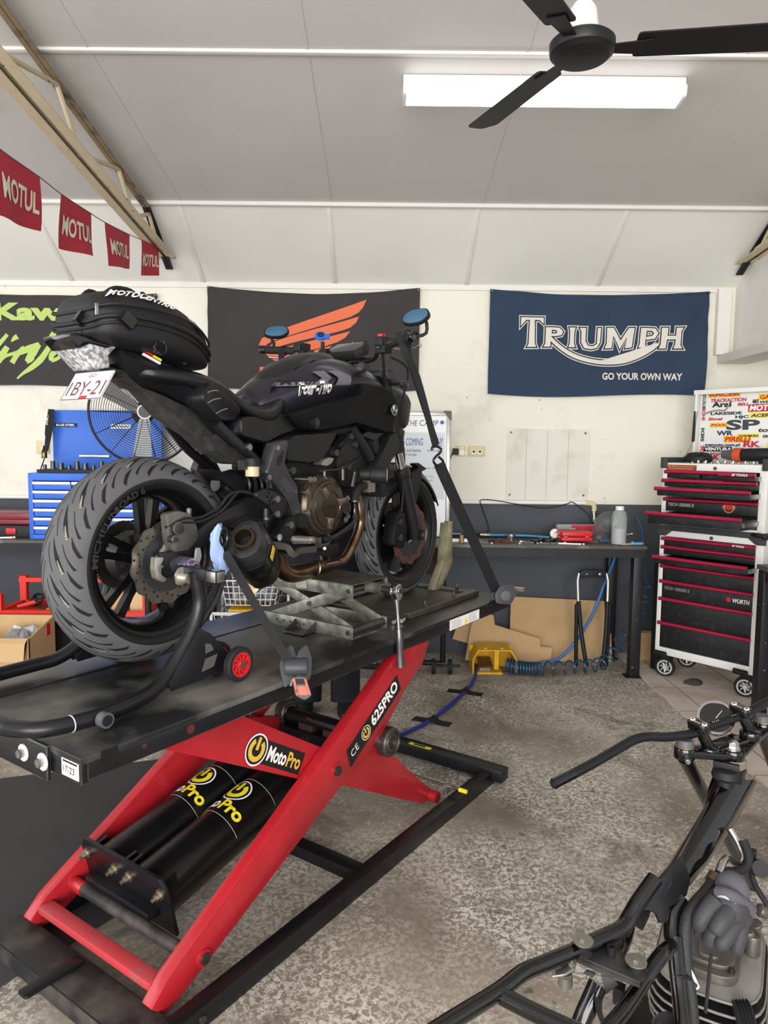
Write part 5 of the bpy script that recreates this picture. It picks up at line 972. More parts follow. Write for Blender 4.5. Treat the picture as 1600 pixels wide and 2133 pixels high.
class Flag:
    def __init__(s, name, lb, x0, x1, z0, z1, sag, m, seed):
        s.x0, s.x1, s.z0, s.z1, s.sag, s.seed = x0, x1, z0, z1, sag, seed
        s.t = thing(name, lb, 'flag', ((x0+x1)/2, 5.07, z0))
        k = M(); nu, nv = 48, 24
        k.ring([[s.at(x0+(x1-x0)*i/nu, z0+(z1-z0)*j/nv) for j in range(nv+1)] for i in range(nu+1)], closed=False, cap=False)
        s.c = k.obj('cloth', m, s.t, ang=80); s.x = M()
        h = M(); e = .012
        h.ring([[s.at(x0+(x1-x0)*i/nu, z1+e*j, .002) for j in (-1, .1)] for i in range(nu+1)], closed=False, cap=False); h.ring([[s.at(x0+e*i, z0+(z1-z0)*j/nv, .002) for j in range(nv+1)] for i in (-.1, 1)], closed=False, cap=False)
        h.obj('hem', m, s.t, ang=80)
        for x in (x0+.01, x1-.01): g = M(); g.cyl((x, 5.098, z1-.012), (x, 5.055, z1-.012), .008); g.obj('pin', mDkSteel, s.t)
    def at(s, x, z, l=0):
        u = (x-s.x0)/(s.x1-s.x0); v = (z-s.z0)/(s.z1-s.z0); cor = math.exp(-((u*3)**2+((1-v)*2)**2))+math.exp(-(((1-u)*3)**2+((1-v)*2)**2))
        y = 5.078-.010-.008*math.sin(u*9+v*5+s.seed)-.006*math.sin(u*23-v*9+s.seed*2)*(1-v*.3)-.012*cor*math.sin((u+v)*26+s.seed)*.5-l
        return Vector((x, y, z-s.sag*4*u*(1-u)*(.25+.75*v)+.012*math.sin(u*6+s.seed)*(1-v)))
    def poly(s, P, k, l):
        s.x.k = k; bm_ = bmesh.new(); vs = [bm_.verts.new((p[0], p[1], 0)) for p in P]; f = bm_.faces.new(vs)
        bmesh.ops.triangulate(bm_, faces=[f]); bmesh.ops.subdivide_edges(bm_, edges=[e for e in bm_.edges if e.calc_length() > .05], cuts=2, use_grid_fill=False); bmesh.ops.triangulate(bm_, faces=list(bm_.faces))
        bm_.verts.index_update(); s.x.add([s.at(v.co.x, v.co.y+s.lift(v.co.x, v.co.y), l) for v in bm_.verts], [tuple(v.index for v in f.verts) for f in bm_.faces]); bm_.free()
    def lift(s, x, z): u = (x-s.x0)/(s.x1-s.x0); v = (z-s.z0)/(s.z1-s.z0); return s.sag*4*u*(1-u)*(.25+.75*v)-.012*math.sin(u*6+s.seed)*(1-v)
    def text(s, body, x, z, w, h, k, l, bold=.03, shear=0): s.x.k = k; s.x.text(body, (x, 0, z), (1, 0, 0), (0, 0, 1), w=w, h=h, bold=bold, shear=shear, lift=0, fn=lambda p: s.at(p.x, p.z+s.lift(p.x, p.z), l))
    def done(s, mats, name='print'): s.x.obj(name, mats, s.t, ang=80)
f = Flag('banner_flag', 'dark flag with orange wing emblem, pinned on the wall behind the assembled motorcycle', -1.246, .235, 1.895, 2.605, .045, mat('flag_charcoal', '#3a3838', .85, var=.06, vs=3), 1.0)
for P in ([(-.136, 2.526), (-.458, 2.412), (-.689, 2.331), (-.816, 2.278), (-.868, 2.254), (-.89, 2.21), (-.874, 2.187), (-.853, 2.179), (-.837, 2.21), (-.795, 2.237), (-.69, 2.269), (-.458, 2.34), (-.249, 2.407), (-.191, 2.438), (-.16, 2.475)], [(-.188, 2.411), (-.458, 2.33), (-.668, 2.269), (-.779, 2.234), (-.811, 2.2), (-.806, 2.18), (-.669, 2.22), (-.458, 2.271), (-.311, 2.311), (-.248, 2.335), (-.207, 2.371)], [(-.248, 2.309), (-.416, 2.264), (-.626, 2.21), (-.816, 2.169), (-.837, 2.164), (-.764, 2.128), (-.605, 2.151), (-.458, 2.191), (-.342, 2.231), (-.285, 2.262)], [(-.376, 2.207), (-.521, 2.167), (-.669, 2.134), (-.806, 2.143), (-.869, 2.179), (-.827, 2.128), (-.732, 2.071), (-.606, 2.088), (-.479, 2.131), (-.416, 2.168)]): f.poly(P, 0, .0035)
f.text('HONDA', -0.8856, 1.9522, .82, .105, 0, .0035, .06)
f.done(mOrange)
g = Flag('banner_flag', 'navy blue flag with outlined pale lettering and a slogan, beside the right bulkhead', .725, 2.255, 1.885, 2.605, .035, mat('flag_navy', '#263850', .8, var=.1, vs=2.5), 3.2)
LET = [[(105,112),(302,112),(302,168),(268,134),(225,134),(228,330),(240,362),(162,362),(176,330),(182,134),(150,134),(106,185)], [(320,195),(375,195),(362,330),(362,360),(302,360),(318,330)], [(372,195),(440,200),(470,230),(455,262),(400,272),(366,270),(368,250),(410,248),(420,232),(405,218),(372,215)], [(525,195),(580,195),(570,230),(568,330),(580,362),(520,362),(530,330),(532,230)], [(615,198),(672,198),(668,310),(690,348),(730,355),(765,335),(772,198),(800,198),(792,320),(765,368),(715,380),(655,368),(632,320),(632,230)], [(850,198),(905,198),(968,305),(1035,200),(1085,200),(1070,362),(1012,370),(1022,275),(966,378),(905,265),(893,370),(832,372),(850,330)], [(1140,200),(1192,200),(1182,330),(1186,365),(1126,365),(1136,330)], [(1188,200),(1260,205),(1288,245),(1262,290),(1190,300),(1188,275),(1240,265),(1252,245),(1235,225),(1188,222)], [(1315,200),(1370,200),(1358,330),(1355,375),(1296,375),(1310,340)], [(1440,200),(1500,200),(1482,230),(1478,345),(1498,375),(1420,375),(1432,340)], [(1350,268),(1445,268),(1442,300),(1350,300)]]
SW = [(358,285),(430,350),(560,430),(700,476),(850,492),(1000,482),(1130,440),(1230,385),(1290,335)]
def tz(P): return [(.9215+(x-80)*.2375*.003432*.999, 2.4345-(y-85)*.2375*.003432+(x-80)*.2375*.003432*.0101) for x, y in P]
for d, k, l in ((18, 0, .003), (10, 1, .0042), (0, 0, .0054)):
    g.poly(tz(stroke(SW, [14+d, 17+d, 17+d, 15+d, 12+d])), k, l)
for d, k, l in ((18, 0, .0033), (10, 1, .0045), (0, 0, .0058)):
    for P in LET: g.poly(tz(grow(P, d)), k, l)
g.text('GO YOUR OWN WAY', 1.5258, 1.9896, 0.5640, .05, 0, .0035, .03)
g.done([mat('flag_cream', '#d8d3c9', .85), mat('flag_navy_dark', '#1d2a3d', .85)])
f = Flag('banner_flag', 'dark flag with lime green lettering on the left wall behind the tail bag', -3.25, -1.60, 1.905, 2.55, .02, mat('flag_charcoal', ''), 5.1)
f.text('Kawasaki', -2.745, 2.3574, 1.0, .122, 0, .0035, .05)
for pts, w in (([(-520,1500),(-420,1200),(-250,800)], [40, 45, 35]), ([(-280,850),(-200,1050),(-140,1260)], [30, 45, 50]), ([(-140,1260),(-20,1120),(60,980),(130,900),(230,785)], [50, 50, 40, 35, 30]), ([(290,905),(340,850),(395,815)], [6, 35, 45]), ([(225,985),(140,1110),(70,1230)], [42, 55, 50]), ([(90,1220),(200,1130),(380,1070),(500,985)], [30, 25, 30, 30]), ([(480,1000),(370,1110),(285,1245)], [40, 40, 42]), ([(400,1090),(560,1010),(740,935)], [30, 55, 36]), ([(740,935),(620,1080),(520,1220)], [36, 70, 36]), ([(520,1220),(590,1200),(650,1160)], [36, 30, 10]), ([(915,865),(955,810),(1010,740)], [30, 42, 46]), ([(920,960),(830,1090),(740,1200),(600,1320),(470,1410),(370,1500)], [42, 50, 55, 45, 25, 14]), ([(1180,920),(1040,1020),(940,1120),(935,1200)], [40, 50, 45, 32]), ([(935,1200),(1050,1160),(1230,1000)], [32, 28, 30]), ([(1240,980),(1190,1090),(1180,1150),(1330,1115)], [50, 46, 34, 22])):
    def tk(P): return [((x/8-800)*.003432*1.002-.0, 2.602-(y/8+1.0)*.003432) for x, y in P]
    f.poly(tk(stroke(pts, w, 3)), 0, .0035)
f.done(mat('flag_lime', '#b5cc72', .85))
# ================================================================ wall fittings
mIv = mat('ivory_plastic', '#d9cc9e', .45)
def plate(x0, x1, z0, z1, lb, kind):
    t = thing('power_outlet', lb, 'outlet', ((x0+x1)/2, 5.09, z0), group='wall outlets')
    m = M(); m.bx((x0, 5.088, z0), (x1, 5.1, z1)); m.obj('plate', mIv, t, bev=.003)
    cx = (x0+x1)/2; cz = (z0+z1)/2
    if kind:
        for dx in (-.022, .022):
            m = M(); m.bx((cx+dx-.013, 5.0865, cz-.022), (cx+dx+.013, 5.0885, cz+.008)); m.k = 1; m.bx((cx+dx-.008, 5.0855, cz-.012), (cx+dx+.008, 5.0868, cz+.004)); m.obj('socket', [mWhite, mBlackM], t)
    else:
        m = M(); m.cyl((cx+.01, 5.0885, cz-.012), (cx+.01, 5.086, cz-.012), .02, n=20); m.cyl((cx+.012, 5.0885, cz+.024), (cx+.012, 5.085, cz+.024), .008); m.obj('socket', mWhite, t)
    return t
plate(.51, .576, 1.442, 1.518, 'ivory wall outlet with a black plug, nearer the whiteboard', 0); plate(.598, .718, 1.443, 1.518, 'ivory double wall outlet to the right of the plugged outlet', 1); plate(-2.489, -2.396, 1.43, 1.522, 'ivory wall outlet behind the black lanyard on the blue toolbox', 0)
m = M(); m.box((.505, 5.07, 1.475), (.04, .035, .045)); m.tube([(.49, 5.06, 1.475), (.46, 5.06, 1.40), (.44, 5.06, 1.2)], .004, 3); tag(m.obj('power_plug', mBlackM), 'black power plug in the outlet beside the whiteboard', 'plug')
wp = thing('wall_panel', 'bare off-white panel with four screws on the wall below the navy flag', 'panel', (1.165, 5.09, 1.134)); m = M(); m.bx((.872, 5.094, 1.136), (1.462, 5.1, 1.642)); m.obj('board', mat('old_board', '#dcd9ce', .6, col2='#bdb8a9', cs=4, lo=.5, hi=.75, det=8), wp)
for x in (.90, 1.43):
    for z in (1.17, 1.615): m = M(); m.cyl((x, 5.0945, z), (x, 5.091, z), .008); m.obj('screw', mDkSteel, wp)
for k in range(3): m = M(); m.bx((1.01+.15*k, 5.0932, 1.14), (1.014+.15*k, 5.0942, 1.63)); m.obj('grime_line', mat('grime', '#b9b3a4', .7), wp)
cd = thing('conduit_pipe', 'white conduit pipe with an elbow on the wall above the right bench', 'pipe', (1.0, 5.07, 1.05)); m = M(); m.cyl((-.4, 5.075, 1.114), (1.455, 5.075, 1.117), .014); m.obj('pipe', mWhite, cd); m = M(); m.tube([(1.44, 5.075, 1.117), (1.49, 5.075, 1.113), (1.505, 5.075, 1.09), (1.506, 5.075, 1.05)], .018, 4, n=14); m.obj('elbow', mIv, cd); m = M(); m.cyl((1.506, 5.075, 1.05), (1.508, 5.07, .985), .013); m.cyl((1.506, 5.075, 1.062), (1.506, 5.075, 1.04), .020); m.obj('fitting', mSteel, cd)
m = M(); m.cyl((-5, 5.08, 1.12), (-2.33, 5.08, 1.12), .014); tag(m.obj('conduit_pipe', mWhite), 'white conduit pipe on the wall at the far left, beside the blue toolbox', 'pipe')
m = M(); m.tube([(.455, 5.03, .885), (.72, 5.03, .90), (.745, 5.055, .95), (.70, 5.055, 1.08), (.69, 5.055, 1.132), (.80, 5.055, 1.13), (.95, 5.055, 1.105), (1.15, 5.055, 1.08), (1.30, 5.055, 1.11), (1.34, 5.055, 1.125), (1.40, 5.05, 1.085), (1.46, 5.04, 1.03), (1.5, 5.0, .93)], .0035, 5, n=8); m.k = 1; m.box((.52, 5.03, .889), (.06, .012, .012)); tag(m.obj('cable', [mBlackM, mWhite]), 'thin black cable looped over the conduit above the right bench', 'cable')
# whiteboard
wbd = thing('whiteboard', 'white board with blue and black handwriting, leaning behind the front wheel of the lifted motorcycle', 'whiteboard', (.15, 4.95, .88))
m = M(); tilt = Matrix.Rotation(R(-3), 3, 'X'); wc0 = Vector((.15, 4.93, 1.315)); wx, wy = Vector((1, 0, 0)), (tilt @ Z3); wn = wx.cross(wy)
m.prism(rrect(.60, .86, .03), wc0, wx, wy, -.008, .008); m.obj('board', mat('board_white', '#eef0f2', .3), wbd)
m = M()
for a, b in (((-.30, -.43), (-.28, .43)), ((.275, -.43), (.305, .43)), ((-.30, .405), (.305, .435)), ((-.3, -.435), (.305, -.405))): m.prism([(a[0], a[1]), (b[0], a[1]), (b[0], b[1]), (a[0], b[1])], wc0, wx, wy, -.012, .014)
m.obj('frame', mAlu, wbd, bev=.004)
for sx in (-1, 1): m = M(); m.prism(rnd([(sx*.25, .44), (sx*.31, .44), (sx*.31, .37), (sx*.29, .385), (sx*.275, .41)], .012), wc0, wx, wy, -.014, .016); m.obj('corner', mGrey, wbd)
m = M(); m.prism(circ(.013, 20), wc0+wx*.245+wy*.36, wx, wy, .008, .018); m.obj('magnet', mat('magnet_blue', '#1c3f96', .35), wbd)
m = M()
for k, tx, x, z, w, h in ((2, 'arranging', -.27, .34, .20, .04), (2, 'THE', .0, .335, .075, .038), (2, 'CAMP', .09, .335, .13, .04), (0, 'STUFF IS COMING', -.12, .20, .235, .05), (0, 'FRI!', .175, .195, .075, .06), (1, 'CABINETS and shelves', -.10, .155, .20, .024), (1, 'since ago', .145, .155, .1, .02), (1, 'bench out of storage', -.10, .125, .17, .022), (2, 'team and organised on time)', -.1, .035, .34, .02), (2, 'country.', -.06, .015, .1, .016), (2, 'again in ACCESS To', -.05, -.025, .24, .018), (2, 'any Bin of room', -.02, -.052, .2, .018), (0, 'cd', .12, -.175, .03, .03), (2, 'allway', -.14, .265, .1, .03)): m.k = k; m.text(tx, wc0+wx*x+wy*z, wx, wy, w=w, h=h, lift=.0095, shear=.15)
m.obj('handwriting', [mat('ink_blue', '#355a9e', .6), mat('ink_navy', '#23396f', .6), mat('ink_grey', '#5b5f68', .6)], wbd)
m = M(); m.prism([(-.27, -.17), (.265, -.17), (.265, .29), (-.27, .29)], wc0, wx, wy, .0083, .0088); m.obj('paper_sheet', mat('paper', '#dfe5ea', .7), wbd)
# ================================================================ benches
mBt = mat('bench_top', '#55524d', .45, col2='#8a857c', cs=12, lo=.55, hi=.8, var=.15)
def bench(x0, x1, legs, lb):
    t = thing('workbench', lb, 'workbench', ((x0+x1)/2, 4.83, 0)); m = M(); m.bx((x0, 4.56, .855), (x1, 5.09, .878)); m.obj('bench_top', [mBt], t, bev=.006)
    m = M(); m.bx((x0+.01, 4.575, .80), (x1-.01, 4.595, .855)); m.bx((x0+.01, 5.05, .80), (x1-.01, 5.07, .855)); m.obj('rail', mat('scuffed_black', '#17171a', .45, col2='#8d8d88', cs=38, lo=.70, hi=.74), t)
    for x, y in legs: m = M(); m.bx((x-.033, y-.033, 0.004), (x+.033, y+.033, .80)); m.bx((x-.06, y-.05, 0), (x+.06, y+.05, .006)); m.obj('leg', mat('scuffed_black', ''), t, bev=.002)
bench(.02, 1.71, ((1.665, 4.61), (1.63, 5.02), (.08, 4.61), (.08, 5.02)), 'black steel workbench with scattered tools along the wall below the bare panel'); bench(-3.6, -.75, ((-3.5, 4.61), (-.82, 4.61), (-3.5, 5.02), (-.82, 5.02)), 'black steel workbench holding the blue toolbox, behind the rear wheel')
# blue toolbox
def chest(x0, x1, y0, lb, lid=True):
    t = thing('tool_chest', lb, 'tool chest', ((x0+x1)/2, y0+.2, .878)); z0, z1 = .879, 1.312
    m = M()
    for a, b in (((x0, y0, z0), (x0+.03, y0+.36, z1)), ((x1-.03, y0, z0), (x1, y0+.36, z1)), ((x0, y0, z0), (x1, y0+.36, z0+.03)), ((x0, y0, z1-.05), (x1, y0+.36, z1)), ((x0, y0+.34, z0), (x1, y0+.36, z1))): m.bx(a, b)
    m.obj('carcass', mBlue, t, bev=.003)
    n = 6; xm = x0+.03+(x1-x0-.06)*.36
    for i in range(n):
        zt = z1-.056-i*.0585
        for a, b in ((x0+.033, xm-.004), (xm+.004, x1-.033)):
            m = M(); m.bx((a, y0+.004, zt-.052), (b, y0+.33, zt)); d_ = m.obj('drawer', mBlue, t, bev=.002)
            m = M(); m.bx((a, y0-.014, zt-.018), (b, y0+.003, zt+.001)); m.obj('pull', mat('pull_white', '#e6e9ee', .3, .2), d_, bev=.004)
    if lid:
        m = M(); m.bx((x0+.0, y0+.365, z1+.0), (x1, y0+.385, 1.735)); l_ = m.obj('lid', mBlue, t, bev=.004)
        m = M(); m.bx((x0+.02, y0+.355, 1.62), (x0+.17, y0+.364, 1.645)); m.k = 1; m.text('BLUE STEEL', (x0+.03, y0+.3545, 1.625), (1, 0, 0), (0, 0, 1), w=.13, h=.014, bold=.02, shear=.2); m.obj('badge', [mBlackM, mWhiteT], l_)
        m = M(); m.bx((x0+.41, y0+.355, 1.61), (x0+.55, y0+.364, 1.64)); m.k = 1; m.text('Motospecs', (x0+.42, y0+.3545, 1.618), (1, 0, 0), (0, 0, 1), w=.12, h=.016, bold=.02); m.obj('badge', [mWhite, mBlackM], l_)
        m = M(); m.bx((x0+.19, y0+.34, 1.41), (x0+.40, y0+.352, 1.428)); m.obj('handle', mAlu, l_, bev=.003)
        m = M(); m.bx((x0-.002, y0+.05, z1-.03), (x0, y0+.3, z1-.025)); m.tube([(x0-.004, y0+.08, 1.25), (x0-.02, y0+.09, 1.22), (x0-.02, y0+.09, 1.0), (x0-.004, y0+.08, .97)], .006, 3); m.obj('side_handle', mBlackM, t)
    return t
chest(-2.31, -1.55, 4.6, 'blue steel tool chest with an open lid and white drawer pulls on the left bench'); chest(-1.50, -.98, 4.66, 'blue steel tool chest without a raised lid, seen through the spokes of the rear wheel', False)
m = M(); m.bx((-2.26, 4.62, 1.313), (-1.60, 4.93, 1.335)); tag(m.obj('socket_tray', mBlackM), 'black socket tray on top of the lidded blue tool chest', 'tray')
for i in range(12):
    x = -2.22+.053*i; m = M(); r = .012+.006*((i*7) % 3)/2; m.cyl((x, 4.65, 1.336), (x, 4.65, 1.336+.03+.012*((i*5) % 3)), r, n=14); tag(m.obj('socket', mDkSteel), 'steel socket standing upright in the tray on the blue tool chest', 'socket', 'sockets on the blue tool chest')
ly = thing('lanyard', 'black lanyard with pale lettering hanging at the corner of the blue lid', 'lanyard', (-2.28, 4.93, 1.34)); P_ = [(-2.305, 4.935, 1.738), (-2.325, 4.925, 1.62), (-2.332, 4.92, 1.52), (-2.35, 4.91, 1.44)]; m = M(); m.strap(P_, .028, .002, (0, -1, 0), 3); m.strap([(-2.29, 4.93, 1.738), (-2.30, 4.92, 1.60), (-2.335, 4.915, 1.45)], .028, .002, (0, -1, 0), 3); m.obj('ribbon', mWeb, ly)
m = M(); m.text('DORCY', (-2.318, 4.918, 1.63), (.12, 0, 1), (-1, 0, .12), w=.075, h=.016, bold=.02, lift=.002); m.text('DORCY', (-2.338, 4.91, 1.49), (.1, 0, 1), (-1, 0, .1), w=.075, h=.016, bold=.02, lift=.002); m.obj('lettering', mWhiteT, ly)
m = M(); m.box((-2.345, 4.91, 1.425), (.03, .02, .045)); m.k = 1; m.box((-2.345, 4.899, 1.425), (.014, .002, .03)); m.k = 0; m.tube([(-2.345, 4.91, 1.40), (-2.36, 4.9, 1.35), (-2.37, 4.9, 1.32)], .004, 3); m.obj('torch', [mBlackM, mYel], ly)
cs = thing('tool_case', 'dark red steel toolbox at the far left end of the left bench', 'toolbox', (-2.6, 4.8, .95)); m = M(); m.bx((-2.95, 4.68, .965), (-2.335, 4.95, 1.0)); m.bx((-2.95, 4.67, 1.0), (-2.335, 4.95, 1.045)); m.obj('body', mat('dark_red', '#7d2430', .35), cs, bev=.006)
m = M(); m.bx((-2.7, 4.665, 1.0), (-2.62, 4.67, 1.02)); m.obj('latch', mSteel, cs)
cs = thing('tool_case', 'black plastic tool case with a red latch under the dark red toolbox', 'case', (-2.6, 4.8, .88)); m = M(); m.bx((-2.95, 4.66, .88), (-2.335, 4.95, .962)); m.obj('body', mBlackM, cs, bev=.008)
m = M(); m.box((-2.46, 4.655, .925), (.065, .012, .04)); m.obj('latch', mRedP, cs, bev=.003)
def wrench(p, ang, L_, lb, grp='wrenches on the right bench', mt=None):
    d = Vector((math.cos(ang), math.sin(ang), 0)); s_ = Vector((-d.y, d.x, 0)); p = Vector(p); m = M()
    m.prism([(0, -.005), (L_, -.004), (L_, .004), (0, .005)], p, d, s_, 0, .009); q = p+d*L_; m.lathe([(.007, 0), (.015, 0), (.015, .012), (.007, .012)], q, (0, 0, 1), 16, loop=True, cap=False)
    m.prism([(-.004, -.006), (-.02, -.014), (-.026, -.008), (-.014, 0), (-.026, .008), (-.02, .014), (-.004, .006)], p, d, s_, 0, .010); return tag(m.obj('wrench', mt or mChrome), lb, 'wrench', grp)
wrench((-2.62, 4.6, .879), R(20), .19, 'chrome wrench lying on the left bench in front of the black case', None)
# things on the right bench
wrench((.60, 4.68, .879), R(-35), .13, 'chrome wrench at the left end of the right bench, behind the tie-down strap'); wrench((.78, 4.74, .879), R(-50), .17, 'long chrome wrench lying diagonally beside the silver cup'); wrench((.93, 4.70, .879), R(-30), .12, 'short chrome wrench right of the silver cup'); wrench((1.03, 4.62, .879), R(12), .17, 'chrome wrench in the front row left of the red case, jaw to the left'); wrench((1.15, 4.64, .879), R(-12), .16, 'chrome wrench just in front of the red case'); wrench((.50, 4.78, .879), R(5), .30, 'long steel bar wrench by the whiteboard corner')
m = M(); m.lathe([(.024, 0), (.026, .03), (.031, .032), (.031, .045), (.02, .046)], (.86, 4.78, .879), (0, 0, 1), 24); tag(m.obj('metal_cup', mChrome), 'silver metal cup among the tools on the right bench', 'cup')
for i, (x, y, r) in enumerate(((1.0, 4.66, .014), (1.04, 4.70, .018), (1.08, 4.66, .012), (1.12, 4.72, .014), (.99, 4.72, .012), (.70, 4.66, .013))): m = M(); m.lathe([(r*.6, 0), (r, 0), (r, .035), (r*.6, .035)], (x, y, .879+r), (.5, -.8, 0), 16, loop=True, cap=False); m.v = [v for v in m.v]; tag(m.obj('socket', mDkSteel), 'dark socket lying on its side among the tools on the right bench', 'socket', 'sockets on the right bench')
for x, lb in ((.74, 'rusty brown cloth scrap left of the long diagonal wrench'), (.80, 'reddish brown cloth scrap below the long diagonal wrench')):
    m = M(); m.ring([[Vector((x+.035*k*math.cos(a)*(1+.3*math.sin(3*a+x*9)), 4.66+.03*k*math.sin(a), .879+z)) for a in [2*PI*i/14 for i in range(14)]] for k, z in ((1, 0), (1, .012), (.6, .025), (.1, .028))]); tag(m.obj('cloth_scrap', mat('rusty_cloth', '#5a3a30', .9, var=.3, vs=30)), lb, 'cloth', 'cloth scraps')
tg = thing('tyre_gauge', 'round white dial gauge with a blue hose on the right bench', 'gauge', (1.14, 4.8, .879)); m = M(); m.cyl((1.16, 4.815, .93), (1.16, 4.79, .93), .036, n=28); m.obj('case', mDkSteel, tg); m = M(); m.cyl((1.16, 4.789, .93), (1.16, 4.7885, .93), .031, n=28); m.k = 1; m.box((1.166, 4.788, .936), (.024, .001, .003), Matrix.Rotation(R(-40), 3, 'Y')); m.obj('dial', [mWhiteT, mBlackM], tg)
m = M(); m.tube([(1.13, 4.81, .90), (1.0, 4.84, .905), (.85, 4.85, .907), (.72, 4.84, .908)], .008, 4); m.obj('hose', mat('hose_blue', '#3f8fc0', .4), tg); m = M(); m.cyl((.73, 4.84, .908), (.66, 4.84, .91), .011); m.cyl((.70, 4.84, .908), (.69, 4.84, .908), .016); m.obj('fitting', mSteel, tg); m = M(); m.tube([(1.18, 4.81, .91), (1.25, 4.83, .93), (1.33, 4.85, .925)], .016, 3); m.k = 1; m.cyl((1.27, 4.84, .945), (1.31, 4.845, .95), .012); m.obj('handle', [mBlackM, mat('pale_blue', '#9dc0d6', .5)], tg)
m = M(); m.bx((.40, 4.93, .879), (1.2, 4.96, .897)); tag(m.obj('steel_bar', mBlackM), 'long black bar lying along the back of the right bench', 'bar')
m = M(); m.bx((.42, 4.69, .879), (.60, 4.71, .90)); tag(m.obj('steel_offcut', mSteel), 'square steel offcut at the left end of the right bench by the wheel clamp', 'offcut'); m = M(); m.cyl((.515, 4.65, .879), (.515, 4.65, .93), .014, n=18); m.cyl((.515, 4.65, .90), (.515, 4.65, .905), .016, n=18); tag(m.obj('brass_plug', mat('brass', '#b09070', .4, .7)), 'brass plug standing on the left end of the right bench', 'plug')
rc = thing('parts_box', 'grey and red carton standing against the wall on the right bench', 'carton', (1.37, 4.95, .879)); m = M(); m.bx((1.21, 4.93, .879), (1.53, 4.98, .975)); m.obj('carton', mat('carton_grey', '#9c9c9c', .6), rc, bev=.002); m = M(); m.bx((1.31, 4.928, .882), (1.528, 4.9295, .972)); m.k = 1; m.bx((1.34, 4.927, .905), (1.5, 4.9285, .908)); m.bx((1.34, 4.927, .897), (1.45, 4.9285, .900)); m.obj('label', [mat('label_red', '#c9303a', .5), mWhiteT], rc)
rc = thing('tool_case', 'bright red plastic tool case lying flat on the right bench', 'case', (1.27, 4.72, .879)); m = M(); m.box((1.275, 4.72, .909), (.205, .16, .03)); m.box((1.275, 4.72, .942), (.205, .16, .034)); m.obj('case_body', mRedP, rc, bev=.010); m = M(); m.box((1.20, 4.637, .925), (.03, .008, .02)); m.box((1.34, 4.637, .925), (.03, .008, .02)); m.obj('latch', mRedP, rc, bev=.002)
mPl = mat('clear_plastic', '#d8dcde', .12, trans=.92, ior=1.2, bump=.8, bs=22)
pb = thing('plastic_bag', 'clear plastic bag with black parts on the right bench beside the bottle', 'bag', (1.46, 4.74, .879)); m = M(); rs = []
for z, r in ((.002, .085), (.03, .095), (.07, .075), (.11, .06), (.15, .07), (.19, .045), (.205, .02)): rs.append([Vector((1.45+z*.35+r*1.1*math.cos(a)*(1+.18*math.sin(3*a+z*30)), 4.76+r*.7*math.sin(a)*(1+.2*math.sin(4*a+z*40)), .879+z)) for a in [2*PI*i/20 for i in range(20)]])
m.ring(rs); m.obj('bag', mPl, pb); m = M(); m.tube([(1.40, 4.74, .90), (1.45, 4.72, .94), (1.50, 4.74, .93), (1.49, 4.78, .90)], .02, 3); tag(m.obj('rubber_part', mBlackM), 'black rubber part inside the clear plastic bag on the right bench', 'part'); m = M(); m.tube([(1.43, 4.69, .895), (1.50, 4.70, .897)], .012); tag(m.obj('torch', mat('dull_blue', '#33526e', .5)), 'small dull blue torch inside the clear plastic bag on the right bench', 'torch')
bo = thing('bottle', 'translucent white plastic bottle standing on the right bench', 'bottle', (1.545, 4.66, .879)); m = M(); m.lathe([(.001, .001), (.045, .001), (.048, .008), (.048, .185), (.04, .212), (.026, .224), (.025, .232)], (1.552, 4.66, .879), (0, 0, 1), 36); m.obj('body', mat('translucent_plastic', '#e6eae9', .25, trans=.75, ior=1.1), bo); m = M(); m.lathe([(.027, .226), (.027, .25), (.001, .251)], (1.552, 4.66, .879), (0, 0, 1), 24); m.obj('cap', mWhite, bo); m = M(); m.lathe([(.001, .003), (.043, .004), (.044, .105), (.001, .106)], (1.552, 4.66, .879), (0, 0, 1), 28); m.obj('liquid', mat('liquid_grey', '#b9bdbb', .3), bo)
m = M(); m.box((1.60, 4.60, .888), (.11, .01, .004), Matrix.Rotation(R(15), 3, 'Z')); m.k = 1; m.tube([(1.64, 4.61, .889), (1.68, 4.63, .891), (1.72-.03, 4.60, .891), (1.65, 4.60, .889)], .007, 4, closed=True); m.tube([(1.64, 4.61, .889), (1.63, 4.63, .895)], .009); tag(m.obj('scissors', [mWhite, mat('scissor_blue', '#5fa0d8', .4)]), 'scissors with light blue handles near the end of the right bench', 'scissors')
m = M(); m.tube([(1.60, 4.85, .90), (1.66, 4.85, .917), (1.705, 4.85, .922)], .006); m.ball((1.705, 4.85, .923), .010); tag(m.obj('breaker_bar', mChrome), 'chrome bar with a ball end behind the bottle on the right bench', 'bar')
# ================================================================ pedestal fan
pf_ = thing('pedestal_fan', 'black wire cage fan on a pole behind the motorcycle tail', 'fan', (-1.36, 4.05, 0)); fc = Vector((-1.34, 3.98, 1.68)); fx = Vector((.93, .36, 0)).normalized(); fy = Z3; fnn = fx.cross(fy)
m = M(); m.tube([fc+(fx*math.cos(a)+fy*math.sin(a))*.285 for a in [2*PI*i/48 for i in range(48)]], .007, n=8, closed=True)
for s_, dep in ((1, .085), (-1, .07)):
    for r in [.06+.0125*i for i in range(18)]: m.tube([fc+(fx*math.cos(a)+fy*math.sin(a))*r+fnn*s_*dep*(1-(r/.285)**2.2) for a in [2*PI*i/40 for i in range(40)]], .0012, n=4, closed=True)
    for i in range(14):
        a = 2*PI*i/14; m.tube([fc+(fx*math.cos(a)+fy*math.sin(a))*r+fnn*s_*dep*(1-(r/.285)**2.2) for r in (.03, .1, .16, .22, .285)], .0018, n=5)
m.obj('wire_cage', mBlackM, pf_)
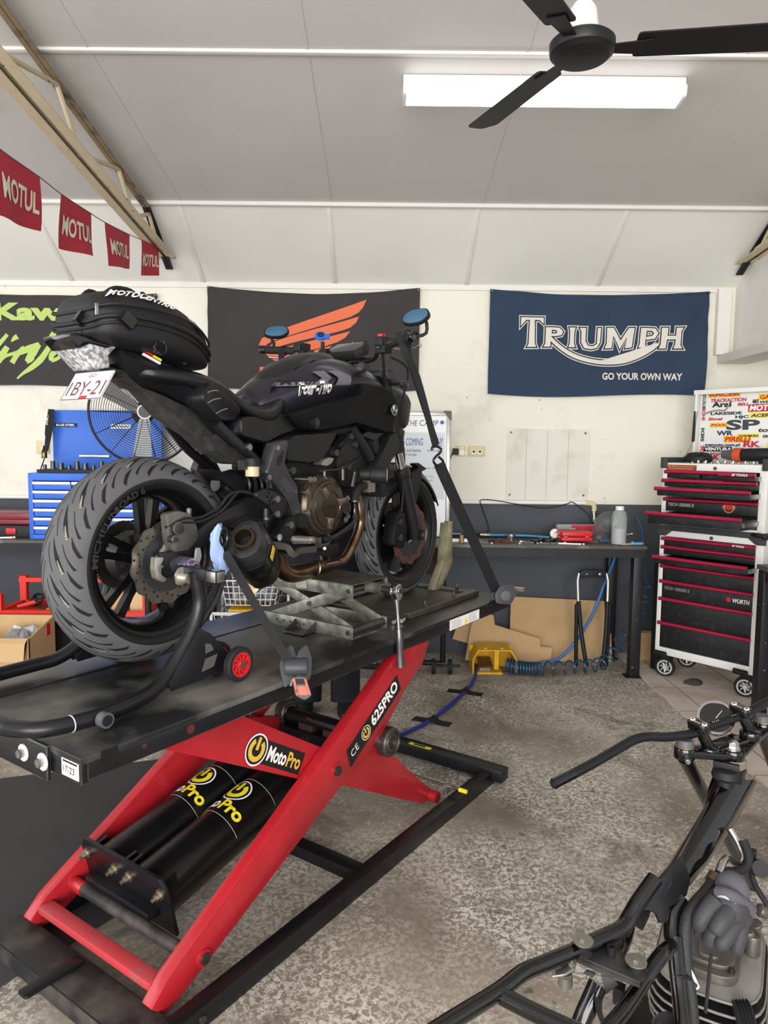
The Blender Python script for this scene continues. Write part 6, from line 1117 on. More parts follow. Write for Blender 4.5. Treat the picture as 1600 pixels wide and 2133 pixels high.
m = M(); m.cyl(fc+fnn*.083, fc+fnn*.09, .04, n=28); m.k = 1; m.cyl(fc+fnn*.089, fc+fnn*.092, .033, n=28); m.obj('badge', [mWhite, mGrey], pf_)
m = M(); m.cyl(fc-fnn*.05, fc-fnn*.2, .06, n=24); m.obj('motor', mBlackM, pf_)
for i in range(3):
    a = 2*PI*i/3+.6; d = fx*math.cos(a)+fy*math.sin(a); q = fx*-math.sin(a)+fy*math.cos(a); m = M(); m.prism(rnd([(.03, -.03), (.25, -.09), (.26, .02), (.03, .03)], .02), fc, d, (q*.9+fnn*.35).normalized(), -.001, .001); m.obj('blade', mat('blade_grey', '#8b8d8f', .4, .4), pf_)
m = M(); m.cyl((-1.385, 4.12, .02), (-1.385, 4.12, 2.33), .019, n=16); m.cyl((-1.385, 4.12, .0), (-1.385, 4.12, .02), .25, n=40); m.tube([(-1.385, 4.12, 2.33), (-1.375, 4.10, 2.345), (-1.36, 4.08, 2.33)], .016, 3); m.obj('pole', mBlackM, pf_)
# ================================================================ under the benches
rs_ = thing('steel_trolley', 'bright red angle-iron trolley of tools behind the cardboard carton', 'trolley', (-1.9, 4.3, 0)); mRF = mat('trolley_red', '#d8372a', .4)
for x in (-2.305, -1.42):
    for y in (4.2, 4.5): m = M(); m.bx((x-.02, y-.02, 0), (x+.02, y+.02, .60 if y < 4.3 else .66)); m.obj('post', mRF, rs_)
m = M(); m.bx((-2.33, 4.174, .475), (-1.40, 4.215, .505)); m.bx((-2.33, 4.474, .475), (-1.40, 4.526, .505)); m.bx((-2.33, 4.18, .475), (-2.29, 4.52, .505)); m.bx((-1.44, 4.18, .475), (-1.40, 4.52, .505)); m.bx((-2.3, 4.2, .478), (-1.43, 4.5, .486)); m.bx((-2.33, 4.48, .14), (-1.40, 4.52, .17)); m.bx((-2.33, 4.18, .14), (-1.40, 4.215, .17)); m.bx((-2.33, 4.474, .62), (-1.40, 4.51, .65)); m.obj('shelf_frame', mRF, rs_)
m = M(); m.bx((-2.4, 4.15, .0), (-2.37, 4.19, .50)); m.bx((-2.9, 4.15, .47), (-2.37, 4.19, .50)); m.bx((-2.9, 4.15, 0), (-2.87, 4.19, .5)); tag(m.obj('steel_stand', mRF), 'bright red steel stand at the far left frame edge beside the trolley', 'stand')
for i, (p, q, mt, lb) in enumerate((((-2.25, 4.3, .50), (-2.02, 4.4, .56), mRF, 'red steel bar lying on the trolley'), ((-2.1, 4.25, .498), (-1.86, 4.32, .50), mBlackM, 'black bar lying on the trolley'), ((-2.03, 4.22, .50), (-1.85, 4.26, .51), mat('clamp_orange', '#e05a28', .5), 'orange bar clamp lying on the trolley'))): m = M(); m.tube([p, q], .014); m.ball(q, .02); tag(m.obj('clamp', mt), lb, 'clamp')
m = M()
for k in range(4): m.tube([(-2.2+.05*math.cos(a+k)+.02*k, 4.38+.05*math.sin(a), .51+.012*k+.01*math.sin(2*a)) for a in [2*PI*i/14 for i in range(14)]], .008, 2, closed=True)
tag(m.obj('coiled_lead', mBlackM), 'black coiled lead on the trolley shelf', 'lead')
for x, c, lb in ((-1.62, mCard, 'small cardboard box on the trolley shelf, seen through the wheel'), (-1.49, mat('kraft_light', '#d0b48a', .85), 'small pale cardboard box on the trolley shelf beside another box')): m = M(); m.bx((x-.06, 4.28, .487), (x+.055, 4.42, .60)); tag(m.obj('cardboard_box', c, bev=.002), lb, 'box')
m = M(); m.ring([[Vector((-2.0+.2*k*math.cos(a), 4.4+.1*k*math.sin(a), z+.02*math.sin(3*a))) for a in [2*PI*i/16 for i in range(16)]] for k, z in ((1, .172), (1, .26), (.75, .34), (.2, .37))]); tag(m.obj('dark_sack', mat('sack_dark', '#24221f', .9, bump=.3, bs=20)), 'dark cloth sack on the lower trolley rail behind the carton', 'sack')
m = M(); m.cyl((-2.2, 4.1, .36), (-2.0, 4.15, .38), .035, n=16); tag(m.obj('timber_offcut', mTimber), 'timber offcut lying behind the open carton', 'timber')
cb = thing('cardboard_carton', 'open cardboard carton on the floor to the left of the lift', 'carton', (-2.1, 3.95, 0)); m = M(); x0, x1, y0, y1, h = -2.62, -1.93, 3.80, 4.10, .44; t_ = .006
for a, b in (((x0, y0, .0), (x1, y0+t_, h)), ((x0, y1-t_, 0), (x1, y1, h+.06)), ((x0, y0, 0), (x0+t_, y1, h)), ((x0, y0, 0), (x1, y1, t_))): m.bx(a, b)
m.ring([[Vector((x1-t_, y, z)) for y, z in ((y0, 0), (y1, 0), (y1, h+.06), (y0, h))], [Vector((x1, y, z)) for y, z in ((y0, 0), (y1, 0), (y1, h+.06), (y0, h))]])
m.obj('walls', mCard, cb); m = M(); m.ring([[Vector((x, y0+yy, z)) for yy, z in ((0, h), (-.035, h-.02+.01*math.sin(x*7)), (-.055, h-.10-.03*(x-x0)), (-.05, h-.10-.03*(x-x0)), (-.03, h-.022))] for x in (x0, x0+.3, x0+.5, x1-.06, x1-.01)]); m.obj('flap', mCard, cb); m = M(); m.bx((x1, 4.0, .40), (x1+.001, 4.04, .47)); m.obj('label', mRedP, cb); m = M(); m.ring([[Vector((-2.05+.1*k*math.cos(a), 3.96+.1*k*math.sin(a), z+.03*math.sin(5*a))) for a in [2*PI*i/18 for i in range(18)]] for k, z in ((1, .3), (1, .40), (.6, .44), (.1, .43))]); m.obj('packing_film', mat('film_silver', '#a9a9ad', .2, .3, bump=.8, bs=30), cb)
# white wire baskets
for z0, z1, x0, x1, lb in ((.535, .685, -.985, -.63, 'upper white wire basket of the rack behind the lift'), (.32, .475, -1.03, -.59, 'lower white wire basket of the rack with yellow and blue boxes')):
    m = M(); y0, y1 = 4.25, 4.55; rW = .003
    for z in [z0+(z1-z0)*i/4 for i in range(5)]: m.tube([(x0+.03*(1-(z-z0)/(z1-z0)), y0, z), (x1-.03*(1-(z-z0)/(z1-z0)), y0, z), (x1, y1, z), (x0, y1, z)], rW*(1.8 if z > z1-.01 else 1), n=6, closed=True)
    for i in range(11): t = i/10; x = x0+(x1-x0)*t; xb = x0+.03+(x1-x0-.06)*t; m.tube([(x, y0, z1), (xb, y0, z0), (xb, y1, z0), (x, y1, z1)], rW, n=5)
    tag(m.obj('wire_basket', mWhite), lb, 'basket', 'wire baskets')
m = M()
for x in (-1.045, -.575):
    for y in (4.25, 4.55): m.bx((x-.008, y-.008, 0), (x+.008, y+.008, .71))
m.bx((-1.045, 4.24, .48), (-.575, 4.256, .492)); m.bx((-1.045, 4.24, .14), (-.575, 4.256, .152)); tag(m.obj('basket_rack', mWhite), 'white steel rack that carries the wire baskets behind the lift', 'rack')
m = M(); m.bx((-.93, 4.29, .545), (-.66, 4.5, .65)); tag(m.obj('packet', mat('silver_packet', '#b5b7ba', .3, .2, col2='#5a5c60', cs=18, lo=.45, hi=.6, bump=.5, bs=25), bev=.02), 'crinkled silver packets in the upper wire basket', 'packet')
m = M(); m.bx((-.95, 4.28, .40), (-.62, 4.5, .50)); tag(m.obj('carton', mYel, bev=.003), 'yellow box in the lower wire basket', 'box'); m = M(); m.bx((-.97, 4.275, .33), (-.75, 4.5, .397)); tag(m.obj('carton', mat('box_blue', '#2c58b8', .5), bev=.003), 'blue box under the yellow box in the lower wire basket', 'box')
m = M(); m.bx((-1.12, 4.3, 0), (-1.07, 4.5, .72)); tag(m.obj('board_offcut', mBlackM), 'dark board standing beside the white basket rack', 'board')
# cardboard sheets
def sheet(P, y0, y1, lb, mt):
    m = M(); zt = max(p[1] for p in P); g_ = lambda p: y0+(y1-y0)*p[1]/zt
    m.ring([[Vector((p[0], g_(p)+d, p[1])) for p in P] for d in (0, .006)]); tag(m.obj('cardboard_sheet', mt), lb, 'cardboard', 'cardboard sheets')
sheet([(.925, .436), (1.636, .409), (1.633, .044), (1.629, -.017), (1.151, -.004), (.906, .142)], 4.93, 5.06, 'large cardboard sheet leaning on the wall behind the black bench leg', mCard)
sheet([(.576, .025), (.625, .272), (.719, .346), (.78, .326), (.788, .264), (1.103, .173), (1.105, .121), (1.187, .115), (1.17, .007), (1.074, -.004), (.964, .029)], 4.84, 4.93, 'torn smaller cardboard sheet in front of the large one, above the yellow pedal', mat('cardboard', ''))
sheet([(.496, .146), (.548, .286), (.64, .304), (.627, .112)], 4.92, 5.0, 'cardboard flap at the left end of the leaning sheets', mat('cardboard', ''))
m = M(); m.prism([(0, 0), (.03, 0), (.032, .36), (.0, .38)], (1.615, 4.985, .01), (1, 0, 0), (0, .1, 1), -.003, .003); tag(m.obj('hi_vis_cloth', mat('hi_vis', '#c5d95a', .7, bump=.3, bs=20)), 'lime strip of cloth hanging beside the large cardboard sheet', 'cloth')
# foot pedal, hoses
fp = thing('foot_pedal', 'yellow foot pedal valve with a guard on the floor under the right bench', 'pedal', (.77, 4.72, 0)); m = M(); hp = [(.60, .01), (.60, .10), (.635, .165), (.855, .165), (.895, .10), (.895, .01)]; hi_ = [(.608, .01), (.608, .098), (.64, .157), (.85, .157), (.887, .098), (.887, .01)]
m.ring([[Vector((p[0]*1.0, y, p[1])) for p in q] for q, y in ((hp, 4.62), (hp, 4.80))], closed=False, cap=False); m.ring([[Vector((p[0], y, p[1])) for p in q] for q, y in ((hi_, 4.62), (hi_, 4.80))], closed=False, cap=False); m.ring([[Vector((p[0], 4.62, p[1])) for p in q] for q in (hp, hi_)], closed=False, cap=False); m.bx((.60, 4.62, 0), (.80, 4.80, .012)); m.bx((.745, 4.63, .03), (.775, 4.66, .158)); m.bx((.60, 4.795, .0), (.89, 4.80, .15)); m.obj('guard', mYel, fp)
m = M(); m.box((.69, 4.69, .06), (.09, .13, .012), Matrix.Rotation(R(14), 3, 'X')); m.box((.69, 4.72, .03), (.07, .09, .04)); m.obj('treadle', mSteel, fp); m = M()
for x in (.69, .80): m.cyl((x, 4.66, .1652), (x, 4.66, .167), .012, n=16)
m.obj('guard_screw', mWhite, fp)
hp_ = []
c_ = [(.83, 4.65, .06), (.90, 4.62, .05), (1.05, 4.60, .05), (1.25, 4.62, .055), (1.42, 4.66, .055), (1.52, 4.72, .07), (1.58, 4.74, .14), (1.66, 4.76, .24), (1.74, 4.77, .36), (1.78, 4.78, .50), (1.795, 4.80, .56)]
cc_ = cat(c_, 14); N_ = len(cc_); ph = 0
for i in range(N_):
    t = i/(N_-1); a = cc_[i]; d = (cc_[min(i+1, N_-1)]-cc_[max(i-1, 0)]).normalized(); x, y, _ = basis(d); seg = (cc_[min(i+1, N_-1)]-a).length; dens = 120 if t < .2 else (30 if t < .5 else 26)
    for j in range(8):
        ph += seg/8*dens*2*PI/2.2; b = a+d*seg*j/8; r = .042; hp_.append(b+(x*math.cos(ph)+y*math.sin(ph))*r)
m = M(); m.tube(hp_, .0062, n=7); m.tube([hp_[-1], (1.80, 4.82, .62), (1.80, 4.86, .75), (1.79, 4.9, .95), (1.79, 5.0, 1.02)], .0065, 4, n=8); tag(m.obj('coiled_hose', mat('hose_teal', '#1f4a66', .3, coat=.3)), 'dark teal coiled air hose on the floor by the right bench leg', 'hose')
m = M(); m.tube([(1.10, 4.80, .03), (1.22, 4.80, .06), (1.34, 4.82, .18), (1.46, 4.86, .36), (1.55, 4.9, .58), (1.62, 4.95, .72), (1.66, 5.0, .84)], .011, 6, n=10); tag(m.obj('air_hose', mat('hose_mid_blue', '#3f6fae', .4)), 'straight blue air hose running up behind the bench leg', 'hose')
m = M(); m.tube([(.62, 4.78, .03), (.63, 4.86, .012), (.645, 4.78, .012), (.60, 4.50, .012), (.52, 4.27, .012), (.40, 4.02, .012), (.275, 3.79, .012), (.16, 3.64, .012), (.06, 3.55, .012), (-.1, 3.46, .012), (-.25, 3.42, .012)], .0105, 5, n=10); tag(m.obj('air_hose', mat('hose_indigo', '#27318a', .45)), 'indigo blue air hose taped across the concrete floor', 'hose')
for (x, y, a, lb) in ((.51, 4.26, R(-20), 'black tape patch over the indigo hose nearer the bench'), (.275, 3.79, R(-25), 'black tape patch over the indigo hose nearer the lift')):
    d = Vector((math.cos(a), math.sin(a))); s_ = Vector((-d.y, d.x)); pts = [(-.11, -.035), (-.03, -.045), (.11, -.03), (.10, .03), (.03, .04), (-.10, .035)]; m = M()
    m.ring([[Vector((x+d.x*u+s_.x*v, y+d.y*u+s_.y*v, .0008+(.0255*math.exp(-(u/.022)**2))*1+z)) for v in (-.035, 0, .035)] for u in [-.11+.0055*i for i in range(41)] for z in (0,)], closed=False, cap=False); tag(m.obj('tape_patch', mat('tape_black', '#1a1a1b', .7)), lb, 'tape', 'tape patches')
m = M(); m.bx((.0, 3.74, .0), (.05, 3.75, .0012)); tag(m.obj('tape_scrap', mRedP), 'thin red scrap on the floor left of the taped hose', 'scrap')
# leaning fork-lift stand, spare stands behind the lift
fs = thing('front_stand', 'black and silver motorcycle front stand standing against the large cardboard sheet', 'stand', (1.45, 4.8, 0)); m = M(); m.prism(rnd([(-.09, .02), (-.07, .035), (.07, .035), (.09, .02), (.09, -.02), (.05, -.015), (-.05, -.015), (-.075, -.03), (-.09, -.01)], .01), (1.443, 4.84, .64), (1, 0, 0), Z3, -.012, .012); m.k = 1; m.cyl((1.40, 4.826, .645), (1.40, 4.824, .645), .006); m.cyl((1.49, 4.826, .645), (1.49, 4.824, .645), .011, n=16); m.obj('yoke', [mBlackM, mSteel], fs, bev=.003)
for s in (-1, 1):
    x = 1.443+s*.105; m = M(); m.tube([(x-s*.01, 4.84, .65), (x, 4.83, .60), (x-s*.005, 4.81, .44)], .012, n=12); m.obj('upper_tube', mAlu, fs); m = M(); m.tube([(x-s*.005, 4.81, .46), (x-s*.02, 4.77, .25), (x-s*.05, 4.72, .03)], .015, n=12); m.tube([(x+s*.01, 4.80, .44), (x+s*.005, 4.80, .2), (x+s*.0, 4.80, .01)], .013, n=10); m.obj('lower_tube', mBlackM, fs)
for (X, Y, hub, lb) in ((.40, 4.62, mGrey, 'black stand leg on grey castors under the front of the lift deck'), (.03, 4.52, mRedP, 'black paddock stand with a red wheel behind the red scissor leg')):
    t = thing('paddock_stand', lb, 'stand', (X, Y, 0)); m = M(); m.tube([(X, Y, .08), (X, Y, .55), (X-.02, Y+.1, .72)], .019, 3); m.tube([(X, Y, .07), (X-.3, Y+.05, .07)], .017); m.cyl((X-.07, Y, .055), (X+.12, Y, .055), .009); m.obj('tube_frame', mSt, t)
    for dx in (-.06, .05): m = M(); m.cyl((X+dx-.012, Y, .0505), (X+dx+.012, Y, .0505), .05, n=24); w_ = m.obj('wheel', mRub, t); m = M(); m.cyl((X+dx-.014, Y, .0505), (X+dx+.014, Y, .0505), .032, n=20); m.obj('hub', hub, w_)
# yellow-orange clamp seen under the engine
m = M(); m.box((.0, 3.55, .83), (.10, .05, .07)); tag(m.obj('strap_buckle', mat('buckle_orange', '#d9543c', .5, col2='#2a2022', cs=40, lo=.5, hi=.55), bev=.008), 'orange ratchet buckle on the far edge of the lift, seen under the exhaust', 'buckle')
M().zp([(-2.6, 2.05), (-1.25, 1.55), (-.25, 3.0), (-.62, 3.42), (-1.95, 2.98)], .0006, .006).obj('rubber_mat', mat('mat_rubber', '#39383a', .75, var=.12, vs=4, bump=.1, bs=70)); tag(bpy.data.objects['rubber_mat'], 'dark grey rubber mat on the floor beside the lift base', 'mat')
# ================================================================ tool cabinet
CB = Matrix.Translation((1.80, 4.60, 0)) @ Matrix.Rotation(math.atan2(-.753, .658), 4, 'Z'); Wd, Dp = .64, .42
mCW = mat('cabinet_white', '#e8e8e4', .35); mCB = mat('drawer_black', '#1d1d20', .42, col2='#343437', cs=30, lo=.5, hi=.8); mCR = mat('anodised_red', '#b32a4b', .3, .55)
def drawers(t, rows, x0=.03, x1=Wd-.045):
    for z1, z0, op, a, b, tx in rows:
        a = x0 if a is None else a; b = x1 if b is None else b
        m = M()
        for p, q in (((a, -op, z0), (b, -op+.012, z1)), ((a, -op, z0), (a+.008, .36-op, z1-.012)), ((b-.008, -op, z0), (b, .36-op, z1-.012)), ((a, -op, z0), (b, .36-op, z0+.006)), ((a, .352-op, z0), (b, .36-op, z1-.012))): m.bx(p, q)
        d_ = m.obj('drawer', mCB, t, bev=.0015); m = M(); m.cyl((a-.012, -op-.008, z1-.004), (b+.004, -op-.008, z1-.004), .0125, n=14); m.obj('handle', mCR, d_)
        if op > .05: m = M(); m.bx((b, -op+.02, (z0+z1)/2-.016), (b+.012, 0.02, (z0+z1)/2+.010)); m.obj('slide', mSteel, d_)
        for body, x, z, w, h, mt in tx: m = M(); m.text(body, (x, -op-.0225 if z > z1-.02 else -op, z), (1, 0, 0), (0, 0, 1), w=w, h=h, bold=.03, shear=.15, lift=.0015); m.obj('lettering', mt, d_)
rc_ = thing('roller_cabinet', 'white roller cabinet with black drawers and red handles on castors, under the sticker-lidded chest', 'tool cabinet', (.32, .2, 0), CB)
m = M()
for a, b in (((0, 0, .165), (.03, Dp, .985)), ((Wd-.045, 0, .165), (Wd, Dp, .985)), ((0, 0, .165), (Wd, Dp, .215)), ((0, 0, .945), (Wd, Dp, .985)), ((0, Dp-.02, .165), (Wd, Dp, .985))): m.bx(a, b)
m.obj('carcass', mCW, rc_, bev=.003)
m = M(); m.bx((-.012, -.012, .985), (Wd+.012, Dp, 1.018)); m.kp([(-.014, .95), (.04, .95), (.085, .985), (.085, .99), (-.014, .99)], -.014, .0); m.kp([(Wd+.014, .95), (Wd-.04, .95), (Wd-.085, .985), (Wd-.085, .99), (Wd+.014, .99)], -.014, .0); m.obj('top_surround', mat('surround_grey', '#3a3b3e', .5), rc_, bev=.003)
drawers(rc_, [(.935, .885, .0, None, None, [('SP TOOLS', .47, .926, .07, .012, mWhiteT)]), (.88, .83, .0, None, None, []), (.825, .78, .11, None, None, []), (.755, .66, 0, None, None, []), (.655, .545, 0, None, None, [('TECH SERIES II', .045, .60, .17, .02, mAlu), ('WURTH', .48, .585, .10, .026, mWhiteT)]), (.54, .385, 0, None, None, []), (.38, .218, 0, None, None, [])])
m = M(); m.kp(rnd([(.445, .612), (.470, .612), (.470, .592), (.4575, .582), (.445, .592)], .004), -.0022, -.001); m.obj('decal', mRedP, rc_); m = M(); m.cyl((.335, -.001, .962), (.335, -.004, .962), .011, n=16); m.obj('lock', mDkSteel, rc_)
m = M(); m.tube([(Wd+.02, -.045, .99), (Wd+.02, -.05, 1.01), (Wd-.03, -.05, 1.012), (Wd-.06, -.012, 1.01)], .013, 4); m.obj('push_handle', mBlackM, rc_)
for x, y in ((.055, .055), (Wd-.075, .055), (.055, Dp-.06), (Wd-.075, Dp-.06)):
    m = M(); m.bx((x-.03, y-.025, .10), (x+.03, y+.025, .165)); m.tube([(x-.05, -.0+y-.07, .175), (x+.03, y-.075, .175)], .017) if y < .1 else None; fk_ = m.obj('castor_fork', mBlackM, rc_); m = M(); m.lathe([(.03, -.016), (.058, -.016), (.063, -.008), (.063, .008), (.058, .016), (.03, .016)], (x, y-.012, .0635+.012), (.25, -1, 0), 36, loop=True, cap=False); w_ = m.obj('wheel', mRub, fk_)
    m = M(); ax = Vector((.25, -1, 0)).normalized(); u_ = Vector((-ax.y, ax.x, 0)); c = Vector((x, y-.012, .0755)); m.lathe([(.038, -.018), (.047, -.018), (.047, .018), (.038, .018)], c, ax, 32, loop=True, cap=False); m.cyl(c-ax*.02, c+ax*.02, .012)
    for i in range(7):
        a = 2*PI*i/7; m.tube([c+ax*s*.012+(u_*math.cos(a+o)+Z3*math.sin(a+o))*r for s in (-1,) for r, o in ((.01, 0), (.026, .2), (.042, .55))], .0045, n=6); m.tube([c+ax*.012+(u_*math.cos(a+o)+Z3*math.sin(a+o))*r for r, o in ((.01, 0), (.026, .2), (.042, .55))], .0045, n=6)
    m.obj('hub', mat('castor_silver', '#cfcfcf', .35, .5), w_)
tc_ = thing('tool_chest', 'white top chest with red-handled drawers and an open lid covered in stickers', 'tool chest', (.32, .2, 1.019), CB)
m = M()
for a, b in (((0, 0, 1.019), (.03, Dp, 1.40)), ((Wd-.045, 0, 1.019), (Wd, Dp, 1.40)), ((0, 0, 1.019), (Wd, Dp, 1.035)), ((0, 0, 1.372), (Wd, .02, 1.42)), ((0, Dp-.02, 1.019), (Wd, Dp, 1.42)), ((0, 0, 1.40), (.02, Dp, 1.42)), ((Wd-.02, 0, 1.40), (Wd, Dp, 1.42)), ((0, 0, 1.385), (Wd, Dp, 1.395))): m.bx(a, b)
m.obj('carcass', mCW, tc_, bev=.003)
for x in (-.012, Wd-.03): m = M(); m.bx((x, -.012, 1.385), (x+.042, .02, 1.455)); m.bx((x+.01, .0, 1.42), (x+.03, Dp, 1.455)); m.obj('corner_guard', mat('surround_grey', ''), tc_, bev=.003)
drawers(tc_, [(1.367, 1.325, 0, None, .24, []), (1.367, 1.325, 0, .255, .45, []), (1.362, 1.322, .06, .40, None, [('SP TOOLS', .47, 1.352, .09, .014, mWhiteT)]), (1.312, 1.272, .03, None, None, []), (1.262, 1.215, .12, None, None, []), (1.192, 1.115, 0, None, None, [('TECH SERIES II', .045, 1.145, .17, .02, mAlu), ('PENRITE', .39, 1.15, .08, .018, mat('penrite_gold', '#c98a55', .5))]), (1.112, 1.045, .22, None, None, [])])
m = M(); m.lathe([(.026, -.001), (.032, -.001), (.032, .001), (.026, .001)], (.43, -.0025, 1.157), (0, -1, 0), 24, loop=True, cap=False); m.k = 1; m.cyl((.43, -.001, 1.162), (.43, -.002, 1.162), .020, n=20); m.obj('decal', [mat('penrite_gold', ''), mRedP], tc_)
m = M(); m.bx((.025, -.0025, 1.376), (.22, -.001, 1.408)); m.k = 1; m.text('MECHANIC noun. [muh-kan-ik]', (.03, -.0027, 1.395), (1, 0, 0), (0, 0, 1), w=.18, h=.008, lift=.0008, bold=.02)
for i in range(2): m.bx((.035, -.0033, 1.388-i*.006), (.20, -.0026, 1.390-i*.006))
m.obj('sticker', [mat('sticker_brown', '#8a3319', .5), mat('sticker_gold', '#e7b35c', .5)], tc_); m = M(); m.cyl((.335, -.001, 1.392), (.335, -.004, 1.392), .011, n=16); m.obj('lock', mDkSteel, tc_)
# lid, raised at the back
ly0 = Dp-.03; m = M(); m.bx((.035, ly0, 1.43), (Wd-.01, ly0+.02, 1.88)); m.bx((.02, ly0-.06, 1.87), (Wd, ly0+.02, 1.90)); m.bx((.03, ly0-.06, 1.43), (.045, ly0, 1.88)); m.bx((Wd-.02, ly0-.06, 1.43), (Wd-.005, ly0, 1.88)); lid = m.obj('lid', mCW, tc_, bev=.003)
m = M(); m.cyl((.02, .22, 1.43), (.032, ly0-.06, 1.56), .005); m.k = 1; m.cyl((.032, ly0-.06, 1.56), (.035, ly0-.05, 1.76), .011); m.obj('gas_strut', [mChrome, mBlackM], lid)
ST_ = [('RACER', .10, 1.855, .19, .022, '#c8241f', '#e8c22c'), ('TRACKACTION', .11, 1.818, .22, .020, '#b3304f', None), ('Arai', .12, 1.785, .12, .030, '#17171a', None), ('BELL', .285, 1.79, .07, .016, '#b02430', None), ('GALFER', .42, 1.825, .14, .024, '#c8241f', '#f0d022'), ('WISECO', .42, 1.80, .13, .014, '#17171a', None), ('4MX', .375, 1.80, .04, .024, '#17171a', None), ('MOTUL', .36, 1.755, .165, .030, '#f4f2f0', '#c22536'), ('LAKESIDE', .115, 1.735, .19, .016, '#17171a', None), ('ACERBIS', .37, 1.715, .165, .018, '#1c2d66', '#f3df30'), ('HJC', .275, 1.705, .08, .02, '#17171a', None), ('Shoei', .10, 1.70, .09, .016, '#c8241f', None), ('SP', .22, 1.635, .20, .055, '#3c4046', None), ('tools', .42, 1.62, .13, .022, '#3c4046', None), ('WR', .16, 1.60, .10, .026, '#26324f', None), ('PIRELLI', .215, 1.56, .155, .026, '#c8241f', '#f0b41e'), ('RK', .335, 1.525, .10, .032, '#c22536', None), ('A', .50, 1.555, .045, .035, '#1c2d8a', '#f3df30'), ('ARROW', .485, 1.53, .07, .013, '#1c2d66', '#f3df30'), ('wemoto.com.pl', .085, 1.525, .22, .02, '#26324f', None), ('VENTURA', .085, 1.50, .17, .018, '#f2f1ee', '#141416'), ('scottoiler', .12, 1.473, .19, .016, '#b0405c', None), ('HJD', .37, 1.493, .12, .022, '#b02430', None), ('RK', .105, 1.44, .08, .03, '#c22536', None), ('BMC', .235, 1.445, .08, .02, '#b02430', None), ('FOX', .12, 1.66, .10, .014, '#c8241f', '#e8c22c'), ('YOSHIMURA', .30, 1.59, .12, .012, '#17171a', '#f3df30'), ('EBC', .45, 1.585, .05, .014, '#17171a', None), ('NGK', .53, 1.69, .06, .02, '#c8241f', None), ('DID', .53, 1.76, .06, .035, '#c22536', None)]
for i, (tx, x, z, w, h, c, bg) in enumerate(ST_):
    m = M(); y = ly0-.001-.0004*(i % 3); ks = [mat('print_'+c[1:], c, .5)]
    if bg: ks.append(mat('print_'+bg[1:], bg, .5)); m.k = 1; m.bx((x-.008, y-.0006, z-.006), (x+w+.008, y+.0006, z+h*1.2+.006)); m.k = 0
    m.text(tx, (x, y-.0008, z), (1, 0, 0), (0, 0, 1), w=w*1.05, h=h*1.2, bold=.04, shear=.15 if i % 2 else 0, lift=.0006); m.obj('sticker', ks, lid)
for tx, z, c in (('SHOEI', 1.70, '#b02430'), ('SIDI', 1.56, '#17171a'), ('MX', 1.45, '#c8241f'), ('MOTORCYCLES', 1.78, '#26324f')): m = M(); m.text(tx, (.078, ly0-.002, z), (0, 0, 1), (-1, 0, 0), w=.09, h=.022, bold=.04); m.obj('sticker', mat('print_'+c[1:], c, .5), lid)
m = M(); m.tube([(.06, ly0-.004, 1.74), (.12, ly0-.004, 1.76), (.17, ly0-.004, 1.765), (.21, ly0-.004, 1.765), (.23, ly0-.004, 1.80)], .006, 3); m.obj('track_sticker', mat('track_grey', '#9a9c9a', .5), lid)
dr = thing('cordless_drill', 'black and orange cordless drill lying on top of the sticker-lidded chest', 'drill', (.48, .2, 1.42), CB)
m = M(); m.cyl((.38, .17, 1.475), (.30, .17, 1.475), .042, .022, n=24); m.obj('chuck', mGrey, dr); m = M(); m.cyl((.375, .17, 1.475), (.42, .17, 1.475), .044, n=24); m.obj('collar', mat('drill_orange', '#c9502c', .5), dr); m = M(); m.cyl((.42, .17, 1.475), (.60, .17, 1.48), .040, n=20); m.box((.56, .17, 1.45), (.07, .05, .055)); m.obj('body', mBlackM, dr, bev=.006)
m = M(); m.ring([[Vector((.13+.09*k*math.cos(a), .2+.08*k*math.sin(a), 1.425+z+.006*math.sin(5*a))) for a in [2*PI*i/16 for i in range(16)]] for k, z in ((1, 0), (1, .03), (.7, .055), (.1, .06))]); tag(m.obj('work_glove', mBlackM, frame=CB), 'black glove crumpled on the left front of the white top chest', 'glove')
for i in range(14): m = M(); x = .16+.028*i; m.cyl((x, .06+.02*(i % 3), 1.397), (x+.004, .06+.02*(i % 3), 1.428+.01*(i % 2)), .009, n=12); tag(m.obj('socket', mChrome, frame=CB), 'chrome socket standing in the top tray of the white chest', 'socket', 'sockets in the white chest')
m = M(); m.tube([(.16, -.10, 1.074), (.22, -.09, 1.074)], .018); tag(m.obj('red_tool', mRedP, frame=CB), 'red tool at the left inside the lowest open drawer of the white chest', 'tool'); m = M(); m.tube([(.27, -.08, 1.07), (.36, -.09, 1.07)], .014); tag(m.obj('red_tool', mRedP, frame=CB), 'thin red tool in the middle of the lowest open drawer of the white chest', 'tool')
m = M(); m.tube([(.24, -.05, 1.25), (.33, -.05, 1.256)], .012); tag(m.obj('marker', mWhite, frame=CB), 'white marker lying in the half-open drawer of the white chest', 'marker')
m = M(); m.lathe([(.05, 0), (.06, .01), (.06, .05), (.05, .055)], (.52, -.13, 1.052), (0, 0, 1), 28); tag(m.obj('tape_roll', mBlackM, frame=CB), 'black tape roll in the lowest open drawer of the white chest', 'tape')
m = M(); m.tube([(-.02, .1, 1.12), (-.045, .12, 1.16), (-.03, .16, 1.2), (-.02, .2, 1.15)], .012, 4); m.box((-.03, .08, 1.09), (.03, .03, .06)); tag(m.obj('air_gun', mBlackM, frame=CB), 'black air gun hanging on the side of the white top chest', 'tool')
m = M(); m.bx((-.10, .12, 0), (-.03, .34, .75)); tag(m.obj('black_bag', mBlackM, frame=CB, bev=.02), 'black bag standing on the floor behind the coiled hose and cabinet', 'bag')
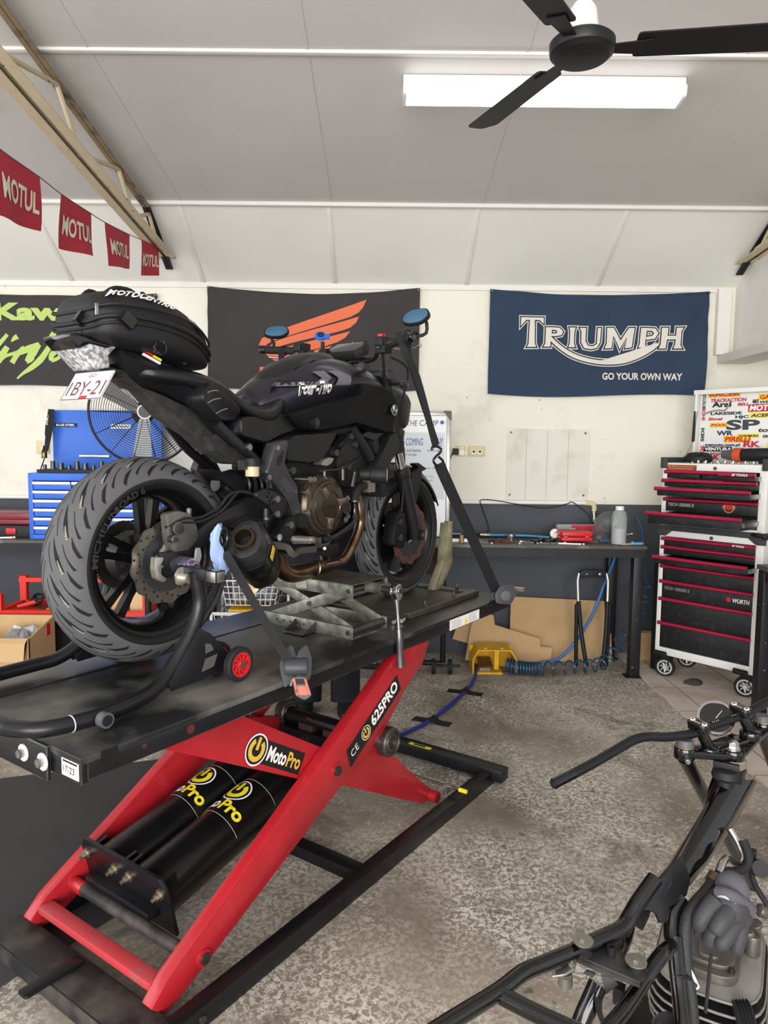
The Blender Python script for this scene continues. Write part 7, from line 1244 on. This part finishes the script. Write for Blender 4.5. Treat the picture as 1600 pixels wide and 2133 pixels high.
m = M(); m.bx((1.80, 4.93, .015), (1.98, 5.0, .21)); tag(m.obj('cardboard_box', mCard), 'cardboard box on the floor at the wall behind the roller cabinet', 'box')
m = M(); m.ring([[Vector((1.99+.055*k*math.cos(a)*(1+.3*math.sin(3*a)), 4.42+.035*k*math.sin(a), .014+z)) for a in [2*PI*i/14 for i in range(14)]] for k, z in ((1, 0), (.9, .02), (.4, .035), (.05, .036))]); tag(m.obj('cloth_scrap', mat('dark_cloth', '#3a3836', .9)), 'dark crumpled cloth on the tiles under the roller cabinet', 'cloth')
sb = thing('steel_bench', 'black steel frame bench with a shelf at the right frame edge', 'bench', (2.25, 3.7, 0)); mSB = mat('scuffed_black', '')
for x, y in ((2.075, 3.80), (2.7, 3.80), (2.075, 3.2), (2.7, 3.2)): m = M(); m.bx((x-.03, y-.03, .014), (x+.03, y+.03, .855)); m.obj('leg', mSB, sb, bev=.002)
m = M(); m.bx((2.04, 3.17, .86), (2.74, 3.84, .885)); m.obj('bench_top', mBt, sb); m = M(); m.bx((2.05, 3.17, .80), (2.74, 3.83, .86)); m.obj('rail', mSB, sb); m = M(); m.bx((2.10, 3.17, .595), (2.72, 3.83, .615)); m.obj('shelf', mBt, sb)
m = M(); m.bx((2.12, 3.5, .62), (2.5, 3.75, .795)); tag(m.obj('storage_box', mBlackM, bev=.004), 'black box on the shelf of the right edge bench', 'box')
m = M(); m.bx((2.36, 3.99, .17), (2.85, 4.03, 1.35)); tag(m.obj('cabinet_door', mCW), 'white cabinet side standing beyond the right edge bench', 'cabinet')
m = M(); m.bx((2.08, 3.62, .014), (2.2, 3.72, .03)); tag(m.obj('red_tray', mRedP), 'red tray on the tiles behind the round speedometer of the stripped frame', 'tray')
# ================================================================ person standing behind the lift
pe = thing('person', 'person in dark trousers and black shoes standing behind the lift, hidden above the knees', 'person', (-.32, 3.93, 0))
bmv = [(0, 0, .94), (0, 0, 1.15), (0, -.01, 1.40), (0, -.02, 1.50), (0, -.03, 1.58), (0, -.04, 1.68), (.10, 0, .90), (.105, .01, .50), (.11, .02, .10), (.115, -.04, .03), (-.10, 0, .90), (-.105, .01, .50), (-.11, .03, .10), (-.12, -.03, .03), (.19, -.01, 1.40), (.24, -.02, 1.13), (.20, -.20, 1.02), (-.19, -.01, 1.40), (-.24, -.02, 1.13), (-.20, -.20, 1.02), (.18, -.27, 1.02), (-.18, -.27, 1.02)]
bme = [(0, 1), (1, 2), (2, 3), (3, 4), (4, 5), (0, 6), (6, 7), (7, 8), (8, 9), (0, 10), (10, 11), (11, 12), (12, 13), (2, 14), (14, 15), (15, 16), (16, 20), (2, 17), (17, 18), (18, 19), (19, 21)]
rad_ = [.13, .12, .14, .06, .075, .08, .10, .07, .035, .015, .10, .07, .035, .015, .06, .045, .035, .06, .045, .035, .03, .03]
me = bpy.data.meshes.new('body'); me.from_pydata(bmv, bme, []); me.materials.append(mat('skin', '#c99f83', .55)); bo_ = bpy.data.objects.new('body', me); COL.objects.link(bo_); bo_.parent = pe; bo_.location = (0, 0, 0)
sm = bo_.modifiers.new('skin', 'SKIN'); 
for i, v in enumerate(me.skin_vertices[0].data if me.skin_vertices else []): v.radius = (rad_[i], rad_[i])
ss = bo_.modifiers.new('sub', 'SUBSURF'); ss.levels = ss.render_levels = 1; BASE[bo_.name] = Vector((-.32, 3.93, 0))
mJe = mat('dark_trousers', '#1c1d24', .85, var=.2, vs=12, bump=.3, bs=30)
m = M(); X, Y = -.32, 3.93
for s in (-1, 1): m.tube([(X+s*.10, Y, .93), (X+s*.105, Y+.01, .5), (X+s*.108, Y+.015, .28), (X+s*.11, Y+.02, .11), (X+s*.112, Y+.015, .06)], .12, 4, n=18, scl=[1, .78, .72, .70, .72])
m.tube([(X, Y, .88), (X, Y, 1.04)], .17, n=18, scl=[1.0, .95]); m.obj('trousers', mJe, pe)
m = M(); m.tube([(X, Y, 1.0), (X, Y, 1.2), (X, Y-.01, 1.42), (X, Y-.02, 1.50)], .17, 4, n=20, scl=[.95, .95, 1.05, .45])
for s in (-1, 1): m.tube([(X+s*.12, Y-.01, 1.42), (X+s*.2, Y-.01, 1.38), (X+s*.23, Y-.02, 1.2)], .07, 3, n=14)
m.obj('shirt', mat('dark_shirt', '#23252b', .85), pe)
for s in (-1, 1):
    m = M(); m.ring([[Vector((X+s*.115+.048*k*math.cos(a), Y+.06-.19*t, .002+h*(.5+.5*math.sin(a)))) for a in [2*PI*i/16 for i in range(16)]] for t, k, h in ((0, .6, .06), (.1, .9, .10), (.35, .95, .11), (.6, 1.0, .08), (.9, .9, .06), (1.15, .6, .045), (1.2, .2, .03))]); m.obj('shoe', mBlackM, pe)
m = M(); m.ball((X, Y-.02, 1.70), (.085, .10, .075), 16); m.obj('hair', mat('hair_dark', '#221a15', .7), pe)
# ================================================================ stripped motorcycle frame in the foreground
BM = Matrix.Translation((.55, 1.5, 0)) @ Matrix.Rotation(R(60), 4, 'Z')
mFr = mat('gloss_black_frame', '#09090b', .13, coat=.5, var=.15, vs=9, ior=1.45)
mHb = mat('handlebar_black', '#1b1b1d', .34, .3)
mFin = mat('alloy_fins', '#a19e99', .36, .6, var=.12, vs=25); mFinB = mat('black_fins', '#161617', .5, .2)
sf = thing('stripped_motorcycle', 'stripped black motorcycle frame with handlebar, speedometer and finned engine in the right foreground', 'motorcycle', (0, 0, .0), BM)
def T(lst, r, k=4, n=14, scl=None): return M().tube(lst, r, k, n, scl=scl)
hp = [(.014, .175, .72), (.096, .113, .748), (.154, .074, .767), (.203, .038, .786), (.236, .01, .79), (.283, -.029, .781), (.324, -.07, .781), (.347, -.091, .784), (.383, -.123, .797), (.45, -.18, .81), (.489, -.207, .817), (.545, -.244, .831), (.579, -.283, .834), (.634, -.378, .78)]
hb_ = T(hp, .0118).obj('handlebar', mHb, sf)
a, b = Vector(hp[0]), Vector(hp[1]); d = b-a
m = M(); m.cyl(a-d*.02, a+d*.55, .0124, n=18); m.obj('bar_sleeve', mBlackG, hb_); m = M(); m.cyl(a+d*.0-d.normalized()*.0065, a+d*.02, .0095, n=16); m.obj('bar_end', mBlackM, hb_)
m = M()
for q in (Vector(hp[8]), Vector(hp[9])):
    for j in range(4): p = q+(Vector(hp[9])-Vector(hp[8])).normalized()*(.022-.006*j)*(1 if q == Vector(hp[8]) else -1); m.box(p+Vector((-.006, 0, .0105)), (.012, .0012, .0012))
m.obj('bar_marking', mWhiteT, hb_)
bd = (Vector(hp[9])-Vector(hp[8])).normalized(); fwd = Vector((0, 0, 1)).cross(bd).normalized()*-1
if fwd.x < 0: fwd = -fwd
upv = bd.cross(fwd); upv = upv if upv.z > 0 else -upv
for q, f0 in (((.35, -.096, .801), (.37, -.12, .742)), ((.453, -.184, .826), (.467, -.209, .769))):
    q, f0 = Vector(q), Vector(f0)
    m = M(); m.cyl(f0, q-upv*.006, .0145, n=20); m.prism(rnd([(-.016, -.03), (.016, -.03), (.016, .03), (-.016, .03)], .014, 5), q, bd, fwd, -.012, .010); rs_2 = m.obj('riser', mBlackG, sf, bev=.002)
    m = M()
    for s in (-1, 1): m.cyl(q+fwd*.02*s+upv*.010, q+fwd*.02*s+upv*.0125, .0068, n=16); m.k = 1; m.cyl(q+fwd*.02*s+upv*.0122, q+fwd*.02*s+upv*.013, .0035, n=6); m.k = 0
    m.obj('clamp_bolt', [mWhite, mDkSteel], rs_2); m = M(); m.text('emgo', q+upv*.0098-fwd*.010, fwd, -bd, w=.02, h=.006, bold=.02, shear=.2, lift=.0008); m.obj('lettering', mWhiteT, rs_2)
gc = Vector((.488, -.125, .781)); gn = (Vector((-1.531, -.249, 1.501))-gc).normalized(); gn = (gn+Vector((-.1, 0, .55))).normalized(); gx = Vector((0, 0, 1)).cross(gn).normalized(); gy = gn.cross(gx)
m = M(); m.lathe([(.030, -.035), (.043, -.02), (.046, .004), (.044, .008), (.041, .004)], gc, gn, 36); gg = m.obj('speedometer', mBlackG, sf)
m = M(); m.cyl(gc+gn*.0, gc+gn*.003, .041, n=36); m.k = 1
for i in range(21):
    t_ = R(215-i*12.5); p = gc+gn*.0035+(gx*math.cos(t_)+gy*math.sin(t_))*.034; rr_ = (gx*math.cos(t_)+gy*math.sin(t_)); m.prism([(-.005, -.0016), (.004, -.0016), (.004, .0016), (-.005, .0016)], p, rr_, gn.cross(rr_), -.0004, .0004)
m.prism([(-.002, -.001), (.026, -.0006), (.026, .0006), (-.002, .001)], gc+gn*.0042, (gx*.5+gy*.86).normalized(), (gx*-.86+gy*.5).normalized(), -.0004, .0004); m.text('km/h', gc+gn*.0035-gx*.01-gy*.014, gx, gy, w=.018, h=.005); m.obj('dial', [mBlackM, mWhiteT], gg)
m = M(); m.lathe([(.0415, .002), (.0465, .002), (.0465, .007), (.0415, .007)], gc, gn, 36, loop=True, cap=False); m.obj('bezel', mChrome, gg)
# top clamp
tl_, tr_, sn = Vector((.328, -.068, .745)), Vector((.551, -.234, .769)), Vector((.4, -.173, .742))
m = M(); rl, r2_, ns = tl_, tr_, sn
def slab(P, hw, th):
    return M().sweep(P, [(-hw, -th), (hw, -th), (hw, th), (-hw, th)], 3, up=(0, 0, 1))
m = slab([tl_+Z3*-.01, tl_.lerp(sn, .55)+Z3*-.014, sn+Z3*-.016, sn.lerp(tr_, .5)+Z3*-.012, tr_+Z3*-.01], .024, .010); m.k = 0
for p in (tl_, tr_): m.cyl(p+Z3*-.028, p+Z3*.004, .026, n=24)
m.cyl(sn+Z3*-.03, sn+Z3*-.002, .030, n=24); mid = (Vector((.37, -.12, .742))+Vector((.467, -.209, .769)))/2
for f0 in ((.37, -.12, .742), (.467, -.209, .769)): m.cyl(Vector(f0)+Z3*-.02, Vector(f0)+Z3*.003, .026, n=22)
m.prism([(-.05, -.02), (.05, -.02), (.04, .03), (-.04, .03)], mid+Z3*-.008, bd, fwd, -.010, .004)
tc2 = m.obj('top_clamp', mFr, sf, bev=.005)
for p, lb_ in ((tl_, 1), (tr_, 2)): m = M(); m.lathe([(.022, .004), (.021, .010), (.018, .022), (.001, .024)], p, (0, 0, 1), 24); m.k = 1; m.lathe([(.0225, .004), (.0235, .004), (.0235, .007), (.0225, .007)], p, (0, 0, 1), 24, loop=True, cap=False); m.obj('fork_cap', [mGrey, mat('gold_band', '#a98a5c', .4, .8)], tc2)
m = M(); m.cyl(sn+Z3*-.002, sn+Z3*.004, .020, n=24); m.cyl(sn+Z3*.004, sn+Z3*.016, .0145, n=6); m.cyl(sn+Z3*.016, sn+Z3*.0175, .010, n=20); m.obj('stem_nut', mChrome, tc2)
m = M(); q = tl_+Z3*-.018-fwd*.02-bd*.012; m.cyl(q, q-fwd*.012-bd*.006, .007, n=6); m.cyl(q-fwd*.010-bd*.005, q-fwd*.018-bd*.009, .004, n=10); m.obj('pinch_bolt', mSteel, tc2)
m = M(); m.lathe([(.030, -.05), (.034, -.045), (.034, -.03), (.030, -.026)], sn, (0, 0, 1), 28); m.lathe([(.028, -.10), (.031, -.06), (.030, -.045)], sn, (0, 0, 1), 24); m.obj('head_bearing', mat('bearing_steel', '#b9b2a4', .3, .9), sf)
fq = Vector((.552, -.115, .508))
for p, q in ((tl_+Z3*-.025, fq), (tr_+Z3*-.025, fq+tr_-tl_)):
    e_ = p+(q-p)*((p.z-.012)/(p.z-q.z)); m = M(); m.cyl(p, e_, .0175, n=18); fk2 = m.obj('fork_tube', mat('fork_steel', '#3a3a3c', .22, .9), sf)
# spine and frame tubes
spL = [(.335, -.139, .647), (.222, -.104, .595), (.113, -.076, .557), (-.005, -.051, .55)]; spR = [(.436, -.236, .653), (.319, -.193, .585), (.201, -.148, .525), (.063, -.109, .516)]
m = M(); rs = []
for l, r_ in zip(spL, spR):
    l, r_ = Vector(l), Vector(r_); x = (r_-l); w_ = x.length; x.normalize(); nrm = Vector((-.55, .0, .83)); nrm = (nrm-x*nrm.dot(x)).normalized(); c = (l+r_)/2
    rs.append([c+x*p[0]+nrm*p[1] for p in rnd([(-w_/2, -.055), (w_/2, -.055), (w_/2, -.008), (w_*.36, .014), (0, .019), (-w_*.36, .014), (-w_/2, -.008)], .02, 4)])
m.ring(rs); sp_ = m.obj('spine', mFr, sf)
m = M(); m.cyl(sn+Z3*-.10, sn+Z3*-.05, .034, n=24); m.cyl(sn+Z3*-.24+fwd*.05, sn+Z3*-.05, .036, n=24); m.obj('head_tube', mFr, sf)
def plate3(P, t, nm, mt, par=sf):
    P = [Vector(p) for p in P]; nn_ = Vector((0, 0, 0)); c = sum(P, Vector())/len(P)
    for i in range(len(P)): nn_ += (P[i]-c).cross(P[(i+1) % len(P)]-c)
    nn_.normalize(); m = M(); m.ring([[p+nn_*d_ for p in P] for d_ in (-t/2, t/2)]); return m.obj(nm, mt, par, bev=.0015)
plate3([(.059, -.102, .606), (-.022, -.052, .56), (-.089, -.026, .533), (-.075, -.039, .535), (-.059, -.058, .53), (-.047, -.068, .519), (-.049, -.076, .503), (-.031, -.086, .497), (-.007, -.087, .518), (.012, -.102, .524), (.043, -.115, .526), (.069, -.119, .548)], .008, 'gusset_plate', mat('satin_frame', '#1c1c1f', .4))
plate3([(-.089, -.027, .531), (-.06, -.037, .525), (-.027, -.053, .509), (-.018, -.049, .491), (-.046, -.041, .472), (-.073, -.034, .494)], .006, 'gusset_plate', mat('satin_frame', ''))
m = M()
m.tube([(-.023, -.06, .583), (-.072, -.036, .55), (-.102, -.023, .526), (-.131, -.014, .517), (-.172, .018, .509), (-.217, .056, .498)], .0165, 3, n=14)
m.tube([(-.103, -.021, .52), (-.106, -.017, .488), (-.101, -.005, .448)], .017, 2, n=14)
m.tube([(-.217, .056, .498), (-.299, .098, .507), (-.348, .122, .512), (-.418, .144, .514), (-.545, .184, .531), (-.666, .214, .553)], .0155, 3, n=14)
m.tube([(-.417, .143, .509), (-.424, .074, .509), (-.431, .006, .512), (-.455, -.093, .525)], .0155, 1, n=14)
m.obj('frame_rail', mFr, sf)
m = M()
m.tube([(.039, -.108, .52), (.009, -.095, .498), (-.014, -.096, .47), (-.033, -.103, .452)], .0165, 3, n=14)
m.tube([(-.02, -.105, .466), (-.049, -.114, .424), (-.078, -.126, .384), (-.126, -.141, .343), (-.166, -.153, .297)], .017, 3, n=14)
m.tube([(-.034, -.101, .454), (-.087, -.09, .464), (-.132, -.072, .447), (-.225, -.051, .436), (-.292, -.035, .435), (-.383, -.017, .445)], .0155, 3, n=14)
m.obj('frame_rail', mFr, sf)
m = M(); m.tube([(-.152, .023, .397), (-.184, .039, .35), (-.201, .048, .32), (-.243, .062, .284)], .0195, 1, n=16); m.obj('seat_tube', mFr, sf)
plate3([(-.228, .054, .496), (-.167, .029, .493), (-.149, -.063, .477), (-.155, -.072, .466), (-.204, -.067, .47), (-.226, -.009, .49)], .006, 'mounting_plate', mat('dusty_frame', '#2a292b', .5, col2='#4b4743', cs=15, lo=.45, hi=.7))
plate3([(-.228, .054, .494), (-.226, -.009, .488), (-.204, -.067, .469), (-.202, -.066, .461), (-.224, -.009, .479), (-.226, .055, .485)], .008, 'plate_lip', mat('dusty_frame', ''))
for q in ((-.21, .044, .492), (-.182, -.054, .468)):
    q = Vector(q); m = M(); m.lathe([(.020, 0), (.020, .008), (.014, .012), (.014, .024), (.019, .027)], q, (0, 0, 1), 24); rm_ = m.obj('rubber_mount', mRub, sf); m = M(); m.cyl(q+Z3*.027, q+Z3*.030, .021, n=24); m.cyl(q+Z3*.030, q+Z3*.034, .008, n=6); m.obj('washer', mat('old_zinc', '#a7a297', .35, .85), rm_)
q = Vector((-.181, -.006, .477)); m = M(); m.lathe([(.009, 0), (.009, .032), (.005, .032), (.005, .0)], q, (0, 0, 1), 18, loop=True, cap=False); m.obj('threaded_post', mBlackM, sf)
plate3([(-.284, .092, .478), (-.261, .072, .484), (-.244, .062, .486), (-.235, .048, .487), (-.258, .047, .488), (-.277, .059, .485), (-.289, .081, .48)], .005, 'bracket', mat('bright_zinc', '#b5b3ad', .3, .85))
for q in ((-.281, .086, .483), (-.241, .057, .486)): q = Vector(q); m = M(); m.cyl(q+Z3*-.006, q+Z3*.012, .0085, n=6); m.cyl(q+Z3*.012, q+Z3*.016, .0045, n=10); m.obj('bracket_bolt', mSteel, sf)
m = M(); m.cyl((-.272, .06, .482), Vector((-.272, .06, .482))+Z3*-.02, .014, n=20); m.obj('bracket_bush', mSteel, sf)
q = Vector((.36, -.163, .674)); m = M(); m.cyl(q+Z3*-.05, q, .018, n=20); m.lathe([(.030, -.012), (.034, -.004), (.030, .012), (.012, .016), (.001, .016)], q+Z3*.012, (0, 0, 1), 24); m.prism([(-.006, -.030), (.006, -.030), (.006, .030), (-.006, .030)], q+Z3*.03, (1, 0, 0), (0, 1, 0), -.01, .012); m.k = 1; m.lathe([(.019, -.05), (.022, -.05), (.022, -.044), (.019, -.044)], q, (0, 0, 1), 24, loop=True, cap=False); m.obj('filler_plug', [mBlackM, mSteel], sf, bev=.002)
# engine
ec = Vector((.231, -.16, .268)); et = Vector((-.10, 0, 1)).normalized(); ex_, ey_2, _ = basis(et)
def disc(h, rx, ry, th, k=1): return [[ec+et*(h+t)+ex_*p.x+ey_2*p.y for p in rrect(2*rx, 2*ry, min(rx, ry)*.75, 6)] for t in (0, th)]
m = M()
for i in range(6): s = (.90, .97, 1, 1.02, 1.02, 1.0)[5-i]; m.k = 0 if i == 5 else 1; m.ring(disc(-.085+i*.0225, .125*s, .165*s, .0035)); m.k = 0; a_, b_ = disc(-.0862+i*.0225, .1265*s, .1665*s, .0062), disc(-.0862+i*.0225, .1225*s, .1625*s, .0062); m.ring([a_[0], a_[1], b_[1], b_[0]], loop=True)
m.k = 1; m.ring(disc(-.09, .088, .122, .118)); m.obj('cylinder_head', [mFin, mFinB], sf, bev=.001)
m = M()
for i in range(7): m.ring(disc(-.215+i*.0175, .112, .15, .004))
m.ring(disc(-.22, .085, .12, .13)); m.obj('cylinder', mFinB, sf)
m = M(); m.ring(disc(.0285, .066, .108, .028)); m.ring(disc(.0565, .055, .092, .014)); m.ring(disc(.07, .024, .085, .012)); m.k = 0
q = Vector((.258, -.246, .331)); m.tube([q+Z3*-.03, q+Z3*.02], .018, n=16); m.tube([(.229, -.237, .374), (.231, -.24, .36)], .012); m.tube([(.281, -.248, .366), (.284, -.252, .356)], .016); m.tube([(.331, -.253, .373), (.342, -.272, .363)], .016); m.obj('rocker_cover', mat('rocker_alloy', '#6d6963', .42, .7, var=.15, vs=22), sf, bev=.004)
m = M(); m.ring([[ec+et*h+Vector((.16*k*math.cos(a), .2*k*math.sin(a), 0)) for a in [2*PI*i/24 for i in range(24)]] for h, k in ((-ec.z+.004, .8), (-ec.z+.03, 1), (-.23, 1), (-.205, .8))]); m.obj('crankcase', mFinB, sf, bev=.006)
for dx, dy in ((-.05, -.085), (.05, -.085), (-.05, .085), (.05, .085), (-.055, 0), (.055, 0)):
    q = ec+et*.0565+ex_*dx+ey_2*dy; m = M(); m.cyl(q-et*.004, q+et*.006, .0075, n=16); m.cyl(q+et*.006, q+et*.012, .005, n=6); m.obj('rocker_bolt', mDkSteel, sf)
m = M(); q = Vector((.072, -.225, .268))
for i in range(5): m.lathe([(.026, i*.007), (.031, i*.007+.0035), (.026, i*.007+.007)], q, (.2, -.5, .1), 24, cap=True)
m.obj('intake_boot', mRub, sf)
m = M(); m.ring([[Vector((-.097, -.112, .318))+Vector((.035*k*math.cos(a), .035*k*math.sin(a), z)) for a in [2*PI*i/20 for i in range(20)]] for k, z in ((1, -.05), (1, 0), (.7, .015), (.1, .018))]); m.obj('engine_cap', mDkAl, sf)
# hoses, cables
m = M(); m.tube([(.119, -.166, .535), (.077, -.154, .528), (.031, -.133, .512), (.002, -.123, .492), (-.02, -.125, .452), (-.038, -.135, .403), (-.065, -.148, .352), (-.093, -.158, .304)], .0135, 4, n=14); m.obj('braided_hose', mat('braided_rubber', '#2a2a2b', .6, var=.3, vs=220, bump=.3, bs=300), sf)
m = M(); m.tube([(.111, -.161, .534), (.126, -.168, .544)], .016, n=16); m.obj('hose_clamp', mat('clamp_bronze', '#6d5a48', .4, .8), sf)
m = M(); m.tube([(.134, -.172, .548), (.161, -.179, .561), (.19, -.188, .558), (.224, -.208, .532), (.241, -.217, .543), (.258, -.206, .562), (.267, -.183, .592)], .0085, 5, n=12); m.obj('oil_pipe', mat('pipe_chrome', '#b5b1aa', .2, .95), sf)
m = M(); m.tube([(.149, -.178, .546), (.186, -.202, .532), (.21, -.224, .537), (.224, -.228, .56), (.239, -.214, .586)], .010, 5, n=12); m.obj('cable', mRub, sf); m = M(); m.tube([(.252, -.237, .562), (.253, -.238, .491), (.25, -.273, .437)], .007, 4, n=10); m.obj('cable', mRub, sf); m = M(); m.tube([(-.014, -.176, .448), (-.037, -.175, .398), (-.061, -.174, .35)], .0035, 3, n=8); m.obj('cable', mRub, sf)
m = M(); m.tube([(-.07, -.109, .411), (-.071, -.127, .418), (-.05, -.143, .405)], .0035, 2, n=8); m.obj('cable_tie', mBlackM, sf)
m = M(); m.cyl((.275, -.236, .509), (.217, -.255, .539), .019, n=22); m.obj('ignition_knob', mBlackM, sf)
plate3([(-.045, -.142, .423), (-.042, -.148, .411), (-.041, -.16, .387), (-.043, -.155, .38), (-.047, -.149, .385)], .002, 'white_tag', mWhite)
m = M(); m.cyl((-.047, -.152, .392), (-.051, -.152, .394), .004, n=14); m.obj('tag_hole', mBlackM, sf)
m = M(); q = Vector((-.182, -.025, .415)); m.box(q, (.025, .02, .035)); cn = m.obj('wiring_connector', mBlackM, sf, bev=.002); m = M()
for i in range(3): m.tube([q+Vector((0, -.004+.004*i, -.015)), q+Vector((-.01, -.005+.004*i, -.05)), q+Vector((.01, .0+.006*i, -.09))], .0016, 4, n=6)
m.obj('yellow_wire', mYel, cn); m = M()
for i in range(3): m.tube([q+Vector((-.02, .03+.006*i, -.01)), q+Vector((-.01, .03+.004*i, -.05)), q+Vector((.02, .02+.006*i, -.10))], .0022, 4, n=6)
m.obj('loom_wire', mRub, cn); plate3([(-.195, .008, .452), (-.189, -.013, .45), (-.188, -.025, .439), (-.206, -.004, .421), (-.198, .003, .434)], .003, 'tin_tab', mat('dusty_frame', '')); plate3([(-.2, .036, .456), (-.195, .018, .451), (-.204, .023, .444), (-.208, .041, .449)], .003, 'tin_tab', mat('dusty_frame', ''))
# glove stuffed behind the hose
gv = thing('work_glove', 'pair of grey rubber-coated gloves tucked over the engine of the stripped frame', 'gloves', (.055, -.196, .453), BM)
mGl = mat('glove_rubber', '#3b3b3e', .6, var=.1, vs=40, bump=.3, bs=150); mGk = mat('glove_knit', '#56555b', .85, bump=.4, bs=200)
def gl(P, r, scl, nm='finger'):
    m = M(); m.tube(P, r, 4, n=14, scl=scl); q = Vector(P[-1]); return m.obj(nm, mGl, gv)
m = M(); m.tube([(.076, -.202, .54), (.056, -.197, .519), (.04, -.19, .493)], .040, 4, n=20, scl=[.72, 1.1, 1.0, .5]); m.tube([(.093, -.211, .525), (.084, -.215, .487), (.077, -.213, .468)], .030, 4, n=18, scl=[.8, 1.1, .6]); m.obj('palm', mGl, gv)
for P, r in (([(.032, -.175, .539), (.012, -.161, .524), (-0, -.15, .503), (.005, -.149, .482)], .0185), ([(.029, -.2, .527), (.006, -.191, .518), (-.005, -.182, .5), (-.006, -.18, .494)], .0185), ([(.038, -.186, .493), (.019, -.174, .476), (.017, -.169, .454), (.017, -.169, .448)], .018), ([(.056, -.218, .504), (.026, -.206, .488), (.008, -.194, .469), (.006, -.19, .454)], .0185), ([(.084, -.225, .48), (.065, -.223, .457), (.058, -.22, .434), (.058, -.22, .419)], .0165), ([(.046, -.159, .49), (.04, -.15, .459), (.04, -.149, .441)], .016)): gl(P, r, [1.05, 1, .95, .85, .45])
m = M(); m.tube([(.079, -.196, .534), (.086, -.21, .554), (.099, -.222, .56)], .036, 4, n=18, scl=[.9, 1.1, .9, .4]); m.tube([(.04, -.179, .557), (.03, -.202, .564), (.055, -.225, .543), (.082, -.242, .515)], .013, 4, n=10); m.obj('cuff', mGk, gv)
m = M(); m.tube([(.033, -.176, .552), (.019, -.194, .563), (.031, -.213, .55), (.05, -.226, .531)], .003, 4, n=8); m.obj('cuff_edge', mat('pale_edge', '#b9b9b6', .7), gv)
